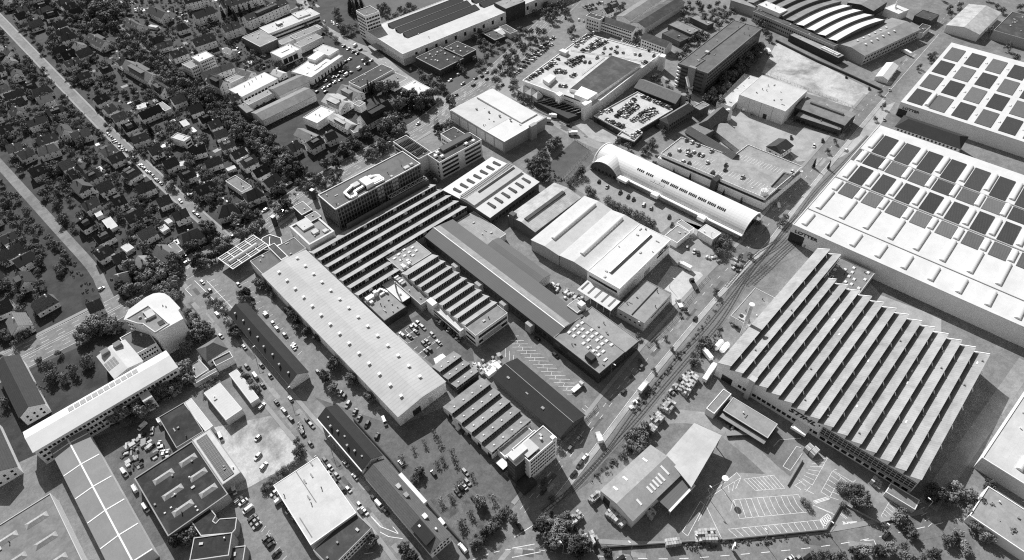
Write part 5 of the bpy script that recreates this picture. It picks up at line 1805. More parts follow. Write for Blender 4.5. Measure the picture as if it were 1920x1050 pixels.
for k in range(2):
    mb = MB()
    mb.cyl(-L / 2 + 3, -2 + k * 3.4, 6.6, 6.9, 1.2, 12)
    part('fan', mb, 'dark', t)
t = thing('chimney_stack', 'tall pale steel chimney stack standing at the sawtooth hall corner', 'chimney', (*[(253.7, 96.1)][0], 0))
mb = MB()
mb.cyl(0, 0, 0, 24, 1.25, 14, r1=1.0)
part('shaft', mb, 'frame', t)
mb = MB()
mb.cyl(0, 0, 24, 25, 1.5, 14)
part('crown_ring', mb, 'edge', t)
for k in range(2):
    x, y = [(235.8, 99.7), (236.6, 96.4)][k]
    t = thing('storage_tank', ['white rounded storage tank nearer the tracks', 'white rounded storage tank nearer the sawtooth hall'][k], 'tank', (x, y, 0), .1, 'storage tanks')
    mb = MB()
    prof2 = [(-4.2, .3), (-3.8, 1.1), (-2.6, 1.6), (2.6, 1.6), (3.8, 1.1), (4.2, .3)]
    for i in range(5):
        for j in range(12):
            a0, a1 = j * math.pi / 6, (j + 1) * math.pi / 6
            mb.face([(prof2[i][0], prof2[i][1] * math.cos(a0), 2.6 + prof2[i][1] * math.sin(a0)), (prof2[i + 1][0], prof2[i + 1][1] * math.cos(a0), 2.6 + prof2[i + 1][1] * math.sin(a0)),
                     (prof2[i + 1][0], prof2[i + 1][1] * math.cos(a1), 2.6 + prof2[i + 1][1] * math.sin(a1)), (prof2[i][0], prof2[i][1] * math.cos(a1), 2.6 + prof2[i][1] * math.sin(a1))])
    part('vessel', mb, 'edge', t, smooth=True)
    for xx in (-2, 2):
        mb = MB()
        mb.box(xx - .3, xx + .3, -1.3, 1.3, 0, 1.6)
        part('cradle', mb, 'steel', t)
# yard hall, white bent roof, canopy
t, L, W_ = gable('yard_hall', 'grey gabled loading hall with pale roof strips in the pallet yard', [(123.4, 85.3), (158.0, 84.8), (156.8, 65.6), (122.2, 65.8)], 7.5, 9.6, 'x', 'wallgrey', 'grey', over=.3, cat='hall')
for (x, y) in ((-12, 5.6), (-5, 6), (9, 6.2)):
    mb = MB()
    z = 9.6 - abs(y) * 2.1 / 9.6
    mb.box(-.5, .5, -1.4, 1.4, .12, .2)
    o = part('roof_pane', mb, 'edge', t, loc=(x, y, z - .05))
    o.rotation_euler = (-math.atan(2.1 / 9.6), 0, 0)
for (x, y, ln) in ((-9, -6, 1.6), (-1, -5.2, 1.8), (1.2, -5.2, 1.8), (3.4, -5, 2), (5.6, -5, 2), (7.8, -4.8, 2.2), (11.5, -3.6, 2.6)):
    mb = MB()
    z = 9.6 - abs(y) * 2.1 / 9.6
    mb.box(-.55, .55, -ln, ln, .12, .2)
    o = part('roof_pane', mb, 'edge', t, loc=(x, y, z - .05))
    o.rotation_euler = (math.atan(2.1 / 9.6), 0, 0)
on_side(t, 'gate', L, W_, 'W', 4, 4, 0, 5.4, 'dark')
t = thing('bent_white_roof', 'bright white open-sided loading roof angled off the yard hall', 'canopy', (0, 0, 0))
qq = [(157.8, 75.9), (182.1, 77.4), (186.2, 64.1), (153.7, 57.8)]
mb = MB()
mb.slab([(*qq[0], 8.6), (*qq[3], 8.2), (*qq[2], 8.2), (*qq[1], 8.6)], .5)
part('roof', mb, 'offwhite', t)
for k in range(6):
    for e in ((0, 1), (3, 2)):
        pp = lerp(lerp(qq[e[0]], qq[e[1]], .04 + k * .18), lerp(qq[1 if e[0] == 3 else 2], qq[3], .5), .02)
        mb = MB()
        mb.box(pp[0] - .2, pp[0] + .2, pp[1] - .2, pp[1] + .2, 0, 8.0)
        part('post', mb, 'steel', t)
t = thing('side_canopy', 'ribbed dark canopy with white rim on the yard hall side', 'canopy', (147.6, 62.2, 0))
mb = MB()
mb.slab([(-8.8, -3.6, 5.8), (8.8, -4.0, 5.8), (8.8, 3.3, 6.3), (-8.8, 3.3, 6.3)], .25)
part('roof', mb, 'greysheet', t)
mb = MB()
mb.box(-9.2, 9.4, -4.7, -3.7, 5.3, 6.2, bottom=True)
mb.box(8.8, 9.6, -3.7, 3.2, 5.3, 6.2, bottom=True)
part('rim', mb, 'edge', t)
for x in (-8, 0, 8):
    mb = MB()
    mb.box(x - .2, x + .2, -4.4, -4.0, 0, 5.4)
    part('post', mb, 'steel', t)
flat('yard_office', 'narrow low flat building with pale rim in the yard', [(195.9, 79.3), (211.3, 80.2), (212, 75.8), (195.2, 74.3)], 5, 'wallgrey', 'midroof', .25, edge='edge')
t, L, W_ = flat('yard_store', 'low store with pale ribbed roof in front of the lettered hall', [(200.7, 72.4), (210.9, 74.1), (213, 49.4), (202.7, 48.6)], 5, 'walldark', 'grey', .2, edge='frame')
windows(t, L, W_, 'S', 1, 4, 2, 3, 1.6, 1.4)
mb = MB()
mb.box(-L / 2 - 3, -L / 2 - .1, -W_ / 2, W_ / 2, 3, 3.3, bottom=True)
part('side_roof', mb, 'grey', t)

# pallet stacks: every stack a thing of its own
def stack_mesh(w, d, h, n):
    mb = MB()
    for k in range(n):
        z0 = h * k / n
        mb.box(-w / 2, w / 2, -d / 2, d / 2, z0 + .12, h * (k + 1) / n - .02)
        mb.box(-w / 2 + .1, w / 2 - .1, -d / 2 + .1, d / 2 - .1, z0, z0 + .12)
    return mb.mesh('pallet_stack', 'wood')


SM = [stack_mesh(1.9, 1.2, 2.2, 3), stack_mesh(1.9, 1.2, 3.2, 4), stack_mesh(1.9, 1.2, 1.2, 2)]


def stacks(q, nx, ny, label, fill=1.0, big=1):
    A, B, C, D = [Vector(p) for p in q]
    ang = math.atan2((B - A).y, (B - A).x)
    for i in range(nx):
        for j in range(ny):
            if rs.random() > fill:
                continue
            u, v = (i + .5) / nx, (j + .5) / ny
            pt = (A * (1 - u) + B * u) * (1 - v) + (D * (1 - u) + C * u) * v
            m = SM[1] if rs.random() < .6 * big else SM[rs.randrange(3)]
            o = tag(link('pallet_stack', m, None, (pt.x, pt.y, .05), ang + rs.uniform(-.03, .03)), label, 'pallet stack', label + ' group')
            sx = (B - A).length / nx / 1.9 * .92
            sy = ((D - A).length / ny) / 1.2 * .9
            o.scale = (sx, sy, 1)


stacks([(118, 78.5), (125.4, 78.5), (124.8, 68.5), (119.1, 68.8)], 4, 6, 'pallet stack in the large block at the yard hall gable')
stacks([(117.7, 88.6), (125.2, 88.3), (125.3, 85), (117.8, 85.7)], 5, 2, 'pallet stack beside the yard hall corner near the tracks')
stacks([(104.3, 88.1), (110.6, 88.2), (110.9, 83.9), (103.3, 84.7)], 4, 3, 'pallet stack in the striped block beside the corner trees')
stacks([(102.6, 78.6), (107.8, 76.6), (108.8, 72.7), (103.6, 71.9)], 5, 3, 'pallet stack heaped near the yard fence corner', .85)
stacks([(128.1, 52.2), (133.5, 48.3), (132.2, 45.5), (126.4, 49.7)], 6, 2, 'pallet stack in the white row along the yard fence')
stacks([(141.6, 45.6), (148.5, 39.9), (144.8, 35.5), (137.6, 42.3)], 7, 4, 'pallet stack in the big pale block by the parking fence')
stacks([(132.5, 66.4), (135.9, 66.7), (135.5, 62.6), (131.1, 61.7)], 3, 3, 'dark pallet stack tucked under the yard hall eaves')
stacks([(212.4, 34.1), (216.2, 33.5), (217.2, 28), (211.9, 28.1)], 6, 2, 'pallet stack in the pale block before the lettered hall')
stacks([(219.3, 3.8), (222.8, 3.7), (223.7, -0.4), (219, -1.5)], 4, 3, 'pallet stack by the gate lodge of the lettered hall')
stacks([(197.1, 97.9), (210.7, 100.4), (210.7, 94.3), (195.9, 91)], 9, 5, 'pallet stack in the big dark block beside the tracks', 1, .4)
stacks([(180.9, 96.5), (188.3, 97.2), (188.7, 92.3), (181.8, 91.2)], 5, 4, 'long pale pallet stack south of the dark block by the tracks')
stacks([(171.4, 95.7), (178, 95.9), (178.4, 91.1), (171.9, 91)], 5, 4, 'grey pallet stack at the end of the trackside row')
stacks([(165.7, 93.6), (170.3, 93.9), (170.5, 89.9), (167, 89.6)], 4, 3, 'pallet stack under the big trackside tree')
# fences of the yard
def fence(name, label, pts, h=1.8, step=3.0, m='steel'):
    o = thing(name, label, 'fence')
    P = [Vector(p) for p in pts]
    mb, mp = MB(), MB()
    for i in range(len(P) - 1):
        d = P[i + 1] - P[i]
        n = max(1, int(d.length / step))
        for z in (.4, h - .1, h * .6):
            mb.bar((*P[i], z), (*P[i + 1], z), .07)
        for k in range(n + 1):
            c = P[i] + d * k / n
            mp.box(c.x - .06, c.x + .06, c.y - .06, c.y + .06, 0, h)
    part('rails', mb, m, o)
    part('posts', mp, m, o, kind='stuff')
    return o


def wall_line(name, label, pts, h=1.2, w=.35, m='wallmid'):
    o = thing(name, label, 'wall')
    mb = MB()
    P = [Vector(p) for p in pts]
    for i in range(len(P) - 1):
        d = (P[i + 1] - P[i]).normalized()
        n = Vector((-d.y, d.x)) * w / 2
        mb.prism([tuple(P[i] - n), tuple(P[i + 1] - n), tuple(P[i + 1] + n), tuple(P[i] + n)], 0, h)
    part('wall_body', mb, m, o)
    return o


wall_line('yard_wall', 'low dark wall along the southern edge of the pallet yard', [(106.4, 68.8), (147.2, 34.7), (146.5, 34.9), (184.3, 5.5), (200, 7.1)], 1.1, .5, 'walldark')
wall_line('yard_wall', 'low dark wall beside the gate yard of the lettered hall', [(191, 28.9), (207.3, 31)], 1.0, .4, 'walldark')
wall_line('yard_wall', 'low wall along the eastern parking edge by the gate', [(201.4, 5.8), (204.2, -8.7), (211.1, -12.7)], 1.0, .4, 'wallmid')
fence('mesh_fence', 'mesh fence along the road in front of the pale bay halls', [(208.5, 127.4), (232.8, 128.8), (269.8, 135.5), (277.3, 136)], 2.0)
fence('mesh_fence', 'mesh fence along the dark gabled shed and road', [(149, 119.6), (159.5, 120), (125.5, 116.5), (103.7, 111)], 1.6)
wall_line('lot_wall', 'dark lot wall between long gabled blocks and the bare tree lot', [(63.5, 201.7), (63.6, 170), (62.6, 142.9), (62.6, 109.8)], 1.4, .5, 'walldark')
wall_line('sand_lot_wall', 'dark retaining wall along the sandy lot', [(564.2, 270.1), (556.3, 225.8), (553.6, 196), (549.5, 163.6)], 1.8, 1.0, 'walldark')
fence('mesh_fence', 'mesh fence along the market side of the sandy lot', [(508.3, 255.7), (508.8, 205.5), (510.4, 180.6), (509.8, 164.4)], 2.2)
fence('mesh_fence', 'mesh fence around the field by the barrel hall', [(324.5, 292.6), (322.9, 274.6), (276.1, 264.8)], 2.0)

# ================================================================ south-western blocks
t, L, W_ = gable('long_gabled_block', 'long slate-roofed block with white end wall beside the main street', rc(49.8, 61.0, 241, 310), 5.6, 9.2, 'y', 'wallwhite', 'slate', over=.6, hip=0, win=(('N', 1, 18, 1.8, 3, 1.1, 1.5),))
for k in range(8):
    mb = MB()
    mb.box(-.5, .5, -.5, .5, 0, 1.6)
    part('chimney', mb, 'steel', t, loc=(-30 + k * 8.5, 2.6 + (k % 2) * .8, 6.9))
t, L, W_ = gable('long_gabled_block', 'middle slate-roofed block with pale eaves strip beside the street', rc(49.6, 60.4, 171, 210), 7.5, 11.0, 'y', 'wallwhite', 'slate', over=.6, win=(('W', 2, 3, 2, 3, 1, 1.3),))
for k in range(7):
    mb = MB()
    mb.box(-.5, .5, -.5, .5, 0, 1.5)
    part('chimney', mb, 'steel', t, loc=(-15 + k * 5, 2.0 + (k % 3), 8.4))
mb = MB()
mb.box(-L / 2 - .6, L / 2 + .6, W_ / 2 + .5, W_ / 2 + 1.1, 6.6, 7.1)
part('eaves_strip', mb, 'edge', t)
t, L, W_ = gable('long_gabled_block', 'weathered dark-roofed block ending in a white windowed gable', rc(48.8, 60.0, 117.5, 169), 6.0, 9.4, 'y', 'wallwhite', 'tiles_mid', over=.5, win=(('W', 2, 5, 1.4, 3.0, 1.2, 1.4),))
for (x, m, s) in ((-12, 'edge', 1.2), (-14, 'edge', .6), (2, 'steel', 1.2), (8, 'wood', 1.2), (-20, 'edge', .5)):
    mb = MB()
    mb.box(-s, s, -s * .8, s * .8, 0, 1.2)
    part('roof_light', mb, m, t, loc=(x, -2.2 if x != -14 else 2.4, 8.0))
mb = MB()
mb.slab([(-L / 2 + 3, .4, 9.6), (-L / 2 + 14, .4, 9.6), (-L / 2 + 14, 5.6, 8.0), (-L / 2 + 3, 5.6, 8.0)], .9)
part('dormer', mb, 'slate', t)
mb = MB()
mb.box(L / 2 - 30, L / 2 - 10, -W_ / 2 - 3, -W_ / 2 - .1, 0, 3)
part('lean_to', mb, 'wallgrey', t)
gable('hipped_villa', 'grey hip-roofed villa beside the main street', [(24.6, 297.7), (36.5, 298.2), (36.8, 286.6), (24.6, 286.1)], 5.8, 9.6, 'x', 'wallwhite', 'tiles_mid', hip=4.5, cat='house', win=(('S', 1, 5, 1.6, 3, 1, 1.4), ('W', 1, 4, 1.6, 3, 1, 1.4)))
flat('white_house', 'small white modern house with dark recessed roof by the villa', [(27.1, 284.7), (37.2, 284), (36.3, 278.3), (26.8, 279.9)], 5, 'wallwhite', 'dark', .6, edge='white')
flat('garage_block', 'low pale garage roof below the villa', [(15.3, 291.4), (21.9, 292.4), (23.4, 282.1), (14.5, 281.3)], 3.5, 'wallgrey', 'grey', .2)
flat('hoarding_block', 'long low fence wall with posters behind the garage', [(12.8, 281.3), (26.4, 280.6), (26.1, 278.3), (12.6, 278.5)], 3, 'wallgrey', 'midroof', .1)
flat('pale_shed', 'pale ribbed shed roof, the wider of two beside the street', [(14.2, 266.7), (23.9, 269.2), (23.5, 243.9), (14.6, 244.2)], 5, 'wallgrey', 'sheet_x', .1, cat='shed')
flat('pale_shed', 'pale ribbed shed roof, the narrower one nearer the street', [(29.5, 270.9), (34.2, 271), (34, 245), (29.2, 245.5)], 4, 'wallgrey', 'sheet_x', .1, cat='shed')
t, L, W_ = flat('planted_hall', 'dark planted roof with six pale ridge skylights', rc(-32.2, -3.1, 203.8, 242.6), 7, 'wallmid', 'greenroof', .5, edge='steel', pw=.5, cat='hall')


def prism_light(lx, ly, h):
    mb = MB()
    x, y = lx / 2, ly / 2
    r = x - y
    mb.face([(-x, -y, 0), (x, -y, 0), (r, 0, h), (-r, 0, h)])
    mb.face([(x, y, 0), (-x, y, 0), (-r, 0, h), (r, 0, h)])
    mb.face([(x, -y, 0), (x, y, 0), (r, 0, h)])
    mb.face([(-x, y, 0), (-x, -y, 0), (-r, 0, h)])
    return mb.mesh('ridge_skylight', 'fibre')


pl9, pl8 = prism_light(9.6, 3.6, .9), prism_light(8.2, 3.6, .9)
for k, (x, y) in enumerate([(-21.6, 233.8), (-21.7, 223), (-21.6, 212.1), (-9.2, 234), (-9, 223.1), (-9.2, 212.1)]):
    put(t, 'ridge_skylight', pl9 if k < 3 else pl8, x - t.location.x, y - t.location.y, 7.1)
for (x, y) in [(-25.5, 216.2), (-28.7, 215.6), (-17.1, 206.4), (-17, 208.6)]:
    put(t, 'roof_dome', dot, x - t.location.x, y - t.location.y, 7.1)
t, L, W_ = flat('solar_block', 'narrow pale roof carrying a long grid of solar panels', rc(-2.9, 6.6, 209.8, 243), 7.6, 'wallmid', 'offwhite', .2)
mb = MB()
mb.box(-3.4, 2.0, -14.8, 14.4, 7.7, 7.95)
part('solar_field', mb, 'solar', t)
mb = MB()
for k in range(12):
    mb.box(-3.4, 2.0, -14.8 + k * 2.65 - .07, -14.8 + k * 2.65 + .07, 7.96, 8.02)
for k in range(6):
    mb.box(-3.4 + k * 1.08 - .06, -3.4 + k * 1.08 + .06, -14.8, 14.4, 7.965, 8.03)
part('panel_gaps', mb, 'steel', t, kind='stuff')
t, L, W_ = flat('planted_annex', 'dark planted roof behind the skylit planted hall', [(-9.7, 269.2), (3.7, 267), (3.9, 244.7), (-10.6, 244.4)], 6.5, 'wallmid', 'greenroof', .4, edge='steel')
flat('pale_strip_block', 'pale strip roof beside the dark planted annex', [(3.7, 267), (7.8, 268.7), (8.3, 243.7), (3.8, 244.3)], 6.6, 'wallgrey', 'sheet_x', .15)
flat('white_container_row', 'row of white roof boxes at the corner of the planted annex', [(-11.5, 272), (-0, 271.1), (0.1, 268.1), (-11.1, 268.8)], 3, 'wallwhite', 'offwhite', .2)
t = thing('notched_block', 'dark roof with notched corner below the planted hall', 'building', (0, 0, 0))
pp = [(-21.6, 204.2), (-12.6, 204), (-12.2, 198.8), (-14.5, 197.4), (-13.9, 195.3), (-11.6, 196), (-5.7, 191.2), (-8.7, 186.7), (-10.6, 186.1), (-21.3, 194.7)]
mb = MB()
mb.prism(pp, 0, 6)
part('wall', mb, 'wallmid', t)
c = (sum(x for x, y in pp) / len(pp), sum(y for x, y in pp) / len(pp))
mb = MB()
mb.prism([(c[0] + (x - c[0]) * .97, c[1] + (y - c[1]) * .97) for x, y in pp], 6, 6.1)
part('roof', mb, 'greenroof', t)
mb = MB()
for i in range(len(pp)):
    mb.bar((*pp[i], 6.15), (*pp[(i + 1) % len(pp)], 6.15), .4)
part('rim', mb, 'frame', t)
flat('front_block', 'dark roof block with white rooflight at the lower left edge', [(-23.7, 194.4), (-10.5, 183.9), (-16, 176.1), (-29.8, 185.1)], 9, 'wallmid', 'greenroof', .4, edge='frame')
flat('front_annex', 'small dark roof with pale rim beside the front block', [(-14, 180.1), (-8.6, 176.7), (-13.6, 170.1), (-18.6, 174)], 6, 'wallmid', 'felt', .4, edge='frame')
t, L, W_ = gable('panelled_hall', 'grey hall with white cross lines on its roof', rc(-56.5, -39.6, 202.6, 300), 7.6, 8.4, 'y', 'wallgrey', 'panelgrey', over=.2, cat='hall')
mb = MB()
mb.slab([(-L / 2, -.35, 8.52), (L / 2, -.35, 8.52), (L / 2, .35, 8.52), (-L / 2, .35, 8.52)], .1)
part('ridge_line', mb, 'edge', t)
for k in range(7):
    x = -L / 2 + .4 + k * 16.1
    mb = MB()
    mb.slab([(x - .3, -W_ / 2, 7.72), (x + .3, -W_ / 2, 7.72), (x + .3, 0, 8.5), (x - .3, 0, 8.5)], .08)
    mb.slab([(x - .3, 0, 8.5), (x + .3, 0, 8.5), (x + .3, W_ / 2, 7.72), (x - .3, W_ / 2, 7.72)], .08)
    part('cross_line', mb, 'edge', t)
t, L, W_ = flat('white_roof_hall', 'white-roofed hall with bent roof edge beside the van park', [(17.4, 191.7), (36.3, 192), (36.2, 155.6), (9.1, 154.6)], 8, 'wallgrey', 'offwhite', .2, edge='edge', cat='hall')
mb = MB()
mb.box(-.15, .15, -2, W_ / 2 - .5, 8, 8.3)
mb.box(-L / 2 + 2, -L / 2 + 2.4, -W_ / 2 + 3, -4, 8, 8.3)
part('roof_seam', mb, 'midroof', t)
t, L, W_ = flat('window_block', 'dark-roofed block with white window bands beside the white roof hall', [(9.3, 154.7), (35.7, 155.6), (35.8, 143.5), (15.7, 142.7)], 6.5, 'wallwhite', 'felt', .3, edge='wallmid', win=(('S', 2, 12, 1.2, 2.8, 1.3, 1.3),))

# --- curved white office and the wings behind it
t = thing('curved_office', 'white six-storey office with rounded roof corner and roof terrace', 'building', (0, 0, 0))
cv = [(3.1, 333.3), (7.8, 338.5), (18.5, 341.2), (22.6, 340.9), (25.4, 339.2), (27.4, 336.4), (28.4, 332), (29.1, 319.4), (27.6, 318.8), (27.0, 310.9), (11.5, 311.1), (10, 319), (8.7, 322.5)]
mb = MB()
mb.prism(cv, 0, 18.6)
part('wall', mb, 'wallwhite', t)
mb = MB()
mb.prism([(16 + (x - 16) * 1.03, 326 + (y - 326) * 1.03) for x, y in cv], 18.6, 19.0)
part('roof', mb, 'white', t)
TER = [(3.6, 332.5), (17, 333.7), (19.9, 312.2), (11.8, 311.5), (9.4, 322.5), (7.3, 324.9)]
mb = MB()
mb.prism(TER, 18.98, 19.06)
part('terrace', mb, 'midroof', t)
mb = MB()
tr = TER
for i in range(len(tr)):
    mb.bar((*tr[i], 19.3), (*tr[(i + 1) % len(tr)], 19.3), .5)
part('terrace_rim', mb, 'white', t)
for (x, y, a, b, h, m) in ((15, 326, 4.5, 6, 1.6, 'offwhite'), (17, 316, 3, 3.5, .4, 'felt'), (12, 324, 1, 1, 1.4, 'edge'), (10, 328, 1.4, 1, 1.0, 'steel'), (13, 330, 1, 1.4, 1.2, 'steel'), (23, 328, .5, .5, .8, 'steel'), (24, 326, .5, .5, .8, 'steel')):
    mb = MB()
    mb.box(x - a / 2, x + a / 2, y - b / 2, y + b / 2, 19.0, 19.0 + h)
    part('roof_unit', mb, m, t)
for r in range(5):
    for k in range(7):
        f = (k + .5) / 7
        p0, p1 = (3.1, 333.3), (9.0, 322.6)
        x, y = p0[0] + (p1[0] - p0[0]) * f, p0[1] + (p1[1] - p0[1]) * f
        mb = MB()
        mb.box(-.5, .5, -.12, .12, 0, 1.5)
        part('window', mb, 'glass', t, loc=(x, y, 2.5 + r * 3.2), rz=math.atan2(p1[1] - p0[1], p1[0] - p0[0]))
t, L, W_ = flat('link_wing', 'white link wing with small windows between curved office and sloped wing', rc(-4, 9.5, 313, 331), 10.5, 'wallwhite', 'gravelroof', .4, edge='edge', win=(('S', 3, 8, 1.6, 3.0, .9, 1.3), ('W', 3, 8, 1.6, 3, .9, 1.3)))
t, L, W_ = gable('sloped_wing', 'pale sloped-roof wing with dark panels and two roof boxes', [(-17.1, 324.1), (-2.9, 328.5), (-1, 304.1), (-17.5, 305.3)], 11.5, 13, 'y', 'wallgrey', 'offwhite', over=.4, win=(('W', 3, 6, 1.6, 3.1, 1.1, 1.4), ('S', 3, 8, 1.6, 3.1, 1.1, 1.4), ('N', 3, 8, 1.6, 3.1, 1.1, 1.4)))
for ix in range(3):
    for iy in range(4):
        mb = MB()
        mb.box(-1.0, 1.0, -.7, .7, .08, .18)
        o = part('roof_panel', mb, 'steel', t, loc=(-3 + ix * 2.3, 2.2 + iy * 1.6, 12.9 - (2.2 + iy * 1.6) * 1.5 / (W_ / 2)))
        o.rotation_euler = (-math.atan(1.5 / (W_ / 2)), 0, 0)
for s in (-1, 1):
    mb = MB()
    mb.box(L / 2 - 4, L / 2 - .5, s * 3.5 - 2, s * 3.5 + 2, 11.5, 14.2)
    part('roof_box', mb, 'midroof', t)
t, L, W_ = gable('long_white_wing', 'long white-roofed wing with a row of dark solar panels', rc(-62, 10.6, 287, 302), 12.5, 14, 'x', 'wallgrey', 'white', over=.5, off=1.5, win=(('S', 3, 34, 1.8, 3.4, 1.4, 1.6),))
for k in range(12):
    mb = MB()
    mb.box(-1.3, 1.3, -1.9, 1.9, .1, .22)
    o = part('solar_panel', mb, 'steel', t, loc=(-L / 2 + 22 + k * 3, 4.4, 13.2))
    o.rotation_euler = (-math.atan(1.5 / 6), 0, 0)
mb = MB()
mb.box(14, 19, -W_ / 2 - 6, -W_ / 2 - .1, 0, 9)
part('stair_block', mb, 'frame', t)

# ================================================================ houses
HOUSE_POS = []
ORD = ['first', 'second', 'third', 'fourth', 'fifth', 'sixth', 'seventh', 'eighth', 'ninth', 'tenth', 'eleventh', 'twelfth', 'thirteenth', 'fourteenth', 'fifteenth', 'sixteenth', 'seventeenth', 'eighteenth', 'nineteenth', 'twentieth', 'twenty-first', 'twenty-second', 'twenty-third', 'twenty-fourth', 'twenty-fifth', 'twenty-sixth', 'twenty-seventh', 'twenty-eighth', 'twenty-ninth', 'thirtieth']
hr = random.Random(11)


def house(a, b, label, w=9.0, eave=5.2, ridge=9.0, roof='tiles', hip=0.0, group=None, wall='wallwhite', cat='house', dorm=None, wins=None):
    """House from the two ends of its ridge."""
    a, b = Vector(a), Vector(b)
    if b.x < a.x:
        a, b = b, a
    d = b - a
    c = (a + b) / 2
    L = d.length + 2 * hip
    t = thing('house', label, cat, (c.x, c.y, 0), math.atan2(d.y, d.x), group)
    gable_parts(t, L, w, eave, ridge, wall, roof, .45, hip)
    HOUSE_POS.append((c.x, c.y, max(L, w) / 2 + 1))
    nf = 2 if eave > 4.4 else 1
    if eave > 9:
        nf = 4
    elif eave > 7:
        nf = 3
    n = max(2, int(L / 4.0))
    for r_ in range(nf):
        mb = MB()
        z = 1.0 + r_ * 2.7
        for q in range(n):
            u = -L / 2 + .8 + (L - 1.6) * (q + .5) / n
            mb.box(u - .4, u + .4, -w / 2 - .05, w / 2 + .05, z, z + 1.15)
        for v in (-w * .24, w * .24):
            mb.box(-L / 2 - .05, L / 2 + .05, v - .4, v + .4, z, z + 1.15)
        part('window_row', mb, 'glass', t, kind='stuff')
    k = (ridge - eave) / (w / 2)
    mb = MB()
    cx, cy = hr.uniform(-L * .25, L * .25), hr.choice((-1, 1)) * hr.uniform(.4, 1.0)
    mb.box(cx - .4, cx + .4, cy - .4, cy + .4, ridge - 1.6, ridge + .9)
    part('chimney', mb, 'brick' if hr.random() < .6 else 'edge', t)
    if dorm is None:
        dorm = hr.choice((0, 0, 1, 1, 2))
    if dorm and not hip:
        n = max(1, int(L / 6))
        for s in ((-1,) if dorm == 1 else (-1, 1)):
            if hr.random() < .5:   # one wide dormer
                mb = MB()
                zz = ridge - .5
                y1 = s * (w / 2 - .9)
                x0, x1 = -L * .26, L * .26
                mb.box(x0, x1, min(.3 * s, y1), max(.3 * s, y1), eave + .3, zz)
                o = part('dormer', mb, roof, t)
                mb = MB()
                mb.box(x0 + .2, x1 - .2, y1 - .05 if s < 0 else y1 - .1, y1 + .1 if s < 0 else y1 + .05, zz - 1.3, zz - .3)
                part('window_row', mb, 'glass', o)
            else:
                for j in range(n):
                    xx = -L / 2 + L * (j + .5) / n
                    mb = MB()
                    yy = s * w * .27
                    zz = ridge - abs(yy) * k
                    mb.slab([(xx - .55, yy - .75, zz + .1 + .75 * k * (1 if s > 0 else -1)), (xx + .55, yy - .75, zz + .1 + .75 * k * (1 if s > 0 else -1)),
                             (xx + .55, yy + .75, zz + .1 - .75 * k * (1 if s > 0 else -1)), (xx - .55, yy + .75, zz + .1 - .75 * k * (1 if s > 0 else -1))], .12)
                    part('roof_window', mb, 'steel', t)
    return t


ROWS = [
    ('the row just left of the straight residential street', [(54.4, 527.6), (64.2, 529.9), (55.9, 515.3), (66, 515.8), (55.5, 486.9), (66.7, 489.3), (56.7, 465.1), (68, 464.5), (61.8, 441.2), (70, 440.2), (63.1, 417.9), (72.1, 416.8)], 9.5, 5.2, 9),
    ('the second row left of the straight residential street', [(34.9, 505.4), (43.9, 506.5), (36.7, 486.2), (46.2, 486.4), (39, 461.9), (46.7, 461.4), (38.8, 438.3), (50.3, 438.5), (38, 414.6), (48.3, 415.5)], 9.5, 5.2, 9),
    ('the lowest row of houses near the lower street', [(22, 472.8), (31.3, 473.7), (13, 454.3), (21.4, 455.6), (16, 432.8), (26.6, 433.3), (10.5, 416), (19.9, 417.3), (17.8, 404.6), (24.4, 404.1)], 9.5, 5.2, 9),
    ('the row just right of the straight residential street', [(78.8, 588.2), (86.7, 590.3), (79.4, 570.8), (89.1, 570.7), (80, 551.1), (89.1, 551.3), (78.4, 529.3), (89.6, 528.3), (82, 504.6), (90.3, 504.7), (82.9, 479.9), (92.2, 479.9), (84.9, 457.5), (95.3, 457.1), (86.4, 433.2), (98.6, 431.6)], 9.5, 5.2, 9),
    ('the garden row between the two residential streets', [(100.4, 659.1), (109.9, 659.4), (116.6, 661.2), (124.1, 662.1), (78.2, 609.3), (88.6, 610.6), (96.5, 558.9), (113.5, 559.9), (105.6, 483.1), (115.2, 479.6), (105.6, 459.3), (116.5, 457.7)], 9.5, 5.0, 8.8),
    ('the row backing onto the tree-lined street', [(125, 562.8), (135.3, 562.6), (129, 538.3), (138.8, 537), (128.7, 517.8), (137.9, 518), (130.6, 505.1), (139.2, 504.3), (127.6, 489.7), (136.9, 488.1), (124, 471.9), (133.8, 470.7), (124.5, 454.4), (134.6, 455.1), (124.3, 439.3), (135.4, 439.9), (125.5, 422.2), (136, 422.9), (124.9, 405.3), (136, 407.2)], 9.5, 5.2, 9),
]
for rn, pts, w, e, r in ROWS:
    for i in range(len(pts) // 2):
        tone = ['dark', 'dark', 'slate'][hr.randrange(3)]
        house(pts[2 * i], pts[2 * i + 1], 'dark-roofed house, %s from the top in %s' % (ORD[i], rn), w + hr.uniform(-.6, .8), e + hr.uniform(-.4, .5), r + hr.uniform(-.3, .4), group='houses of the residential quarter', roof=hr.choice(('tiles', 'tiles', 'tiles', 'tiles_mid')))
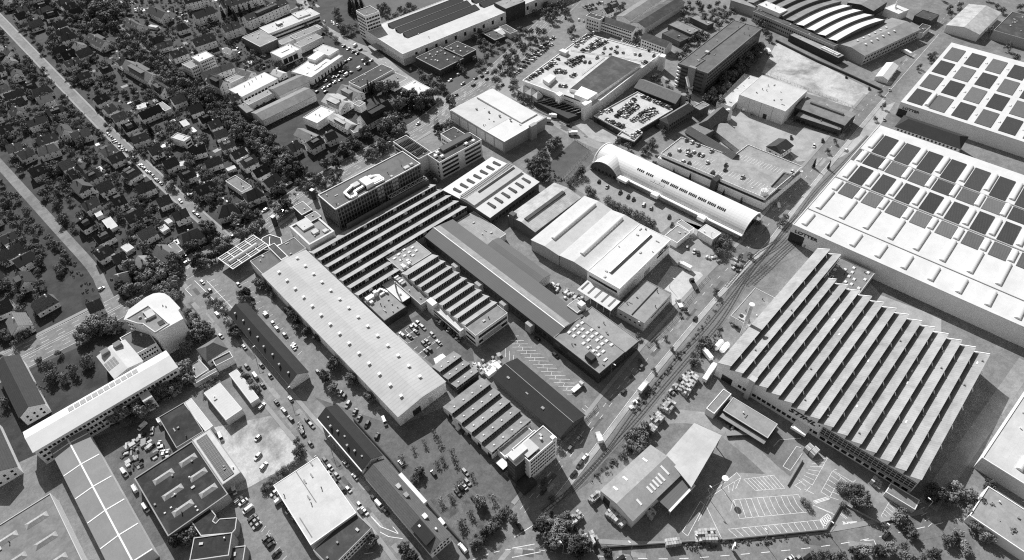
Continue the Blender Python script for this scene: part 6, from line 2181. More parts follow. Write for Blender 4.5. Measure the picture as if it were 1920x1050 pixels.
# singles
house(*[(59.1, 391.9), (68.6, 390.6)], 'house half hidden by trees where the straight street meets the avenue', 11, 5.5, 9.5, hip=2)
house(*[(91.6, 399.5), (96.9, 397.2)], 'dark hip-roofed corner house opposite the advertising column', 13, 5.5, 10, hip=4.5)
house(*[(110.4, 402), (117.2, 401.4)], 'dark hip-roofed house beside the white-rimmed flat roof', 11, 5.5, 9.5, hip=2.5)
house(*[(30.1, 394), (32, 382.8)], 'pale-roofed house among trees by the avenue', 9, 4.8, 8, roof='grey')
house(*[(43.1, 394.3), (45.9, 380.3)], 'grey-roofed house among trees near the small white-rimmed roof', 10, 5, 9, roof='tiles_mid')
house(*[(12.4, 387.4), (19.2, 384.7)], 'pale-roofed house by the lower street corner', 9, 4.8, 8, roof='grey')
house(*[(-8.8, 374.1), (-1.4, 372.9)], 'dark house left of the lower street end', 9.5, 5, 8.8)
house(*[(122.9, 652.3), (128.9, 609.2)], 'long grey-roofed white block with dormer row by the tree-lined street', 11, 6.2, 10.5, roof='tiles_mid', cat='building', dorm=2)
house(*[(126.4, 598.3), (127.9, 581.2)], 'white gabled house at the end of the long dormer block', 10, 5.8, 10)
house(*[(184.3, 746.7), (188, 721)], 'white gabled block with gable toward the street near the top edge', 11, 6.5, 10.5)
house(*[(156.7, 740.7), (158.8, 715.7)], 'white gabled house with roof windows beside the dark wood', 10, 6, 10, dorm=2)
house(*[(118.2, 732.3), (122.7, 704.6)], 'white gabled house at the left edge under the dark wood', 11, 6, 10, dorm=2)
house(*[(214.4, 735), (236.6, 729.8)], 'white apartment block cut by the top edge, leftmost', 11, 8.4, 12, cat='apartment block')
house(*[(206.1, 694.3), (226.5, 694.3)], 'white three-storey apartment block, second down near the top', 11.5, 8.4, 12, cat='apartment block')
house(*[(236.4, 697), (276.6, 693.1)], 'long white apartment block behind firs at the top edge', 11.5, 8.4, 12, cat='apartment block')
house(*[(237.7, 649.4), (284.9, 655.5)], 'long four-storey apartment block with stepped dark roofs', 11.5, 9.6, 13, cat='apartment block')
house(*[(212.9, 646.2), (228.5, 645.8)], 'white apartment house with balconies behind the flat brick hall', 11, 8.4, 12, cat='apartment block')
house(*[(186.3, 689.2), (192.8, 688.6)], 'small dark hip-roofed house among apartment blocks', 10, 5, 8.5, hip=2)
house(*[(155.1, 679.7), (166.3, 678.7)], 'dark long roof of two joined houses, upper half', 11, 5, 9)
house(*[(155.7, 666.8), (168.4, 664.9)], 'white joined house with lower dark roof', 9, 5, 8)
house(*[(181.2, 642.8), (200.5, 641.6)], 'white house with two wide dormers above the bright roof', 12, 7, 11.5, dorm=1)
house(*[(156.9, 638), (170.9, 637.9)], 'dark-roofed house with two skylights left of the bright roof', 11, 6, 10, dorm=2)
house(*[(199.1, 615.3), (201.6, 604.4)], 'small white gabled house in the bright yard', 9, 4.6, 7, roof='grey')
house(*[(164.1, 569.7), (167.1, 550.8)], 'gabled town house with windowed gable and large roof light', 10, 8, 12, roof='slate')
house(*[(161.5, 530.9), (168.3, 529.9)], 'small dark-roofed house beside the white sheds', 9, 5.5, 8.5)
house(*[(161.6, 582.9), (188.6, 581.6)], 'long low workshop with dark strip windows behind the town house', 9, 6, 9, roof='tiles_mid', cat='workshop')
house(*[(188.4, 569.3), (193.3, 554.3)], 'dark-roofed workshop wing beside the pale shed', 10, 5, 8, roof='tiles_mid', cat='workshop')
house(*[(211.1, 547.7), (214, 536.5)], 'small white gabled shed beside the white roofs', 8, 4, 6, roof='offwhite', cat='shed')
house(*[(237, 477.5), (239.3, 457.1)], 'old grey barn with patched roof near the lorry yard', 13, 5, 9, roof='midroof', cat='barn')
house(*[(220.8, 474.6), (224.3, 452)], 'wide pale-roofed barn beside the patched one', 14, 5, 8.5, roof='fibre_pale', cat='barn')
house(*[(219.3, 422.5), (246.6, 425)], 'large dark gabled house with long dormer by the avenue', 13, 6.5, 12.5, roof='slate', dorm=1)
house(*[(207.9, 446.3), (210, 422.7)], 'pale grey roofed annex below the wide barn', 9, 5.5, 8, roof='fibre_pale', cat='workshop')
house(*[(256.6, 430.5), (267.7, 430.9)], 'dark house half hidden by trees near the avenue', 10, 5.5, 9)
house(*[(171.6, 423.9), (182.8, 425)], 'dark-roofed white house left of the avenue trees', 10, 6, 10)
house(*[(159.3, 431.5), (167.5, 433)], 'dark house with roof light beside the tree-lined street bend', 10, 5.5, 9.5)
house(*[(176.8, 446.4), (181.1, 424.2)], 'long grey-roofed white block beside the white flat roof', 10, 6, 9, roof='midroof', cat='building')
house(*[(186.7, 423.6), (194.7, 423.1)], 'dark gabled end of the long grey-roofed block', 9, 6, 9.5)
house(*[(451.8, 516.1), (463.8, 512.6)], 'small dark house at the top edge beyond the striped hall', 10, 5.5, 9)
house(*[(502.3, 418.8), (514.1, 417.2)], 'grey house among parked cars at the top edge', 10, 6, 9.5, roof='tiles_mid')
house(*[(493.5, 414.4), (502.3, 413.6)], 'dark house beside the white range at the top edge', 9, 5.5, 9)

# --- flat blocks of the north-western quarter
def q1(name, label, pts, h, wall='wallwhite', roof='offwhite', par=.4, edge=None, win=(), cat='building'):
    return flat(name, label, pts, h, wall, roof, par, edge=edge, win=win, cat=cat)


t, L, W_ = q1('bright_roof_block', 'apartment block with dazzling white flat roof', [(166.1, 608.9), (180.1, 611.9), (181.2, 596), (166.9, 596.5)], 12, 'wallwhite', 'white', .4, 'white', (('S', 4, 7, 1.2, 2.8, 1.1, 1.3), ('W', 4, 5, 1.2, 2.8, 1.1, 1.3)))
q1('lower_wing', 'lower white wing with terraces beside the dazzling roof', [(156.6, 609.7), (165.1, 611.9), (166.2, 598.1), (157.5, 595.3)], 9, 'wallwhite', 'grey', .5, 'white', (('S', 3, 4, 1.2, 2.8, 1.1, 1.3), ('W', 3, 4, 1.2, 2.8, 1.1, 1.3)))
q1('brick_flat_hall', 'dark brick hall with white-rimmed ribbed flat roof', [(219, 618.7), (238.4, 621.7), (240.3, 592.2), (221.4, 590.1)], 8, 'brick', 'grey', .4, 'edge')
t, L, W_ = q1('window_strip_block', 'long pale roofed block with a strip of windows', [(238.9, 622.9), (296.2, 624.6), (294.6, 607.1), (239.9, 605.4)], 9, 'wallgrey', 'offwhite', .2, 'edge', (('S', 2, 26, 1.5, 3.4, 2.2, 1.8),))
mb = MB()
mb.box(-L / 2 + 14, -L / 2 + 19, -2, 3, 9, 11)
part('roof_unit', mb, 'steel', t)
q1('long_low_block', 'long low grey roof in front of the window strip block', [(240.7, 594), (286.1, 597.4), (285, 588.4), (239.4, 584.2)], 5, 'wallgrey', 'grey', .2)
t, L, W_ = q1('white_cube', 'white flat-roofed block with dark window front', [(222.6, 573.3), (244.1, 576.3), (244.7, 559.3), (225, 556.8)], 8, 'wallwhite', 'white', .3, 'white')
for k in range(3):
    on_side(t, 'window_bay', L, W_, 'S', 3.5 + k * 5.4, 4.6, 1, 6, 'glass')
put(t, 'roof_light', rooflight_mesh(8, 1.6, .6, 'roof_light'), 0, 0, 8.1)
t, L, W_ = q1('l_shaped_store', 'large white flat store with raised rear block', [(222.3, 526.9), (261.2, 548.5), (263.6, 521.2), (225.1, 509.5)], 7, 'wallwhite', 'white', .3, 'white')
for k in range(9):
    on_side(t, 'door', L, W_, 'S', 4 + k * (L - 8) / 8, 1.6, 0, 3.4, 'dark')
mb = MB()
mb.box(0, L / 2 - 8, 2, W_ / 2 - .5, 7, 10)
part('raised_block', mb, 'wallwhite', t)
for k in range(2):
    put(t, 'roof_light', rooflight_mesh(9, 1.4, .5, 'roof_light'), -6 + k * 8, -6 + k * 1, 7.1)
q1('white_rear_store', 'white two-step store behind the large flat store', [(251.6, 545.7), (263.7, 549.3), (267.6, 530.9), (255.4, 526)], 9.5, 'wallwhite', 'offwhite', .3)
q1('shed_roof_strip', 'long pale shed roof with dark edge behind the white stores', [(247.1, 577), (273.4, 578), (274, 569.6), (249.8, 565)], 6, 'wallgrey', 'grey', .2)
q1('shed_roof_strip', 'long grey shed roof nearest the upper street', [(254.4, 592), (282.1, 594.5), (281, 585.6), (252.9, 582.2)], 6, 'wallgrey', 'midroof', .2)
q1('balcony_block', 'pale block with window bands at the end of the apartment row', [(276.7, 623.9), (289.5, 625.3), (287.2, 612.8), (273.4, 610.7)], 10, 'wallgrey', 'offwhite', .3, None, (('S', 2, 6, 2, 3, 2, 1.6),))
q1('white_workshop', 'broad white workshop roof with patched joints', [(167.5, 544.1), (203, 549.5), (205.6, 530.5), (169.4, 525.9)], 6, 'wallgrey', 'white', .15, None, (('S', 1, 10, 1.6, 3, 2.4, 1.8),))
q1('pale_shed_roof', 'pale flat shed roof with white rim near the town house', [(171.6, 564.3), (188.8, 566.7), (189.8, 557.2), (171.5, 554.9)], 5, 'wallgrey', 'grey', .4, 'edge')
gable('long_workshop', 'long grey workshop roof with ridge, upper of two', [(192.9, 522.3), (221.4, 523.9), (222.3, 507.6), (192.6, 505)], 6, 8.5, 'x', 'wallgrey', 'midroof')
gable('long_workshop', 'longest grey workshop roof with pale ridge, lower of two', [(164.6, 497), (215.2, 502.4), (214, 485.4), (164.2, 480.8)], 6, 8.5, 'x', 'wallgrey', 'midroof')
q1('sloped_strip', 'thin pale strip roof between the two long workshops', [(167, 520), (191.8, 521.5), (192.5, 514.8), (168.6, 511.6)], 5, 'wallgrey', 'grey', .15)
q1('workshop_annex', 'dark little annex at the end of the longest workshop', [(160.9, 515.8), (167.7, 516.1), (166.5, 500.1), (160.2, 499.5)], 6, 'brick', 'midroof', .2)
t, L, W_ = q1('dark_felt_block', 'long dark felt roof with white rim and white columns', [(244.8, 479.7), (282.6, 484.4), (284, 469.6), (246.5, 464.1)], 7, 'wallwhite', 'felt', .3, 'edge')
windows(t, L, W_, 'S', 1, 14, 1.2, 3, 1.6, 3.6)
q1('dark_felt_annex', 'low grey roof behind the dark felt block', [(266.8, 466.7), (283.8, 466.9), (286.1, 451.6), (269.8, 449.6)], 5, 'wallwhite', 'midroof', .2)
q1('white_rooflets', 'small white stepped roofs near the avenue trees', [(273.5, 444.2), (287.7, 445.2), (289.2, 425.1), (275.7, 423.9)], 5, 'wallwhite', 'white', .3)
q1('white_terrace_roof', 'bright white flat roof with stains beside the barns', [(190.1, 462.1), (209.2, 465), (212.3, 451.9), (192.3, 443.7)], 6, 'wallwhite', 'white', .5, 'white')
q1('small_white_block', 'small white block with grey roof between barn and dark house', [(229.9, 449.5), (235.8, 450.7), (236.6, 444.1), (229.5, 441.3)], 6, 'wallwhite', 'midroof', .3, 'edge')
q1('pointed_flat_roof', 'grey flat roof with white pointed rim by the avenue trees', [(209.5, 423.1), (216.8, 423.6), (217, 414.2), (204.3, 414.2)], 5, 'wallwhite', 'midroof', .5, 'white')
q1('white_rim_roof', 'grey flat roof with thick white rim among gardens', [(106.9, 430.6), (116, 432.1), (117.4, 411.4), (109.7, 410.6)], 4.5, 'wallwhite', 'midroof', .5, 'white')
q1('small_rim_roof', 'small grey flat roof with white rim by the avenue', [(49.3, 395), (52.8, 394.3), (54.1, 383.2), (48.8, 382.4)], 4.5, 'wallwhite', 'midroof', .4, 'white')
q1('garden_flat_house', 'flat pale roof house between two dark gabled houses', [(114.5, 568.5), (119.3, 568.9), (120, 554.1), (114.2, 552.1)], 5, 'wallwhite', 'grey', .3)
q1('white_modern_house', 'white modern house with roof terraces among gardens', [(102.5, 509.1), (108.3, 513.6), (112.2, 499.3), (106.1, 496.6)], 6.5, 'wallwhite', 'offwhite', .5, 'white', (('S', 2, 3, 1, 2.8, 1.6, 1.5),))
for k, s in enumerate(([(25.2, 468.8), (29.6, 468.4), (29.9, 459), (25.8, 460.2)], [(26.6, 453.5), (32.5, 453.5), (32.4, 440), (26.5, 439.8)], [(57.7, 422.6), (60.9, 423.3), (61.4, 417.9), (57.9, 417.5)], [(92.5, 480.9), (96.8, 478.9), (96.1, 473.7), (91.7, 474.6)], [(25, 417.8), (30, 417.3), (32.9, 409.9), (27.5, 410.8)], [(51.9, 418.7), (56.3, 419.2), (56.5, 413.2), (51.6, 411.5)], [(101.6, 583.4), (108.9, 581.8), (107.2, 574.8), (101.2, 576.6)], [(171.9, 723.7), (174.8, 714.4), (172.1, 711.1), (170.2, 721.3)], [(116.9, 533.8), (122, 532.6), (122.2, 522.9), (117.1, 524.1)], [(114.9, 447.8), (120.7, 446.6), (121.7, 442.1), (115.2, 444.1)])):
    flat('garden_shed', ['white flat garage in the lowest gardens', 'pale square garage between garden houses', 'white-rimmed garage beside a dark house', 'white awning roof in a garden by the street', 'pale flat garage with broken outline', 'pale lean-to garage above the trees', 'pale garden roof under the long house', 'pale carport near the white gabled block', 'white garage in the garden row', 'white carport near the tree-lined row'][k], s, 2.8, 'wallgrey', 'offwhite', .15, cat='garage')

# --- houses continuing past the left and lower-left edge of the photograph
def inside(pt, poly):
    x, y = pt
    c = False
    j = len(poly) - 1
    for i in range(len(poly)):
        (x0, y0), (x1, y1) = poly[i], poly[j]
        if (y0 > y) != (y1 > y) and x < (x1 - x0) * (y - y0) / (y1 - y0) + x0:
            c = not c
        j = i
    return c


EDGE = [(81, 959.9), (163, 872.1), (9.7, 432.6), (-42.5, 377.2), (-67.4, 374.7)]
n = 0
avl = [Vector(p) for p in smoothline(AVENUE, 6)] + [Vector(p) for p in smoothline(HOUSE_ST, 6)] + [Vector(p) for p in smoothline(LOW_ST, 6)] + [Vector(p) for p in smoothline(TREE_ST, 6)]
for i in range(-10, 40):
    for j in range(0, 60):
        x, y = -160 + i * 19 + hr.uniform(-4, 4), 300 + j * 15.5 + (i % 2) * 6 + hr.uniform(-3.5, 3.5)
        if hr.random() < .12 or not inside((x, y), EDGE) or any(abs(x - hx) + abs(y - hy) < 16 for hx, hy, _ in HOUSE_POS):
            continue
        if any((Vector((x, y)) - q).length < 15 for q in avl):
            continue
        d = Vector((hr.uniform(4, 7), hr.uniform(-.9, .9)))
        if hr.random() < .25:
            d = Vector((d.y, d.x))
        house(Vector((x, y)) - d, Vector((x, y)) + d, 'dark-roofed garden house beyond the left edge of the residential quarter', hr.uniform(8, 11), hr.uniform(4.4, 6), hr.uniform(8.4, 9.8), group='houses beyond the left edge', dorm=hr.choice((0, 0, 1)), roof=hr.choice(('tiles', 'tiles', 'tiles_mid')), hip=hr.choice((0, 0, 0, 2)))
        n += 1

BIG = [o.location for o in bpy.data.objects if o.parent is None and o.get('category') in ('building', 'workshop', 'barn', 'shed', 'hall', 'garage', 'apartment block')]

# --- works and houses continuing past the lower-left and right edges of the photograph
t, L, W_ = flat('edge_hall', 'grey flat hall beyond the lower left edge beside the panelled hall', rc(-96, -64, 205, 262), 8, 'wallgrey', 'midroof', .4, edge='frame', cat='hall')
for k in range(4):
    put(t, 'ridge_skylight', pl9, -6, -20 + k * 13, 8.1)
    put(t, 'ridge_skylight', pl9, 7, -20 + k * 13, 8.1)
gable('edge_block', 'white gabled block beyond the left edge below the avenue', rc(-62, -50, 318, 362), 8, 11.5, 'y', 'wallwhite', 'tiles', win=(('N', 2, 12, 1.6, 3, 1.1, 1.4), ('W', 2, 3, 1.6, 3, 1.1, 1.4)))
gable('edge_block', 'dark gabled block beyond the left edge near the long wing', rc(-84, -72, 290, 326), 7, 10.5, 'y', 'wallwhite', 'tiles', win=(('N', 2, 10, 1.6, 3, 1.1, 1.4), ('W', 2, 3, 1.6, 3, 1.1, 1.4)))
t, L, W_ = flat('edge_hall', 'pale flat hall beyond the right edge past the lettered sawtooth hall', rc(262, 330, -62, -26), 9, 'wallgrey', 'offwhite', .4, edge='edge', cat='hall')
for k in range(4):
    put(t, 'skylight', barrel_mesh(9, 3, 1.2), -24 + k * 16, 4, 9.05)
    put(t, 'skylight', bpy.data.objects['skylight'].data, -24 + k * 16, -9, 9.05)
gable('edge_hall', 'pale gabled hall beyond the upper right corner by the street', [(681.6, 171.9), (739.2, 174.6), (738.1, 148), (684.9, 143.2)], 7, 9.5, 'x', 'wallgrey', 'fibre_pale', cat='hall')
flat('edge_hall', 'dark flat hall beyond the upper right corner behind the pale one', [(695.2, 138.3), (746.1, 139.5), (745.4, 112.3), (699.6, 109.3)], 8, 'wallmid', 'felt', .4, cat='hall')
flat('edge_store', 'low grey store beyond the right edge near the southern road', rc(232, 252, -62, -34), 6, 'wallwhite', 'grey', .4)
structure('edge_parking', [rc(228, 345, -24, -16) + []], .05, 'asphalt_light')
mb = MB()
for road_, an, nn in ((MAIN_ST, 1.57, 30), (RAIL_ST, .12, 46), (LOT_ST, -1.5, 14), (LOW_RD, -.9, 18), (UP_ST, -1.1, 10), (AVENUE, .8, 20)):
    for _ in range(nn):
        c = Vector(hr.choice(smoothline(road_, 9))) + Vector((hr.uniform(-4, 4), hr.uniform(-4, 4)))
        l, w = hr.uniform(1.5, 6), hr.uniform(.5, 1.6)
        z = .0755 + len(mb.f) * .00004
        mb.face([(c.x + math.cos(an) * u - math.sin(an) * v, c.y + math.sin(an) * u + math.cos(an) * v, z) for u, v in ((-l, -w), (l, -w), (l, w), (-l, w))], hr.randrange(2))
link('asphalt_patches', mb.mesh('asphalt_patches', ['asphalt_dark', 'asphalt_light']), kind='structure')

# terraces, paths, drives and sheds in the gardens
mb = MB()
gr = random.Random(31)
GPOLY = [(152.9, 872.7), (336.3, 676.5), (246.8, 540.4), (199.4, 487.9), (150.6, 469.8), (153.7, 388), (88.9, 376.1), (50.7, 374.7), (-8.8, 375.8), (-16, 423.7), (22.7, 489.2)]
for k in range(900):
    x, y = gr.uniform(20, 420), gr.uniform(320, 900)
    if not inside((x, y), GPOLY) or any((Vector((x, y)) - q).length < 6 for q in avl):
        continue
    l, w, a = gr.uniform(.8, 5), gr.uniform(.5, 2.2), gr.choice((0, 1.57)) + gr.uniform(-.15, .15)
    ca, sa = math.cos(a), math.sin(a)
    z = .05 if k % 4 else gr.uniform(.5, 2.2)
    q = [(x + ca * u - sa * v, y + sa * u + ca * v) for u, v in ((-l, -w), (l, -w), (l, w), (-l, w))]
    if k % 4:
        mb.face([(*p, z + (k % 7) * .003) for p in q], k % 3)
    else:
        q = [(x + ca * u - sa * v, y + sa * u + ca * v) for u, v in ((-l * .4, -w * .5), (l * .4, -w * .5), (l * .4, w * .5), (-l * .4, w * .5))]
        mb.prism(q, 0, z, k % 3)
tag(link('garden_clutter', mb.mesh('garden_clutter', ['concrete', 'edge', 'midroof']), kind='stuff'), 'small terraces, paths and sheds scattered through the gardens', 'garden clutter')

# ================================================================ trees
tr_ = random.Random(23)


def crown_mesh(name, kind, seed, leaves):
    """Leaf clumps through a lumpy crown volume; unit tree: crown radius 1, base at z 0."""
    r = random.Random(seed)
    mb = MB()
    if kind == 'conifer':
        lobes = [(0, 0, z, .62 * (1 - z / 4.4) + .1) for z in [k * .32 for k in range(13)]]
    elif kind == 'ball':
        lobes = [(0, 0, 1.0, .95)]
    else:
        lobes = []
        for k in range(15):
            a, rad = r.uniform(0, 6.28), r.uniform(.15, .8)
            lobes.append((rad * math.cos(a), rad * math.sin(a), r.uniform(.5, 1.85) - rad * .35, r.uniform(.2, .42)))
        lobes.append((r.uniform(-.2, .2), r.uniform(-.2, .2), 1.2, .5))
    tot = sum(l[3] ** 2 for l in lobes)
    for (cx, cy, cz, cr) in lobes:
        for _ in range(int(leaves * cr * cr / tot)):
            d = Vector((r.gauss(0, 1), r.gauss(0, 1), r.gauss(0, 1))).normalized()
            rad = cr * r.uniform(.6, 1.22)
            if kind == 'sparse':
                rad = cr * r.uniform(.2, 1.1)
            p = Vector((cx, cy, cz)) + d * rad
            if p.z < .25:
                continue
            nrm = (d + Vector((r.gauss(0, .5), r.gauss(0, .5), r.gauss(0, .5) + .3))).normalized()
            u = nrm.orthogonal().normalized()
            v = nrm.cross(u)
            s = r.uniform(.05, .105) * (1.25 if kind == 'conifer' else 1)
            th = r.uniform(0, 6.28)
            u2, v2 = u * math.cos(th) + v * math.sin(th), v * math.cos(th) - u * math.sin(th)
            mb.face([p - u2 * s - v2 * s * .7, p + u2 * s - v2 * s * .7, p + u2 * s * .7 + v2 * s, p - u2 * s * .6 + v2 * s * .9])
    return mb.mesh(name, 'leaf_dark' if kind == 'conifer' else 'leaf')


def trunk_mesh(h, limbs=4, seed=0, spread=.6):
    r = random.Random(seed)
    mb = MB()
    mb.cyl(0, 0, 0, h, .075, 7, r1=.045)
    for k in range(limbs):
        a = k * 6.28 / max(limbs, 1) + r.uniform(-.3, .3)
        z0 = h * r.uniform(.55, .95)
        mb.bar((0, 0, z0), (spread * math.cos(a), spread * math.sin(a), z0 + r.uniform(.4, .7)), .05)
    return mb.mesh('trunk', 'bark')


CROWN = {'broad': [crown_mesh('crown', 'broad', s, 1500) for s in range(6)], 'ball': [crown_mesh('crown', 'ball', s, 700) for s in (31, 32)],
         'conifer': [crown_mesh('crown', 'conifer', s, 1100) for s in (41, 42)], 'sparse': [crown_mesh('crown', 'sparse', s, 170) for s in (51, 52, 53)]}
TRUNK = {'broad': [trunk_mesh(1.1, 5, s) for s in (1, 2)], 'ball': [trunk_mesh(.7, 3, 3, .3)], 'conifer': [trunk_mesh(2.5, 0, 4)], 'sparse': [trunk_mesh(1.1, 6, 5, .7), trunk_mesh(1.0, 6, 6, .7)]}


def tree(x, y, r, label, kind='broad', group=None, hs=1.0):
    t = thing({'broad': 'broadleaf_tree', 'ball': 'round_tree', 'conifer': 'conifer_tree', 'sparse': 'young_tree'}[kind], label, 'tree', (x, y, 0), tr_.uniform(0, 6.28), group)
    hs *= tr_.uniform(.85, 1.15)
    t.scale = (r, r * tr_.uniform(.9, 1.1), r * hs)
    link('trunk', tr_.choice(TRUNK[kind]), t)
    link('crown', tr_.choice(CROWN[kind]), t)
    return t


TREE_LIST = []


def trees(pts, label, r=(3.0, 4.6), kind='broad', hs=1.0, mass=False):
    for x, y in pts:
        if any((x - hx) ** 2 + (y - hy) ** 2 < (hr_ * .62) ** 2 for hx, hy, hr_ in HOUSE_POS):
            continue
        rr = tr_.uniform(*r)
        if kind == 'broad':
            TREE_LIST.append((0 if mass else rr / math.dist((x, y, 0), (0, 0, 300)), x, y, rr, label, hs))
        else:
            tree(x, y, rr, label, kind, label + ' group', hs)


trees([(141.9, 783.4), (142, 761.7), (153.3, 766.9), (142.3, 744.6), (131, 756.5), (162.2, 779.7), (150.8, 800.8), (168, 773.4), (142.5, 800.5), (154.3, 788), (131.9, 785.2), (138.9, 813.4), (128.3, 797.8), (146.6, 823.7), (134.6, 748.6)], 'big tree in the dark wood at the upper left corner', (5, 7))
trees([(135.7, 696.2), (135.9, 677.4), (143.8, 687.8), (137, 658.1), (137.4, 643.7), (136.7, 627.3), (140.7, 616.5), (134.2, 606.8), (143.8, 606.6), (141.3, 589.8), (132.3, 580.2), (144.3, 580.4), (143.7, 568.5), (135.1, 565.2), (154.5, 576.2), (145.3, 548.8), (153.3, 555.6), (143.6, 532.9), (144.7, 520.4), (140.6, 538.9), (143.8, 504.6), (142.6, 511.4), (145, 495.4), (144.3, 482.8), (146.1, 473.1), (158.6, 481.5), (139.5, 482.4), (153, 468.8), (158.4, 455.5), (152.1, 480.1), (137.4, 668.5), (143.9, 669), (142.1, 649.3), (134.5, 616.2), (135.5, 595.8), (138.1, 577.3), (148.9, 585.2), (140.5, 553.7), (145.9, 560.2), (149, 539.1), (139.6, 517.2), (147.6, 514.6), (150.1, 487.4), (151.3, 474.3), (155.8, 463.3), (138.5, 605.6), (148, 602.3)], 'big leafy tree lining the tree-lined street, upper stretch', (3.8, 5.6))
trees([(143.9, 460.2), (143.4, 450.8), (144.4, 442.4), (146.3, 435.7), (146.5, 426.1), (145.3, 418), (148.6, 448), (148, 457.3), (141.9, 423.7), (150.1, 422.5), (145.5, 408.7), (142.3, 430.4), (150.8, 410.2), (152.3, 434.5), (151.1, 403.1), (152, 418.2)], 'big leafy tree lining the tree-lined street, lower stretch', (3.8, 5.4))
trees([(134.6, 707.9), (125.9, 701.7), (129.9, 679.1), (180.4, 707.5), (182.7, 697), (196.4, 715.9), (164.5, 708), (171.7, 696.4), (202, 664.6), (200.5, 670.2), (216.5, 686.2), (110.8, 617.3), (107.1, 596.3), (113.8, 598.6), (118.8, 596.5), (112.8, 546.7), (108.7, 537.1), (113.3, 532.4), (99.3, 530.6), (90.8, 589.2), (92.4, 576), (113.7, 513.3), (115.1, 506.7), (119.5, 497.1), (64.9, 562.9), (73.1, 570.7), (97.5, 643.9), (97.4, 631.1), (88.2, 637.4), (112.9, 641.1), (117.9, 632.6), (95.7, 614.1), (103.1, 609.5), (110.7, 611.1), (118.5, 584.6), (111.1, 586.1), (119.9, 542.3), (114.6, 556.2), (107.8, 527.3), (111.5, 518.2)], 'leafy garden tree among the upper houses', (2.6, 4.2))
trees([(232, 688.1), (239.6, 688.8), (237.7, 673.5), (256.8, 679.3), (245.7, 677.9), (95.2, 537.9), (239.6, 697.6), (245.8, 695.4), (248, 671.1)], 'dark fir before the long white apartment block', (3.0, 3.8), 'conifer', .9)
trees([(249.5, 638.9), (208.8, 586.2), (189.5, 613.4), (221.9, 558.7), (218.2, 559.1), (195.7, 617.9), (206.6, 574.5), (210.7, 577.2), (222, 551.7)], 'leafy tree in the yards below the apartment blocks', (2.6, 3.8))
trees([(94, 502.8), (86.6, 500.4), (99.2, 505), (99.2, 510), (78.5, 511), (79.2, 517.7), (99, 483), (97.5, 472.7), (101.1, 462.1), (100.3, 453.8), (102, 487.3), (101.9, 477.7), (102.2, 436.2), (101.5, 428.3), (103.1, 446.5), (103.1, 453.2), (109.4, 440.1), (98.6, 414.2), (92.5, 422.4), (97.3, 421.8), (89.2, 419.5), (88.5, 426.5), (82.4, 426.3), (82.5, 478.5), (84, 470.1), (72, 515.2), (67.8, 509.7), (51.8, 458.9), (48.8, 453.7), (56.1, 484.7), (51.5, 451), (53.4, 451.1), (55.1, 441.3), (58.3, 444.2), (38, 452.3), (37.6, 448.8), (36, 464.4), (53.8, 426.8), (52.8, 422), (50.9, 435.5), (41.8, 429.1), (35.3, 426.2), (31.4, 420.8), (69.7, 432.8), (69.8, 428.6), (51.6, 495.9), (45.9, 515.3), (45.5, 508.8), (51.5, 514.4), (30.6, 480.1), (21.5, 449.3), (23.1, 405.9), (37.3, 404.2), (37, 399.1), (53.6, 432.9), (122.2, 411.9), (133.1, 400.9), (132.2, 395.4), (127.3, 396.1), (82.9, 444.7), (78, 456.2), (77.1, 463.6), (120.1, 390.7), (134.1, 422), (139.7, 403)], 'leafy garden tree among the straight-street houses', (2.2, 3.9))
trees([(75.4, 396), (75, 387.1), (76.3, 382), (71.8, 390.2), (60.9, 382.8), (74.7, 372.8), (73.6, 366.8), (78.4, 372.7), (92.2, 388.9), (91.6, 393.4), (91.6, 383.7), (100.8, 388.2), (101.5, 393.4), (100.7, 384.3), (99.3, 370.4), (102.6, 370.9), (96.7, 371.1), (87.8, 372.5), (87.8, 368.8), (90.3, 368.1), (122.7, 376.3), (126.1, 376.8), (117.9, 375), (57.9, 368.4), (58.6, 364.2), (54.9, 367.9), (65.8, 364), (34.2, 384.9), (35.8, 378.3), (38.3, 374.2), (42.4, 373.5), (38.7, 368.9), (34.7, 369.6), (40.6, 365.4), (28.7, 382), (24.5, 377.9), (43.8, 368.7), (24.2, 381.5), (43.5, 384.2), (45.7, 377), (22.6, 394.7), (23.2, 387.4), (28.6, 375.5), (30.7, 370.3)], 'large street tree along the avenue near the station canopy', (3.2, 5.0))
trees([(312.3, 604.2), (305.2, 590.6), (300.7, 578.9), (316.4, 612.9), (297, 570.8), (303.9, 567.6), (310.6, 568.5), (299, 564.8), (348.9, 578.5), (350.1, 585.9), (349, 569.6), (361.3, 565.3), (372.8, 566.3), (372.8, 557.4), (361.9, 556), (349.3, 556.6), (356.1, 584)], 'dark tree near the white seven-storey tower', (3.6, 5.2), 'broad', 1.2)
trees([(326.2, 602.5), (333.5, 612.5), (336.4, 604.9), (342.8, 607.1), (327.7, 596.5)], 'dark conifer behind the white seven-storey tower', (3.2, 4), 'conifer', 1.0)
trees([(287.6, 585.6), (287, 576.4), (283.5, 562.6), (281.9, 509.5), (260.5, 509.4), (240.7, 505.2), (289.8, 591.5)], 'small round bush tree by the lorry yard', (2, 2.8), 'ball')
trees([(301.2, 454.7), (301, 440.4), (302.4, 429.4), (299.4, 420.1), (295.6, 442.7), (296, 426.7)], 'leafy tree at the avenue corner before the planted roof', (3, 4.2))
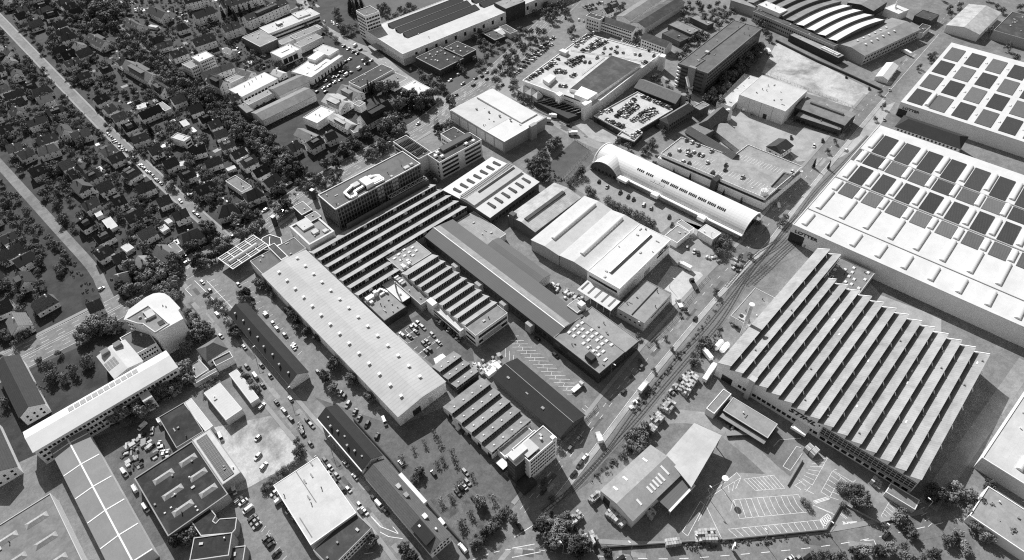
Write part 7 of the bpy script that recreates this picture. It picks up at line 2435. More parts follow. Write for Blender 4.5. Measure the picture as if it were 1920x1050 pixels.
trees([(267.8, 456.3), (262.1, 456), (269.7, 451.3), (258.8, 432.4), (271.1, 419.8), (276.2, 417.5), (285.5, 416.8), (267.4, 429.4), (289.2, 401.2), (289.8, 397.7), (252.4, 427.4), (240.4, 409), (232.2, 406.6), (231.6, 391.6), (232.6, 398.3), (237, 393.8), (221.1, 394.5), (265.6, 419.6), (266.5, 410.1), (257, 422.7), (239.7, 415.2), (245, 420.8), (243.8, 408.3), (273.8, 428.8), (274.8, 410.2), (226.7, 404.3)], 'tall dark leafy tree in the park strip by the dark gabled house', (4, 5.8))
trees([(254.9, 461), (254.4, 455.4), (252, 460.8), (255.7, 439.1)], 'slim dark conifer beside the dark felt block', (2, 2.4), 'conifer', 1.5)
trees([(261.8, 373.4), (267.8, 372.6), (254.6, 367.8), (261.6, 368.3), (265.7, 366.8), (255.6, 364.2), (257.7, 375), (200.8, 404.7), (201.9, 401), (190.4, 405.3), (186.8, 401.7), (179.7, 401.6), (170.1, 397.3), (175.9, 393.8), (207.9, 390.1), (197.7, 385.9), (206.3, 384.4), (216, 384.3), (159.7, 380.7), (163.5, 381.4), (169.3, 379.9), (194.5, 406.1), (191.8, 396.6), (213.5, 389.3), (202.5, 385.8), (211.2, 384.3), (220.6, 387.1), (167.6, 386.1), (158.8, 388.3)], 'leafy tree between the avenue and the office block', (3, 4.4))
trees([(214.1, 406.3), (203.7, 409.2), (214, 411.5), (198.8, 409.1)], 'leafy tree beside the pointed flat roof', (3.2, 4.4))
trees([(357.4, 431.8), (330, 433.2), (342.4, 427), (347.9, 428), (349.3, 436.8), (360.2, 411.9), (366.6, 412), (345.3, 407.5), (353.1, 409.3), (337.1, 396.7), (331.8, 438), (329.1, 427.5), (373.9, 418.1), (369.8, 418.9)], 'leafy tree around the planted roof car park', (2.8, 4))
trees([(386.8, 474.6), (376.3, 466.3), (372.9, 458.7), (375.5, 452.3), (374.7, 442.2), (383.1, 444.3), (378, 431.5), (369.7, 440.2), (376.3, 470.1), (378.9, 459.9), (368.7, 452), (388.2, 435.4)], 'leafy tree around the garden pavilion', (2.8, 4))
trees([(366.9, 408.3), (374.1, 411), (392.5, 420), (401, 421.9), (410.6, 423), (426.7, 428.8), (415.1, 429.5), (404.9, 440.2), (414.6, 441.5), (414.9, 449), (418.1, 437.9), (397.9, 436.3), (423.2, 432.4), (357.4, 401.5), (379.9, 418.9), (396, 427.2), (409, 428.4), (414.8, 418.6), (346.9, 383.5), (339.1, 367.1), (335.1, 356.5), (331.9, 362.7), (352, 394), (338, 377.3)], 'street tree along the avenue beside the retail centre', (2.8, 4.2))
trees([(453.1, 450), (468.7, 454.6), (459.5, 447.4), (468.8, 467.6), (475.3, 451.9), (470.2, 461.6), (469.6, 440.9), (450.3, 465.6), (476.9, 458.9), (462.2, 457.3), (449.8, 413.2), (443.3, 412.2), (449.7, 441.2), (454.5, 456.9), (483.6, 456.2)], 'dark tree by the striped hall at the top', (3.4, 4.8))
trees([(521.7, 414.6), (512.3, 411.7), (479.3, 362.2), (485, 363.8), (497.5, 358.3), (516.3, 411.7)], 'leafy tree beside the white range', (2.8, 3.8))
trees([(556.8, 365.5), (545.8, 360.3), (532.8, 353.5), (535.7, 346.4), (549.8, 347.7), (567.3, 354.4), (574.9, 350.5), (573.6, 343.4), (507.6, 322.3), (512.1, 321.3), (522.5, 321.5), (521.6, 315), (549.3, 320.2), (556.7, 328.3), (480.1, 311.8), (488.3, 313.7), (529.7, 352.7), (558.8, 359.1), (557.3, 344), (560.1, 336.8), (585, 348.4), (572.7, 361.5), (568.9, 369.8), (547.3, 338.2), (497, 318.8), (512.5, 317.1), (479.6, 315.7), (549.3, 332.1)], 'leafy tree in the grove behind the slab office', (3, 4.6))
trees([(434.4, 305.8), (434.1, 299.9), (435.7, 292), (437.7, 305.6)], 'small tree on the paving before the slab office', (2.4, 3.2))
trees([(438.7, 253.7), (444.3, 253.8), (455.7, 256.8), (440.4, 243.4), (434, 252.8), (439.1, 247.6), (451.1, 249.7)], 'large tree at the near corner of the slab office', (3.6, 4.8))
trees([(380.2, 250.4), (385.9, 252.4), (362.8, 248), (376, 249.6), (351.3, 245), (356.7, 244.3), (342.3, 256.5), (340.7, 264.2), (356.7, 246.8), (347.4, 244.2)], 'tree along the hall street by the lower deck', (2.8, 3.8))
trees([(526.1, 267.4), (515.7, 264.5), (506.7, 263.9), (499, 265.3), (490.2, 264.7), (481.5, 264), (470.2, 260.1), (460.6, 254.7), (510.2, 270.3), (502.5, 258.4), (481.7, 257.5), (518.9, 261.3), (495.6, 259.1), (473.2, 256.9), (460.4, 251.9), (531.4, 272.2), (488, 260.5), (479.4, 259.9), (515.3, 268.3), (536.7, 270.2), (452.3, 251.4)], 'dense tree in the row along the slab office', (3.8, 5.2))
trees([(584.3, 339.5), (574.9, 328.5), (567.7, 327.9), (574.9, 312.2), (578.4, 298.5), (576.6, 294.5), (564.1, 280.8), (560, 274), (543.5, 273.1), (587.1, 332.3), (572.1, 335.6), (574.5, 288.9)], 'tree between slab office and wave roof works', (2.8, 4.2))
trees([(599.1, 157.1), (525, 150.3), (542.7, 161.9), (504.8, 146.6), (604.1, 158.3)], 'small street tree by the upper right street', (1.8, 2.6))
trees([(621.3, 157.5), (626.8, 158.5), (633.4, 158.4), (620.6, 154.9)], 'leafy tree beside the second lettered hall', (2.6, 3.6))
trees([(217.6, 329.2), (218.3, 341.9), (218.6, 346.2), (216.3, 326.1), (217.5, 333.8)], 'leafy tree between the banded office and the skylight hall', (2.8, 3.6))
trees([(278.3, 292.9), (284.4, 293.6), (290, 295.1), (295.6, 296.6), (300.8, 296.1), (309.1, 297.4), (274.3, 290.1), (274.8, 285.1), (271.7, 279.3), (272.2, 274.4), (276, 272.8), (277.4, 289.2), (282.4, 288.8), (287.2, 290.9), (278, 295.5), (292.7, 292.3), (304.6, 297.1), (273.2, 282.2), (313, 298.4)], 'tree in the thicket beside the fenced field', (2.8, 4))
trees([(296.3, 259.4), (291.6, 259.1), (287.1, 258.8), (282, 257.9)], 'clipped round tree in the row of four by the dark ramp', (2.3, 2.7), 'ball', 1.3)
trees([(284.4, 241.9), (285, 237.7), (285.8, 225.3), (285.9, 221.1), (286, 216.1), (286.9, 211.6), (287.3, 207.3), (288, 202.4), (288.5, 198.1), (288.8, 193.5), (288.9, 188.7)], 'clipped round tree in the long row beside the barrel forecourt', (2.3, 2.7), 'ball', 1.3)
trees([(302.5, 146.7), (298.3, 145.7), (296.4, 142.4), (305.7, 147), (309, 149), (308.9, 143.9), (303, 142.8), (297.8, 141.1), (309.8, 146.5)], 'round tree in the cluster beside the barrel hall end', (2.2, 2.9), 'ball', 1.2)
trees([(344.7, 201), (343.6, 214.1), (348.8, 161.7), (347.7, 174.9)], 'slim young tree before the parking deck store', (1.3, 1.8), 'conifer', .9)
trees([(351, 130.9), (338.6, 141.4), (354.5, 131.1), (347.5, 130.7)], 'round street tree at the junction by the barrel hall', (2.4, 3.2))
trees([(419.1, 148.5), (424.9, 140.4)], 'slim dark tree by the upper street near parking deck', (1.4, 1.8), 'conifer', 1.1)
trees([(442, 150.6), (304.2, 131.4), (309, 128.3), (456.4, 152.8)], 'small street tree by the railway road', (1.8, 2.6))
trees([(-6.4, 356.5), (-9, 353.4), (-1.4, 348.8), (12.6, 358.4), (11.7, 379.3), (16.2, 371.8), (27, 367.5), (33.1, 359.9), (36.7, 356.4), (31.7, 348.8), (30.1, 355), (-10.9, 356.7), (-6.7, 351.2), (12.6, 375.3), (22.3, 370.5), (28.6, 361.2), (13.9, 355.6), (-10, 361.5), (-14.3, 360), (-3.1, 350.5), (-17.5, 357.5), (-20.6, 355)], 'large street tree along the avenue before the curved office', (3.4, 5))
trees([(33.7, 331.6), (33.2, 323.3), (31.6, 330.7), (34.6, 326.3)], 'tree at the corner of the curved office', (2.6, 3.4))
trees([(31.8, 312.2), (27.8, 310.6), (32.8, 305.7), (28.7, 305.6), (28.8, 316.5), (34.3, 312.5), (31.4, 316.8), (35.2, 307.5)], 'big pale tree between curved office and villa', (3.6, 4.6))
trees([(20.2, 304.5), (10.8, 290.4), (10.5, 284.6), (6.4, 287.3), (4.8, 293.9), (1.1, 285.3), (6, 282.9), (-2.4, 291), (1.2, 292.4), (6.9, 291.8), (13.5, 287.9), (13.5, 292.9), (-10.9, 286.3), (-10.4, 282.3), (-14.3, 284.9), (-22.9, 289.9), (-21.3, 284.9), (-28, 289.2), (-4.1, 293.9), (-17.5, 285.7), (-14.4, 279.3), (-31.2, 290), (-25.7, 288), (-14.5, 289.7), (-18.9, 289.4), (-6.2, 285.3), (-3.1, 285.8), (-32.3, 294.4), (2.4, 281.6), (-1.7, 282.1)], 'dark tree in the garden below the long white wing', (3.4, 5.2))
trees([(35.3, 270.6), (35.3, 263.8), (35.4, 250.4), (35.2, 259), (35.4, 254)], 'round street tree beside the pale sheds', (2.2, 3))
trees([(15.3, 273.5), (22.2, 273.5), (17.2, 272.8), (20.5, 273.2)], 'bush tree behind the wider pale shed', (2.2, 2.8))
trees([(48.3, 312.9), (50.4, 324.1), (46.5, 299), (61.9, 317.5), (66.7, 323.5), (64.3, 320.4), (63.8, 309.5), (77.9, 314.1), (77.8, 317.3), (76.2, 285.6), (73.7, 275.2), (74.8, 323.4), (46.5, 335.6), (61.7, 322.2), (64.7, 316.2), (76.3, 307.9), (76.1, 290.1), (76.6, 320), (75.8, 280.3), (45.6, 295.7), (48.6, 327.4)], 'tree in the strip between main street and the long hall', (2.2, 3.4))
trees([(75.8, 238.5), (76.7, 222), (65.4, 224), (65.8, 233.3), (76.1, 205.4), (74.3, 237.4), (78.5, 259.5), (76.2, 268.6), (76.7, 223.9)], 'round tree along the left side of the long hall', (2.8, 3.8))
trees([(217.4, 102), (219.1, 104.2), (267.7, 124.4), (226.4, 106), (231.5, 103.6), (232.3, 101.5), (233.1, 107.4)], 'dark tree on the railway bank', (2.2, 3.2))
trees([(215.1, 111.8), (216.3, 116.4), (197.3, 123.3), (213.7, 125.4), (209.8, 134.6), (197.6, 114.3), (239.8, 128.9), (219.7, 123.6), (244.5, 128.6)], 'small street tree along the railway road', (1.4, 2.0))
trees([(-22.3, 279.9), (-33.2, 289.3), (-30.7, 200.5), (-27.6, 199.2), (-26.7, 202.5), (-23.3, 200.2), (-25.9, 200.1), (-28.8, 202)], 'dark tree beside the planted hall', (2.8, 3.8))
trees([(35.4, 209), (32.4, 202.6), (31.7, 205.3), (34.8, 205.4), (30.6, 200.2)], 'street tree beside the bare lot', (2.2, 3))
trees([(12, 199.7), (15.8, 200.8), (18.4, 200.3), (14.1, 199.6), (15.8, 196.9), (18.9, 197.9), (22.8, 200.9), (25.4, 200.4), (27.4, 200.5), (29.8, 200.2), (22.4, 198.3), (19.8, 200.8), (14.4, 196.4), (12.2, 197.5), (15, 198.7), (21.6, 200.1), (10.5, 198.3)], 'clipped dark shrub tree in the grid by the van park', (1.3, 1.6), 'ball', 1.1)
trees([(75.1, 165.9), (68, 165.6), (80.8, 164.6), (88.4, 166.7), (87, 160.7), (81.9, 151.2), (87.5, 150.9), (78.7, 151.3), (85.7, 146.6), (81.3, 136.3), (86.7, 134.9), (68.1, 135), (72.5, 133.5), (73.8, 120.6), (86, 119.7), (67, 119.2), (68.3, 119.8), (78.6, 136)], 'thin young tree in the tree-dotted car park', (1.8, 2.5), 'sparse')
trees([(80.5, 121.8), (79.6, 121.7)], 'fuller leafy tree in the tree-dotted car park', (2.8, 3.2))
trees([(75.6, 109.9), (80.3, 110.6), (85.1, 111.3), (87.3, 111), (70.6, 108.8), (66.5, 108.5), (78.7, 107.9), (64.5, 108), (77.8, 110.5), (73.1, 108.9), (82.9, 110.8), (68.6, 108.2), (86.9, 108.8), (82.9, 109), (76.1, 107.7), (70.7, 107)], 'hedge tree along the car park edge by the southern junction', (1.8, 2.6))
trees([(69.4, 153.2), (65, 152.6), (43.7, 129.4), (34.3, 141.7), (42.6, 123.9), (66.7, 152.9), (32.4, 141), (41.8, 128.8), (42.4, 121.7)], 'small dark tree beside the long gabled blocks', (2, 3))
trees([(95.9, 95.1), (100.3, 89.2), (97.2, 88.8), (102.5, 88.9), (92.4, 88.2), (92, 83.7), (96.3, 80.4), (97.5, 75.2), (96.8, 90.9), (90.3, 87.8), (95.9, 83.3), (96.3, 78), (100.9, 74.4), (92.9, 92.9), (95.9, 85.8), (100.2, 85.9)], 'tree in the clump at the southern road corner', (2.8, 4.4))
trees([(158, 93.4), (161.6, 93), (154.3, 92.8), (154.4, 88.7), (165.4, 93.6), (159.8, 95.8), (156.1, 95.2), (159.2, 90.1)], 'big tree between tracks and the yard hall', (3, 4.2))
trees([(146.8, 92.2), (105.9, 99.9), (127.9, 118), (86.2, 105), (105.8, 65.4), (152.3, 93.5)], 'lone small tree near the tracks and southern junction', (1.8, 2.8))
trees([(210.2, 5.4), (209.7, 7.8), (209.1, 2.9), (205.7, 4.4), (206.3, 0.2), (208.2, 5.1), (206.8, 2.4)], 'big dark tree in the lettered hall parking', (2.8, 3.8))
trees([(208.3, 12.3), (206.3, 10.5), (206.7, 12), (199.6, 6.2), (188.9, 20), (188.4, 17.7)], 'low bush tree in the lettered hall parking', (1.4, 2.2), 'ball')
trees([(214.4, -13), (210.5, -13.6), (214, -14.4), (209.4, -18.4), (208.3, -20.7), (203.4, -11), (211.6, -18)], 'tree beside the gate of the lettered hall', (2.2, 3.2))
trees([(232.4, -17.6), (235, -18.3), (230.4, -19.3), (233.7, -20.7)], 'large pale tree at the end of the lettered hall', (3, 4))
trees([(185.9, -8.4), (189.5, -12.6), (171.8, 1.9), (173.3, -0.4), (177, -3.9), (190.4, -15.1), (195, -17), (200.1, -21), (204.9, -30.4), (197.2, -24.7), (185.5, -10.4), (169.6, 3.1), (173.9, -2.5), (207.1, -31.7), (182.9, -8.7), (200.8, -28.9)], 'street tree on the far side of the southern road', (2.2, 3.4))
trees([(217, -33.1), (222.4, -34.2), (218.4, -39.3), (231.3, -38.5), (230.2, -44), (239.3, -44.4), (238, -49.8), (235.4, -33.9), (242.9, -36.7), (251.7, -40.7), (235.4, -25.2), (243.2, -25.4), (242.3, -30), (254.9, -34.8)], 'tree beyond the right edge by the southern road', (2.8, 4.2))
trees([(728.3, 177.6), (727.2, 187), (744.9, 202.3), (773.7, 171.6), (669.9, 106.7), (648.6, 103), (754.6, 149.7), (770.9, 140.7), (747.2, 170.8)], 'tree along the upper right corner gardens', (2.8, 4))
trees([(705, 139.8), (684.4, 118.6), (727.2, 162.6), (740.5, 132.8), (762.8, 157.6), (739.5, 182.3), (716.2, 182.3)], 'tree at the far upper right corner', (2.8, 4))
# gardens past the left edge
LEFTLOW = [(-71.6, 363.6), (-12.7, 364.9), (2.3, 356), (-25.3, 328.8), (-79.1, 333.4)]
pts = []
for k in range(5200):
    x, y = tr_.uniform(-330, 170), tr_.uniform(200, 1000)
    if (inside((x, y), EDGE) or inside((x, y), LEFTLOW) and gr.random() < .6) and not any((Vector((x, y)) - q).length < 7 for q in avl):
        pts.append((x, y))
trees(pts, 'garden tree beyond the left edge of the quarter', (2.4, 4.0), mass=True)

pts = []
GARD = [(152.9, 872.7), (336.3, 676.5), (246.8, 540.4), (199.4, 487.9), (150.6, 469.8), (153.7, 388), (88.9, 376.1), (50.7, 374.7), (-8.8, 375.8), (-16, 423.7), (22.7, 489.2)]
for k in range(1500):
    x, y = tr_.uniform(20, 420), tr_.uniform(320, 900)
    if inside((x, y), GARD) and not any((Vector((x, y)) - q).length < 6.5 for q in avl) and not any(abs(x - b.x) < 14 and abs(y - b.y) < 12 for b in BIG):
        pts.append((x, y))
trees(pts[:430], 'garden tree in the residential quarter', (1.6, 3.4), mass=True)
belt = []
for i, q in enumerate(smoothline(TREE_ST, 5.5)):
    for s in (-1, 1):
        d = 5.5 + tr_.uniform(-1, 3)
        belt.append((q.x + s * d * .75 + tr_.uniform(-1, 1), q.y + s * d * .66 + tr_.uniform(-1, 1)))
trees(belt, 'street tree of the dense belt', (2.6, 4.4), mass=True)
# the 300 largest broadleaf trees stand as things, the smaller ones form one mass
TREE_LIST.sort(key=lambda q: -q[0])
for (_, x, y, rr, label, hs) in TREE_LIST[:300]:
    tree(x, y, rr, label, 'broad', label + ' group', hs)
import numpy as np
LOWC = [crown_mesh('low_crown', 'broad', s, 520) for s in (61, 62, 63, 64)]
lows = []
for me in LOWC:
    co = np.empty(len(me.vertices) * 3)
    me.vertices.foreach_get('co', co)
    lows.append(co.reshape(-1, 3))
vs, nf = [], 0
for (_, x, y, rr, label, hs) in TREE_LIST[300:]:
    c = lows[tr_.randrange(4)]
    a = tr_.uniform(0, 6.28)
    rm = np.array([[math.cos(a), -math.sin(a), 0], [math.sin(a), math.cos(a), 0], [0, 0, 1]])
    vs.append((c * np.array([rr, rr, rr * tr_.uniform(.85, 1.15)])) @ rm.T + np.array([x, y, 0]))
if vs:
    V = np.concatenate(vs)
    n = len(V) // 4
    me = bpy.data.meshes.new('distant_trees')
    me.vertices.add(len(V))
    me.vertices.foreach_set('co', V.ravel())
    me.loops.add(4 * n)
    me.loops.foreach_set('vertex_index', np.arange(4 * n, dtype=np.int32))
    me.polygons.add(n)
    me.polygons.foreach_set('loop_start', np.arange(0, 4 * n, 4, dtype=np.int32))
    me.materials.append(M['leaf'])
    me.update(calc_edges=True)
    o = link('distant_trees', me, kind='stuff')
    tag(o, 'mass of smaller garden and street trees in the distance', 'trees')
print('trees', len(TREE_LIST))

# --- hedges and undergrowth that nobody could count
def scatter(name, label, polys, dens, size, hmax, m='shrub', avoid=True, cat='shrubbery', seed=9):
    r = random.Random(seed)
    mb = MB()
    for poly in polys:
        xs, ys = [p[0] for p in poly], [p[1] for p in poly]
        n = int((max(xs) - min(xs)) * (max(ys) - min(ys)) * dens)
        for _ in range(n):
            x, y = r.uniform(min(xs), max(xs)), r.uniform(min(ys), max(ys))
            if not inside((x, y), poly):
                continue
            if avoid and (any(abs(x - hx) < q and abs(y - hy) < q for hx, hy, q in HOUSE_POS) or any((x - q.x) ** 2 + (y - q.y) ** 2 < 30 for q in avl)):
                continue
            h = r.uniform(.4, hmax)
            cr = r.uniform(.5, 1.0) * size
            for k in range(14):
                d = Vector((r.gauss(0, 1), r.gauss(0, 1), abs(r.gauss(0, 1)))).normalized()
                p = Vector((x, y, .1)) + Vector((d.x * cr, d.y * cr, d.z * h))
                u = d.orthogonal().normalized() * cr * r.uniform(.2, .42)
                v = d.cross(u)
                mb.face([p - u - v, p + u - v * .8, p + u * .8 + v, p - u + v])
    o = link(name, mb.mesh(name, m), kind='stuff')
    o['label'] = label
    o['category'] = cat
    return o


scatter('garden_shrubbery', 'dense dark garden shrubs between the houses', [[(147.2, 839.7), (271.4, 707.5), (226.6, 534.2), (150.6, 469.8), (153.7, 388), (88.9, 376.1), (50.7, 374.7), (-8.8, 375.8), (-7.8, 428.9), (10.7, 431.6)]], .045, 1.3, 2.4)
scatter('trackside_shrubbery', 'scrub along the railway bank and verges', [[(171.9, 97.4), (214.6, 102.9), (251.4, 107.8), (244.1, 102.7), (218.2, 99.4), (190.4, 97.5), (173.1, 94.1)], [(168, 105.6), (215.8, 111.8), (266.1, 119.4), (264.2, 116.8), (217.3, 110.3), (169.8, 102.7)], [(124.4, 95), (156.4, 94.1), (154.9, 89.4), (131.8, 89.8)], [(95.5, 99.8), (102.1, 96.1), (107.4, 68), (104.8, 68.9), (87.7, 85.9)], [(133.2, 45.9), (186.7, 1.7), (185.7, 0.5), (130.4, 43.7)], [(279, 283.9), (276.1, 264.8), (283.4, 264), (288.7, 285.5)]], .36, .85, 1.4, avoid=False, seed=4)
scatter('car_park_hedge', 'dark hedge mass round the tree-dotted car park corner', [[(62.6, 110.7), (72.1, 112.6), (89.5, 113.6), (88.8, 108.9), (77.4, 107.5), (64, 107.7)]], .35, .9, 2.0, avoid=False, seed=6)
scatter('garden_undergrowth', 'undergrowth in the garden below the long white wing', [[(-38.1, 312.5), (-11.1, 298.3), (5.2, 299.7), (17, 294.7), (12.5, 281.5), (-8.8, 280.7), (-27.1, 284.8), (-45.8, 289.7)]], .1, 1.2, 2.0, avoid=False, seed=8)

# ================================================================ vehicles
cr_ = random.Random(77)


def loft(mb, secs, m=0, caps=True):
    """secs: list of cross-sections (equal point counts) joined in sequence."""
    n0 = len(mb.v)
    k = len(secs[0])
    for s in secs:
        mb.v += [tuple(p) for p in s]
    for i in range(len(secs) - 1):
        for j in range(k - 1):
            a = n0 + i * k + j
            mb.f.append((a, a + 1, a + k + 1, a + k))
            mb.m.append(m)
    if caps:
        mb.f.append(tuple(n0 + j for j in reversed(range(k))))
        mb.m.append(m)
        mb.f.append(tuple(n0 + (len(secs) - 1) * k + j for j in range(k)))
        mb.m.append(m)


def car_meshes(kind):
    ln, w, h = {'saloon': (4.6, 1.8, 1.45), 'hatch': (4.1, 1.75, 1.5), 'estate': (4.7, 1.82, 1.5), 'van': (5.4, 2.0, 2.2)}[kind]
    b = MB()
    x = ln / 2
    hb = .95 if kind != 'van' else 1.15
    def sec(xx, ww, z1, z0=.3):
        q = ww / 2
        return [(xx, -q * .92, z0), (xx, -q, z0 + .25), (xx, -q * .97, z1 - .1), (xx, -q * .85, z1), (xx, q * .85, z1), (xx, q * .97, z1 - .1), (xx, q, z0 + .25), (xx, q * .92, z0)]
    nose = .72 if kind != 'van' else 1.0
    loft(b, [sec(-x, w * .86, hb * .82, .4), sec(-x + .25, w * .97, hb * .97), sec(-x * .4, w, hb), sec(x * .35, w, hb), sec(x - .9, w * .98, hb * .9), sec(x - .2, w * .93, nose), sec(x, w * .8, nose * .82, .4)])
    # roof panel and pillars
    xr0, xr1 = {'saloon': (-.9, .35), 'hatch': (-1.5, .35), 'estate': (-1.95, .3), 'van': (-2.5, 1.35)}[kind]
    b.slab([(xr0, -w * .36, h), (xr1, -w * .36, h), (xr1, w * .36, h), (xr0, w * .36, h)], .07)
    g = MB()
    xb0, xb1 = {'saloon': (-1.75, 1.25), 'hatch': (-1.95, 1.2), 'estate': (-2.3, 1.2), 'van': (-2.62, 2.1)}[kind]
    q, r = w * .46, w * .37
    A = [(xb0, -q, hb - .04), (xb1, -q, hb - .04), (xb1, q, hb - .04), (xb0, q, hb - .04)]
    B = [(xr0 - .03, -r, h - .05), (xr1 + .03, -r, h - .05), (xr1 + .03, r, h - .05), (xr0 - .03, r, h - .05)]
    for i in range(4):
        j = (i + 1) % 4
        if kind == 'van' and i in (0, 2, 3):
            # closed cargo sides
            b.face([A[i], A[j], B[j], B[i]])
        else:
            g.face([A[i], A[j], B[j], B[i]])
    if kind == 'van':
        g.box(1.0, 1.7, -q - .01, q + .01, hb, h - .45)
    wh = MB()
    k = 10
    n = len(wh.v)
    for s in (-.1, .1):
        wh.v += [(.32 * math.cos(2 * math.pi * i / k), s, .32 + .32 * math.sin(2 * math.pi * i / k)) for i in range(k)]
    for i in range(k):
        j = (i + 1) % k
        wh.f.append((n + i, n + j, n + k + j, n + k + i))
        wh.m.append(0)
    wh.f += [tuple(n + i for i in reversed(range(k))), tuple(n + k + i for i in range(k))]
    wh.m += [0, 0]
    return b.mesh('body', 'paint'), g.mesh('windows', 'glass'), wh.mesh('wheel', 'tyre'), ln, w


CARM = {k: car_meshes(k) for k in ('saloon', 'hatch', 'estate', 'van')}
TONES = [('white', .8), ('white', .75), ('silver', .45), ('silver', .38), ('grey', .16), ('dark grey', .07), ('black', .025), ('black', .03), ('black', .02)]


CAR_LIST = []


def car(x, y, rz, where, kind=None, tone=None, z=.07, wheels=True):
    kind = kind or cr_.choice(('saloon', 'hatch', 'hatch', 'estate'))
    CAR_LIST.append((math.dist((x, y, z), (0, 0, 300)), x, y, rz, where, kind, tone or cr_.choice(TONES), z, wheels))


def build_car(x, y, rz, where, kind, tone, z, wheels):
    nm, v = tone
    me = CARM[kind]
    label = '%s %s %s' % (nm, 'van' if kind == 'van' else 'car', where)
    o = thing('parked_car' if kind != 'van' else 'delivery_van', label, 'van' if kind == 'van' else 'car', (x, y, z), rz, 'vehicles ' + where)
    b = link('body', me[0], o)
    b.color = (v, v, v, 1)
    link('windows', me[1], o)
    if wheels:
        for sx in (-.3, .3):
            for sy in (-1, 1):
                link('wheel', me[2], o, (me[3] * sx, sy * me[4] * .45, 0))
    return o


def cars(pts, where, ang=90, kind=None, tone=None, z=.07, wheels=True, jit=3):
    for x, y in pts:
        car(x, y, R(ang + cr_.choice((0, 180)) + cr_.uniform(-jit, jit)), where, kind, tone, z, wheels)


def carrow(q, n, where, fill=.8, z=.07, ang=None, wheels=False):
    A, B = Vector(q[0]), Vector(q[1])
    d = B - A
    a = math.atan2(d.y, d.x) + math.pi / 2 if ang is None else R(ang)
    for i in range(n):
        if cr_.random() < fill:
            p = A + d * ((i + .5) / n)
            car(p.x, p.y, a + cr_.choice((0, math.pi)) + cr_.uniform(-.04, .04), where, None, None, z, wheels)


WH, DK, SV = ('white', .8), ('black', .025), ('silver', .42)
hs_ang = math.degrees(math.atan2(HOUSE_ST[5][1] - HOUSE_ST[2][1], HOUSE_ST[5][0] - HOUSE_ST[2][0]))
cars([(69.1, 537.3), (69.6, 531.8), (68.7, 547.9), (70.8, 510.9), (71.2, 501.7), (71.8, 496.4), (72, 490.2), (72.9, 474.6), (73.5, 467.8), (75.2, 438.3), (76.7, 419.4), (77.2, 414)], 'parked along the straight residential street', hs_ang)
av_ang = math.degrees(math.atan2(AVENUE[7][1] - AVENUE[4][1], AVENUE[7][0] - AVENUE[4][0]))
cars([(52.2, 382), (51.7, 375.6), (55.7, 384.7), (120.1, 376.2), (148.9, 401.1), (84.2, 377.4), (112.8, 386.4), (2.6, 390.9)], 'driving on the avenue near the station canopy', av_ang)
cars([(45.3, 320), (39.2, 302.4), (45.4, 299.8), (45.2, 285.6), (39.6, 271.5), (45.9, 266.6), (45.8, 256.6), (39.8, 253.8), (46.2, 235.8), (39.7, 239.1), (40, 231.9), (40, 225.1), (45.8, 213.8), (40.1, 212.8), (39.7, 204.7), (45.8, 217.7), (40.2, 191.4), (39.9, 186.7), (39.9, 180.7), (46.4, 183), (45.9, 174.1), (39.9, 170.7), (39.4, 160.5), (39.4, 156), (46.1, 158.7), (46.4, 149.3)], 'on the main street beside the gabled blocks', 90)
cars([(39.9, 263), (46.1, 154.2)], 'on the main street beside the gabled blocks', 90, 'van', WH)
cars([(51, 341.8), (50.8, 351.6), (66.6, 317.2), (66.6, 299.9), (65.9, 289.7), (66.3, 276.6), (66.7, 266.7), (66.2, 240.6), (67.1, 238.5)], 'parked between main street and the long hall', 90)
cars([(67.3, 220.1), (67.4, 217), (66.4, 211.6), (66.5, 205), (65.8, 200.2), (66.8, 194.4), (66.6, 185.2)], 'parked behind the middle gabled block', 30)
cars([(74.3, 189.6)], 'parked behind the middle gabled block', 70, 'van', WH)
cars([(32.8, 242.3)], 'on the bare lot below the pale sheds', 20, None, WH)
cars([(22, 226.5), (16.9, 217), (16.5, 210.1)], 'standing on the bare lot', 20, None, WH)
cars([(-18.2, 274.4)], 'in the materials yard', 15, 'van', WH)
cars([(-15.7, 268.4), (-16.2, 257.9), (-16, 255.1), (-16.8, 251.7), (-15.2, 250.2)], 'in the materials yard', 60, None, WH)
cars([(-35.2, 254.7), (-34.9, 242.7), (-34.8, 229.2)], 'along the side of the planted hall', 92, 'van', WH)
cars([(8.5, 240), (-0.2, 208.6)], 'beside the solar panel roof', 80, 'van', WH)
cars([(-1.1, 202.4), (0.1, 199.9), (-0.5, 189.6), (-0.6, 187.5), (-0.7, 184.9), (-0.5, 176.5), (-0.3, 174.3), (-0.4, 172.3), (-0.6, 167.1)], 'parked in the left row of the van park', 2)
cars([(0.1, 194.8)], 'parked in the left row of the van park', 2, 'van', WH)
cars([(13.3, 193.9), (14, 191.3), (14.6, 186.1), (14.7, 183.7), (14.2, 181), (14.5, 176.7), (14.5, 174.4)], 'parked in the right row of the van park', 2)
cars([(13.3, 188.7)], 'parked in the right row of the van park', 2, 'van', WH)
cars([(66.3, 164.5), (86, 139), (83.4, 134.3), (80.9, 133.8), (79.1, 134.2), (76.5, 133.5), (80, 125.4), (74.4, 149.2), (69.9, 155)], 'in the tree-dotted car park', 88)
cars([(62, 126.5), (61.3, 111.5)], 'behind the white windowed gable', 85, 'van', WH)
cars([(127.1, 230.4), (124.6, 230), (122.5, 230.2), (115.2, 230), (117.4, 225.5), (127.1, 225.7), (122.3, 225.8), (127.7, 217.5), (122.4, 215.6), (126.7, 210.6), (120.1, 215.7), (117.6, 210.6), (119.9, 210.5)], 'in the small marked lot beside the long hall', 90)
carrow([(137.2, 225.7), (137.3, 202.7)], 9, 'in the row under the second sawtooth shed', .95, ang=20, wheels=True)
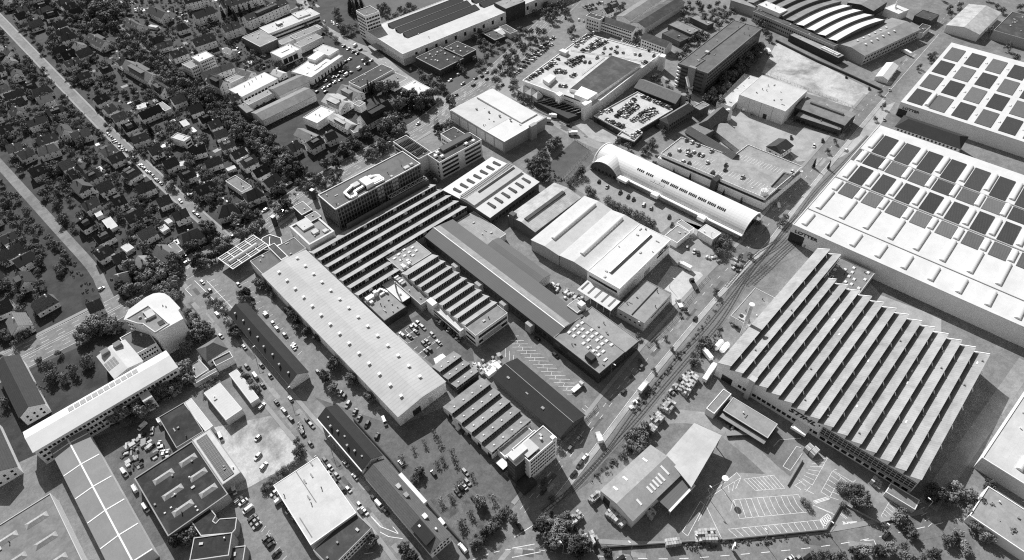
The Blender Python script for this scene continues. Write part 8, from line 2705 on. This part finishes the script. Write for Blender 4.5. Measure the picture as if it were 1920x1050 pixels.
cars([(167.4, 158.3), (168.5, 173.7)], 'beside the dark skylight block', 90, None, DK)
rr_ang = math.degrees(math.atan2(RAIL_ST[4][1] - RAIL_ST[2][1], RAIL_ST[4][0] - RAIL_ST[2][0]))
cars([(243.7, 121), (194.7, 120.3), (176.1, 116.6), (110, 109.3), (106.2, 105.9), (132.3, 113.1), (139, 113.9), (133.3, 104.5), (128.5, 103.6), (122.8, 102.2), (454.5, 142.8)], 'on the railway road', rr_ang)
cars([(86.4, 101)], 'crossing the southern junction', 80, None, DK)
cars([(108.3, 60.3), (201, -13.6), (161.2, 10), (163.9, 7.8), (167.6, 5.1)], 'along the southern road', 170)
cars([(299.4, 245.3), (298.9, 237.3), (300.5, 226.7), (301.1, 219.9), (301.2, 215.3), (302, 206.9), (302.7, 201.1), (304, 186.9), (298.6, 180.4)], 'parked before the barrel hall', 25)
cars([(288.7, 160.6), (288.8, 155.3), (289.1, 152.4)], 'in the gravel court beside the white hall', 30)
cars([(337.7, 256), (339.2, 243.9), (344.7, 231.5), (351.8, 234.7), (340.4, 224.4), (341.7, 208.7), (344.9, 242.9), (345.9, 172.1), (336.7, 327.4), (335, 308.9)], 'along the hall street', 100)
cars([(365.2, 142.9)], 'turning beside the parking deck store', 40, 'van', WH)
cars([(358.3, 221.9), (362.7, 217.5), (358.4, 214.9), (358.4, 212.6), (363.7, 213), (363.7, 208.4), (364.7, 206.3), (349.4, 211.6), (350.4, 207.2), (359.9, 198.7), (348.8, 223.5), (372, 221), (372.4, 215.9), (373, 204.8), (371.4, 225.3), (353, 189.3), (366.3, 187.9), (361.5, 185.1), (362.9, 172), (391.6, 151.6)], 'on the parking deck store roof', 10, z=9.15, wheels=False)
cars([(549.3, 194.2), (545, 171.8), (554.9, 159.6), (446.9, 217.7), (440.2, 179), (510.7, 142), (442.8, 161.8), (452.6, 160.4)], 'near the sandy lot and market hall', 30)
carrow([(359.2, 396.9), (420.9, 412.5)], 24, 'in the avenue-side row below the retail centre', .9)
carrow([(378.4, 407), (434.5, 420.8)], 22, 'in the outer avenue-side row', .75)
D = 9.95
carrow([(348.3, 370.2), (368.3, 371.5)], 7, 'on the near corner of the retail roof', .9, D)
carrow([(372.2, 362.8), (382.3, 357)], 6, 'on the near corner of the retail roof', .9, D)
carrow([(377.6, 365), (378.3, 354.8)], 5, 'on the near corner of the retail roof', .9, D)
carrow([(378.5, 373.8), (392.2, 376.1)], 5, 'on the left side of the retail roof', .7, D)
carrow([(389.2, 366), (410.7, 363.6)], 8, 'in the middle rows of the retail roof', .9, D)
carrow([(394.4, 367.2), (405.8, 365.3)], 5, 'in the middle rows of the retail roof', .9, D)
carrow([(376.7, 347.1), (384.5, 348.4)], 3, 'in the middle rows of the retail roof', 1, D)
carrow([(360.7, 345.3), (363.8, 339.2)], 4, 'in the middle rows of the retail roof', 1, D)
carrow([(416.4, 380.1), (444.4, 385.1)], 10, 'in the far rows of the retail roof', .9, D)
carrow([(414.3, 370.1), (442.8, 374)], 12, 'in the far rows of the retail roof', .95, D)
carrow([(418.4, 367.6), (444.5, 366.8)], 12, 'in the far rows of the retail roof', .9, D)
cars([(448.1, 386.9), (432.4, 359.9), (436.9, 356.2), (442.8, 354.4), (435.2, 350.1), (434.6, 347.3), (438.2, 343.5), (427.6, 348.8), (425.3, 355.2), (415.7, 353.4), (443.5, 334.6), (444.5, 330.2), (455.2, 341.4), (456.4, 329.7), (451.9, 320.8), (454.4, 358.2), (429.7, 328.9), (403.5, 356.1), (405.4, 352.5)], 'scattered on the far retail roof', 20, z=D, wheels=False)
carrow([(434.5, 319), (439.9, 318.3)], 3, 'at the far wall of the retail roof', 1, D)
carrow([(475, 359.7), (476, 349.5)], 6, 'parked behind the retail roof', 1)
D2 = 5.15
carrow([(69, 578.1), (73.7, 470.9)], 16, 'parked along the straight residential street', .55, ang=hs_ang)
carrow([(37.7, 199.9), (37.8, 153.1)], 16, 'on the main street beside the gabled blocks', .6, ang=90, wheels=True)
carrow([(42, 219.1), (37.7, 206.1)], 7, 'on the main street beside the gabled blocks', .6, ang=90, wheels=True)
carrow([(66.2, 335.6), (65.2, 258.3)], 16, 'parked between main street and the long hall', .4, ang=90, wheels=True)
carrow([(388.7, 360), (404, 360.5)], 6, 'in the middle rows of the retail roof', .9, 9.95)
carrow([(421.6, 383.5), (445.5, 387.7)], 9, 'in the far rows of the retail roof', .9, 9.95)
carrow([(371.4, 371.5), (385.7, 372.9)], 6, 'on the left side of the retail roof', .9, 9.95)
carrow([(359, 371.7), (369.8, 373.1)], 5, 'on the near corner of the retail roof', 1, 9.95)
carrow([(369.4, 287.9), (394.6, 292.9)], 10, 'in the left rows of the lower deck', .9, 5.15)
carrow([(378.8, 270.3), (394.2, 273.5)], 6, 'in the right rows of the lower deck', .9, 5.15)
carrow([(363.3, 286.1), (388.5, 290.5)], 10, 'in the left rows of the lower deck', .95, D2)
carrow([(367.3, 282), (388.8, 284.6)], 10, 'in the left rows of the lower deck', .95, D2)
carrow([(367.3, 274), (392.8, 275)], 11, 'in the right rows of the lower deck', .95, D2)
carrow([(371.6, 268.3), (392.7, 269.6)], 9, 'in the right rows of the lower deck', .9, D2)
carrow([(401, 292), (403.3, 264.2)], 12, 'along the far wall of the lower deck', .95, D2)
carrow([(355.8, 289.7), (357.2, 272.7)], 9, 'along the near wall of the lower deck', .9, D2)
carrow([(358.5, 299.1), (370.1, 295.4)], 5, 'by the stair of the lower deck', .9, D2)
carrow([(350.9, 260.1), (362.2, 259.9)], 5, 'on the low corner of the lower deck', .9, D2)
carrow([(379.6, 258.3), (390.8, 260.1)], 4, 'beside the brick block', .9)
cars([(283.3, 548.7), (283.5, 541.1), (283.7, 533.6), (284.1, 527.7), (290.6, 531.9), (273.8, 524.2), (268.5, 522.7), (281, 513.3), (279.2, 506.5), (286.1, 508), (254.6, 509.9), (256.9, 509.2), (246, 507.3), (249.1, 505.7), (237.3, 506.5), (241.4, 499.1), (247.6, 499.1), (235.1, 497.6), (226.8, 504.6), (229.5, 497.2), (222.5, 496.6), (227.8, 491.2), (261.3, 503)], 'in the lorry yard by the white stores', 10)
cars([(255.3, 502.5), (291.5, 542), (270.2, 503.8)], 'in the lorry yard by the white stores', 20, 'van', WH)
cars([(298.1, 606.2), (303.2, 600.8), (303, 590.7), (295.9, 627.6), (301.6, 469.6), (302.2, 595.6)], 'along the upper street', 60)
cars([(344.7, 416.8), (337.4, 414.6), (337.2, 408.3), (322.7, 409), (317.8, 417.3), (302.1, 407.3), (313.7, 429.4), (253.4, 395.9), (254.2, 412.9), (325, 432.2), (350.9, 405.4), (354.8, 406.3), (357.2, 405.5), (339.8, 391.5), (331.1, 416.2)], 'on the wide avenue crossing', av_ang)
cars([(206.4, 427.7), (205.7, 421.9), (371.2, 457), (370.4, 448.7)], 'in the small yards along the avenue', 40)
carrow([(494.8, 443), (517.4, 436.7)], 9, 'among trees at the top edge', .8)
carrow([(493.2, 436.1), (505.7, 431.5)], 6, 'among trees at the top edge', .8)
cars([(473, 428), (474.1, 422.8), (466.2, 439.3), (438.1, 401.9), (420.2, 417)], 'on the avenue beyond the retail centre', 40)
cars([(203.7, 736), (204.3, 724.4), (204.8, 730.4), (136.5, 721.2), (108.1, 709.1), (210.6, 567.2), (208.3, 608.5), (210.2, 617.5), (222.3, 627.6)], 'parked among the apartment blocks', 30)


CAR_LIST.sort(key=lambda c: c[0])
n_car = 0
rest = []
for c in CAR_LIST:
    if c[5] != 'van':
        n_car += 1
    if n_car <= 300 or c[5] == 'van':
        build_car(*c[1:])
    else:
        rest.append(c)
print('cars', len(CAR_LIST), 'joined', len(rest))
if rest:
    mb = MB()
    tn = {'white': 0, 'silver': 1, 'grey': 2, 'dark grey': 3, 'black': 3}
    for _, x, y, rz, where, kind, (nm, v), z, _w in rest:
        for me, m in ((CARM[kind][0], tn[nm]), (CARM[kind][1], 4)):
            n0 = len(mb.v)
            ca, sa = math.cos(rz), math.sin(rz)
            mb.v += [(x + p.co.x * ca - p.co.y * sa, y + p.co.x * sa + p.co.y * ca, z + p.co.z) for p in me.vertices]
            for pl in me.polygons:
                mb.f.append(tuple(n0 + k for k in pl.vertices))
                mb.m.append(m)
    for nm, v in (('white', .8), ('silver', .42), ('grey', .16), ('black', .025)):
        M['p_' + nm] = mat(nm + '_car_paint', v, rough=.35, noise=.02, fine=0, spec=.5, coat=.4)
    o = link('distant_cars', mb.mesh('distant_cars', ['p_white', 'p_silver', 'p_grey', 'p_black', 'glass']), kind='stuff')
    tag(o, 'crowd of smallest parked cars in the far lots and decks', 'cars')


# --- lorries
def truck(x, y, rz, label, ln=9.0, h=3.4, box='edge', cab='frame', low=False):
    t = thing('lorry', label, 'lorry', (x, y, .07), rz)
    mb = MB()
    mb.box(-ln / 2, ln / 2 - 2.3, -1.25, 1.25, 1.0, h if not low else 1.6, bottom=True)
    part('cargo_box', mb, box, t)
    mb = MB()
    loft(mb, [[(ln / 2 - 2.1, -1.2, .5), (ln / 2 - 2.1, -1.2, 2.9), (ln / 2 - 2.1, 1.2, 2.9), (ln / 2 - 2.1, 1.2, .5)], [(ln / 2 - .4, -1.2, .5), (ln / 2 - .4, -1.15, 2.8), (ln / 2 - .4, 1.15, 2.8), (ln / 2 - .4, 1.2, .5)], [(ln / 2, -1.15, .5), (ln / 2, -1.1, 1.6), (ln / 2, 1.1, 1.6), (ln / 2, 1.15, .5)]])
    part('cab', mb, cab, t)
    mb = MB()
    mb.slab([(ln / 2 - .36, -1.05, 2.75), (ln / 2 + .02, -1.05, 1.65), (ln / 2 + .02, 1.05, 1.65), (ln / 2 - .36, 1.05, 2.75)], .05)
    part('windscreen', mb, 'glass', t)
    for xx in (ln / 2 - 1.2, -ln / 2 + 1.2, -ln / 2 + 2.4):
        for s in (-1, 1):
            o = link('wheel', CARM['van'][2], t, (xx, s * 1.1, 0))
            o.scale = (1.5, 1.5, 1.5)
    return t


for (s, a, lb, kw) in (([(15.1, 372.3)], av_ang, 'long dark-sided lorry on the avenue by the curved office', dict(ln=13, box='dark', cab='edge')), ([(217.7, 92.5)], rr_ang + 3, 'white articulated lorry docked at the sawtooth hall corner', dict(ln=14)),
                       ([(185, 110.9)], rr_ang, 'white box lorry parked beside the tracks', dict(ln=8)), ([(273, 150.8)], 95, 'white lorry standing in the concrete truck court', dict(ln=9)), ([(246.3, 134.3)], 60, 'pale tipper lorry by the road fence', dict(ln=7, low=True)),
                       ([(264.6, 137.5)], 60, 'dark crane lorry by the road fence', dict(ln=9, box='dark', cab='dark', low=True)), ([(160.4, 135)], 0, 'white tow lorry with dark car in the marked lot', dict(ln=8, low=True)),
                       ([(541.2, 263.7)], 50, 'white lorry at the shaded end of the sandy lot', dict(ln=9)), ([(621, 177.2)], 70, 'white lorry parked by the pitched works', dict(ln=9)), ([(334.9, 326.5)], 120, 'white box lorry by the retail shop front', dict(ln=7)),
                       ([(327.2, 326.2)], 120, 'silver coach lorry beside the pale corner hall', dict(ln=8, box='frame')), ([(145.9, 106.8)], 60, 'white utility lorry on the railway road verge', dict(ln=6)), ([(226.6, 100.7)], 70, 'white container lorry beside the storage tanks', dict(ln=8)),
                       ([(328.6, 298.5)], 135, 'white lorry beside the fenced field', dict(ln=7)), ([(449, 227)], 40, 'white lorry beside the market annex', dict(ln=7)), ([(198.1, 60.2)], -40, 'long dark trailer with scrap beside the yard store', dict(ln=14, box='steel', low=True))):
    truck(s[0][0], s[0][1], R(a), lb, **kw)

# --- odds and ends in the yards
def boxes(q, n, label, sz=(1.2, 3.0), hz=(.8, 2.4), mats=('edge', 'frame', 'steel', 'dark', 'wood'), seed=1, name='stored_box'):
    r = random.Random(seed)
    A, B, C, D_ = [Vector(p) for p in q]
    for k in range(n):
        u, v = r.random(), r.random()
        p = (A * (1 - u) + B * u) * (1 - v) + (D_ * (1 - u) + C * u) * v
        m = r.choice(mats)
        mb = MB()
        a, b, h = r.uniform(*sz), r.uniform(*sz) * .7, r.uniform(*hz)
        mb.box(-a / 2, a / 2, -b / 2, b / 2, 0, h * .9)
        mb.box(-a / 2 + .1, a / 2 - .1, -b / 2 + .1, b / 2 - .1, h * .9, h)
        tn = {'edge': 'white', 'frame': 'pale', 'steel': 'grey', 'dark': 'dark', 'wood': 'wooden'}[m]
        tag(link(name, mb.mesh(name, m), None, (p.x, p.y, .06), r.choice((0, 0, .3, 1.2, 1.57))), tn + ' ' + label, 'box', label)


boxes([(129, 185.9), (145.5, 180.1), (141.6, 173.7), (128, 177)], 34, 'crate or machine in the jumbled heap by the dark shed', (1.2, 3.6), seed=2)
boxes([(131.3, 177.4), (142.9, 176.2), (142.2, 173.2), (131.1, 173.9)], 5, 'big container at the edge of the jumbled heap', (4, 6), (2, 2.8), ('edge',), seed=12, name='container')
boxes([(-32.8, 269.7), (-18.9, 270.1), (-18.9, 253.2), (-33.3, 250.9)], 46, 'building material stack in the materials yard', (1.0, 4.0), (.4, 1.4), ('steel', 'dark', 'dark', 'dark', 'steel', 'frame'), seed=3)
boxes([(193.7, 100.1), (209.5, 101.7), (208.9, 98.6), (193.2, 97.1)], 12, 'item stored between tracks and pallets', (1, 3), (.6, 1.6), ('steel', 'frame', 'dark', 'wood'), seed=21)
boxes([(293.4, 131.5), (302.6, 133.9), (301.1, 127.1), (292, 124.7)], 10, 'item stored by the concrete truck court fence', (1, 3), (.8, 1.8), ('steel', 'frame', 'dark'), seed=22)
boxes([(99.9, 165.5), (100.8, 159.2), (100.3, 154.3), (98.4, 158.3)], 6, 'skip beside the five-bay sawtooth shed', (2, 3.4), (1, 1.6), ('steel', 'edge', 'dark'), seed=23)
boxes([(206.1, 198.1), (206.6, 185.2), (201, 183.1), (201.7, 196.1)], 14, 'white bin in the service lane behind the ridged hall', (1.4, 2.4), (1.0, 1.8), ('edge', 'frame', 'steel'), seed=4)
boxes([(208.1, 189.9), (209.4, 177.9), (206.2, 170.6), (206.2, 182.6)], 12, 'crate in the service lane behind the ridged hall', (1.4, 3), (1, 2.2), seed=5)
boxes([(259.4, 110.5), (262.1, 102.3), (254.3, 98.8), (251.6, 105.8)], 8, 'machine part beside the chimney stack', (1.2, 2.6), (.8, 1.8), seed=6)
boxes([(198.5, 68.3), (199.1, 59.3), (196.8, 56.2), (197.1, 66.5)], 12, 'scrap piece behind the yard store', (1.2, 2.4), (.6, 1.6), ('steel', 'frame', 'dark'), seed=7)
boxes([(170.5, 107.7), (178.6, 110.1), (177.7, 107.5), (170.5, 106)], 7, 'white block on the verge beside the tracks', (1.2, 2.4), (.6, 1.4), ('edge', 'frame'), seed=8)
boxes([(289.4, 148.7), (294.5, 145.4), (294.8, 138.3), (290.9, 138.8)], 10, 'bright item in the court before the white hall', (1.2, 2.6), (.8, 1.6), ('edge', 'frame', 'steel'), seed=9)
boxes([(114.5, 200), (118.9, 200.2), (126.1, 199.7), (124.2, 200.9)], 3, 'white container beside the little sawtooth shed', (4, 5), (2, 2.4), ('edge',), seed=10, name='container')


# --- lamp posts
def lamp(x, y, label, h=9.0, a=0.0):
    t = thing('street_lamp', label, 'street lamp', (x, y, 0), a, 'street lamps')
    mb = MB()
    mb.cyl(0, 0, 0, h, .14, 6, r1=.08)
    part('post', mb, 'steel', t)
    mb = MB()
    mb.bar((0, 0, h), (1.6, 0, h + .3), .12)
    part('arm', mb, 'steel', t)
    mb = MB()
    mb.box(1.2, 2.4, -.25, .25, h + .2, h + .42, bottom=True)
    part('head', mb, 'edge', t)


def lamps(pts, lb, **k):
    for x, y in pts:
        lamp(x, y, lb, **k)


lamps([(252.9, 146.6), (302.6, 153.5), (357.9, 162.7), (212.5, 139.6), (180.4, 129.3), (410.1, 170.6), (484.7, 179.6)], 'slim street lamp along the railway road', a=-1.5)
lamps([(325.1, 229.2), (331.7, 174.5), (338.1, 149.5), (326.3, 200.8)], 'slim street lamp along the hall street', a=1.5)
lamps([(223.9, -20.1), (199.8, -13.3), (183.3, 3.6), (159.9, 21.8), (159.1, 49.8), (136.1, 40.7), (113, 58.6), (91.6, 79)], 'tall lamp along the southern road and parking lot', h=10, a=1.5)
lamps([(46.2, 313.2), (46.1, 273.8), (46.3, 236.1), (45.8, 196)], 'slim street lamp along the main street')
lamps([(171, 379.6), (215.1, 381.6), (266.6, 387.9), (133, 375.1), (88.9, 376.1)], 'slim street lamp along the avenue', a=-.8)
p_ = [(146.9, 29.2)][0]
t = thing('pylon_sign', 'white boxy pylon sign on the verge of the southern road', 'sign', (p_[0], p_[1], 0), .5)
mb = MB()
mb.box(-.9, .9, -.3, .3, 1.2, 6.5, bottom=True)
part('sign_box', mb, 'edge', t)
mb = MB()
mb.box(-.5, .5, -.2, .2, 0, 1.2)
part('foot', mb, 'steel', t)
p_ = [(167.9, 49.6)][0]
t = thing('round_sign', 'round white sign disc on a mast by the parking lot', 'sign', (p_[0], p_[1], 0), .2)
mb = MB()
mb.cyl(0, 0, 0, 9, .16, 8)
part('mast', mb, 'steel', t)
mb = MB()
mb.cyl(0, 0, 9, 9.5, 1.5, 16)
part('disc', mb, 'edge', t)
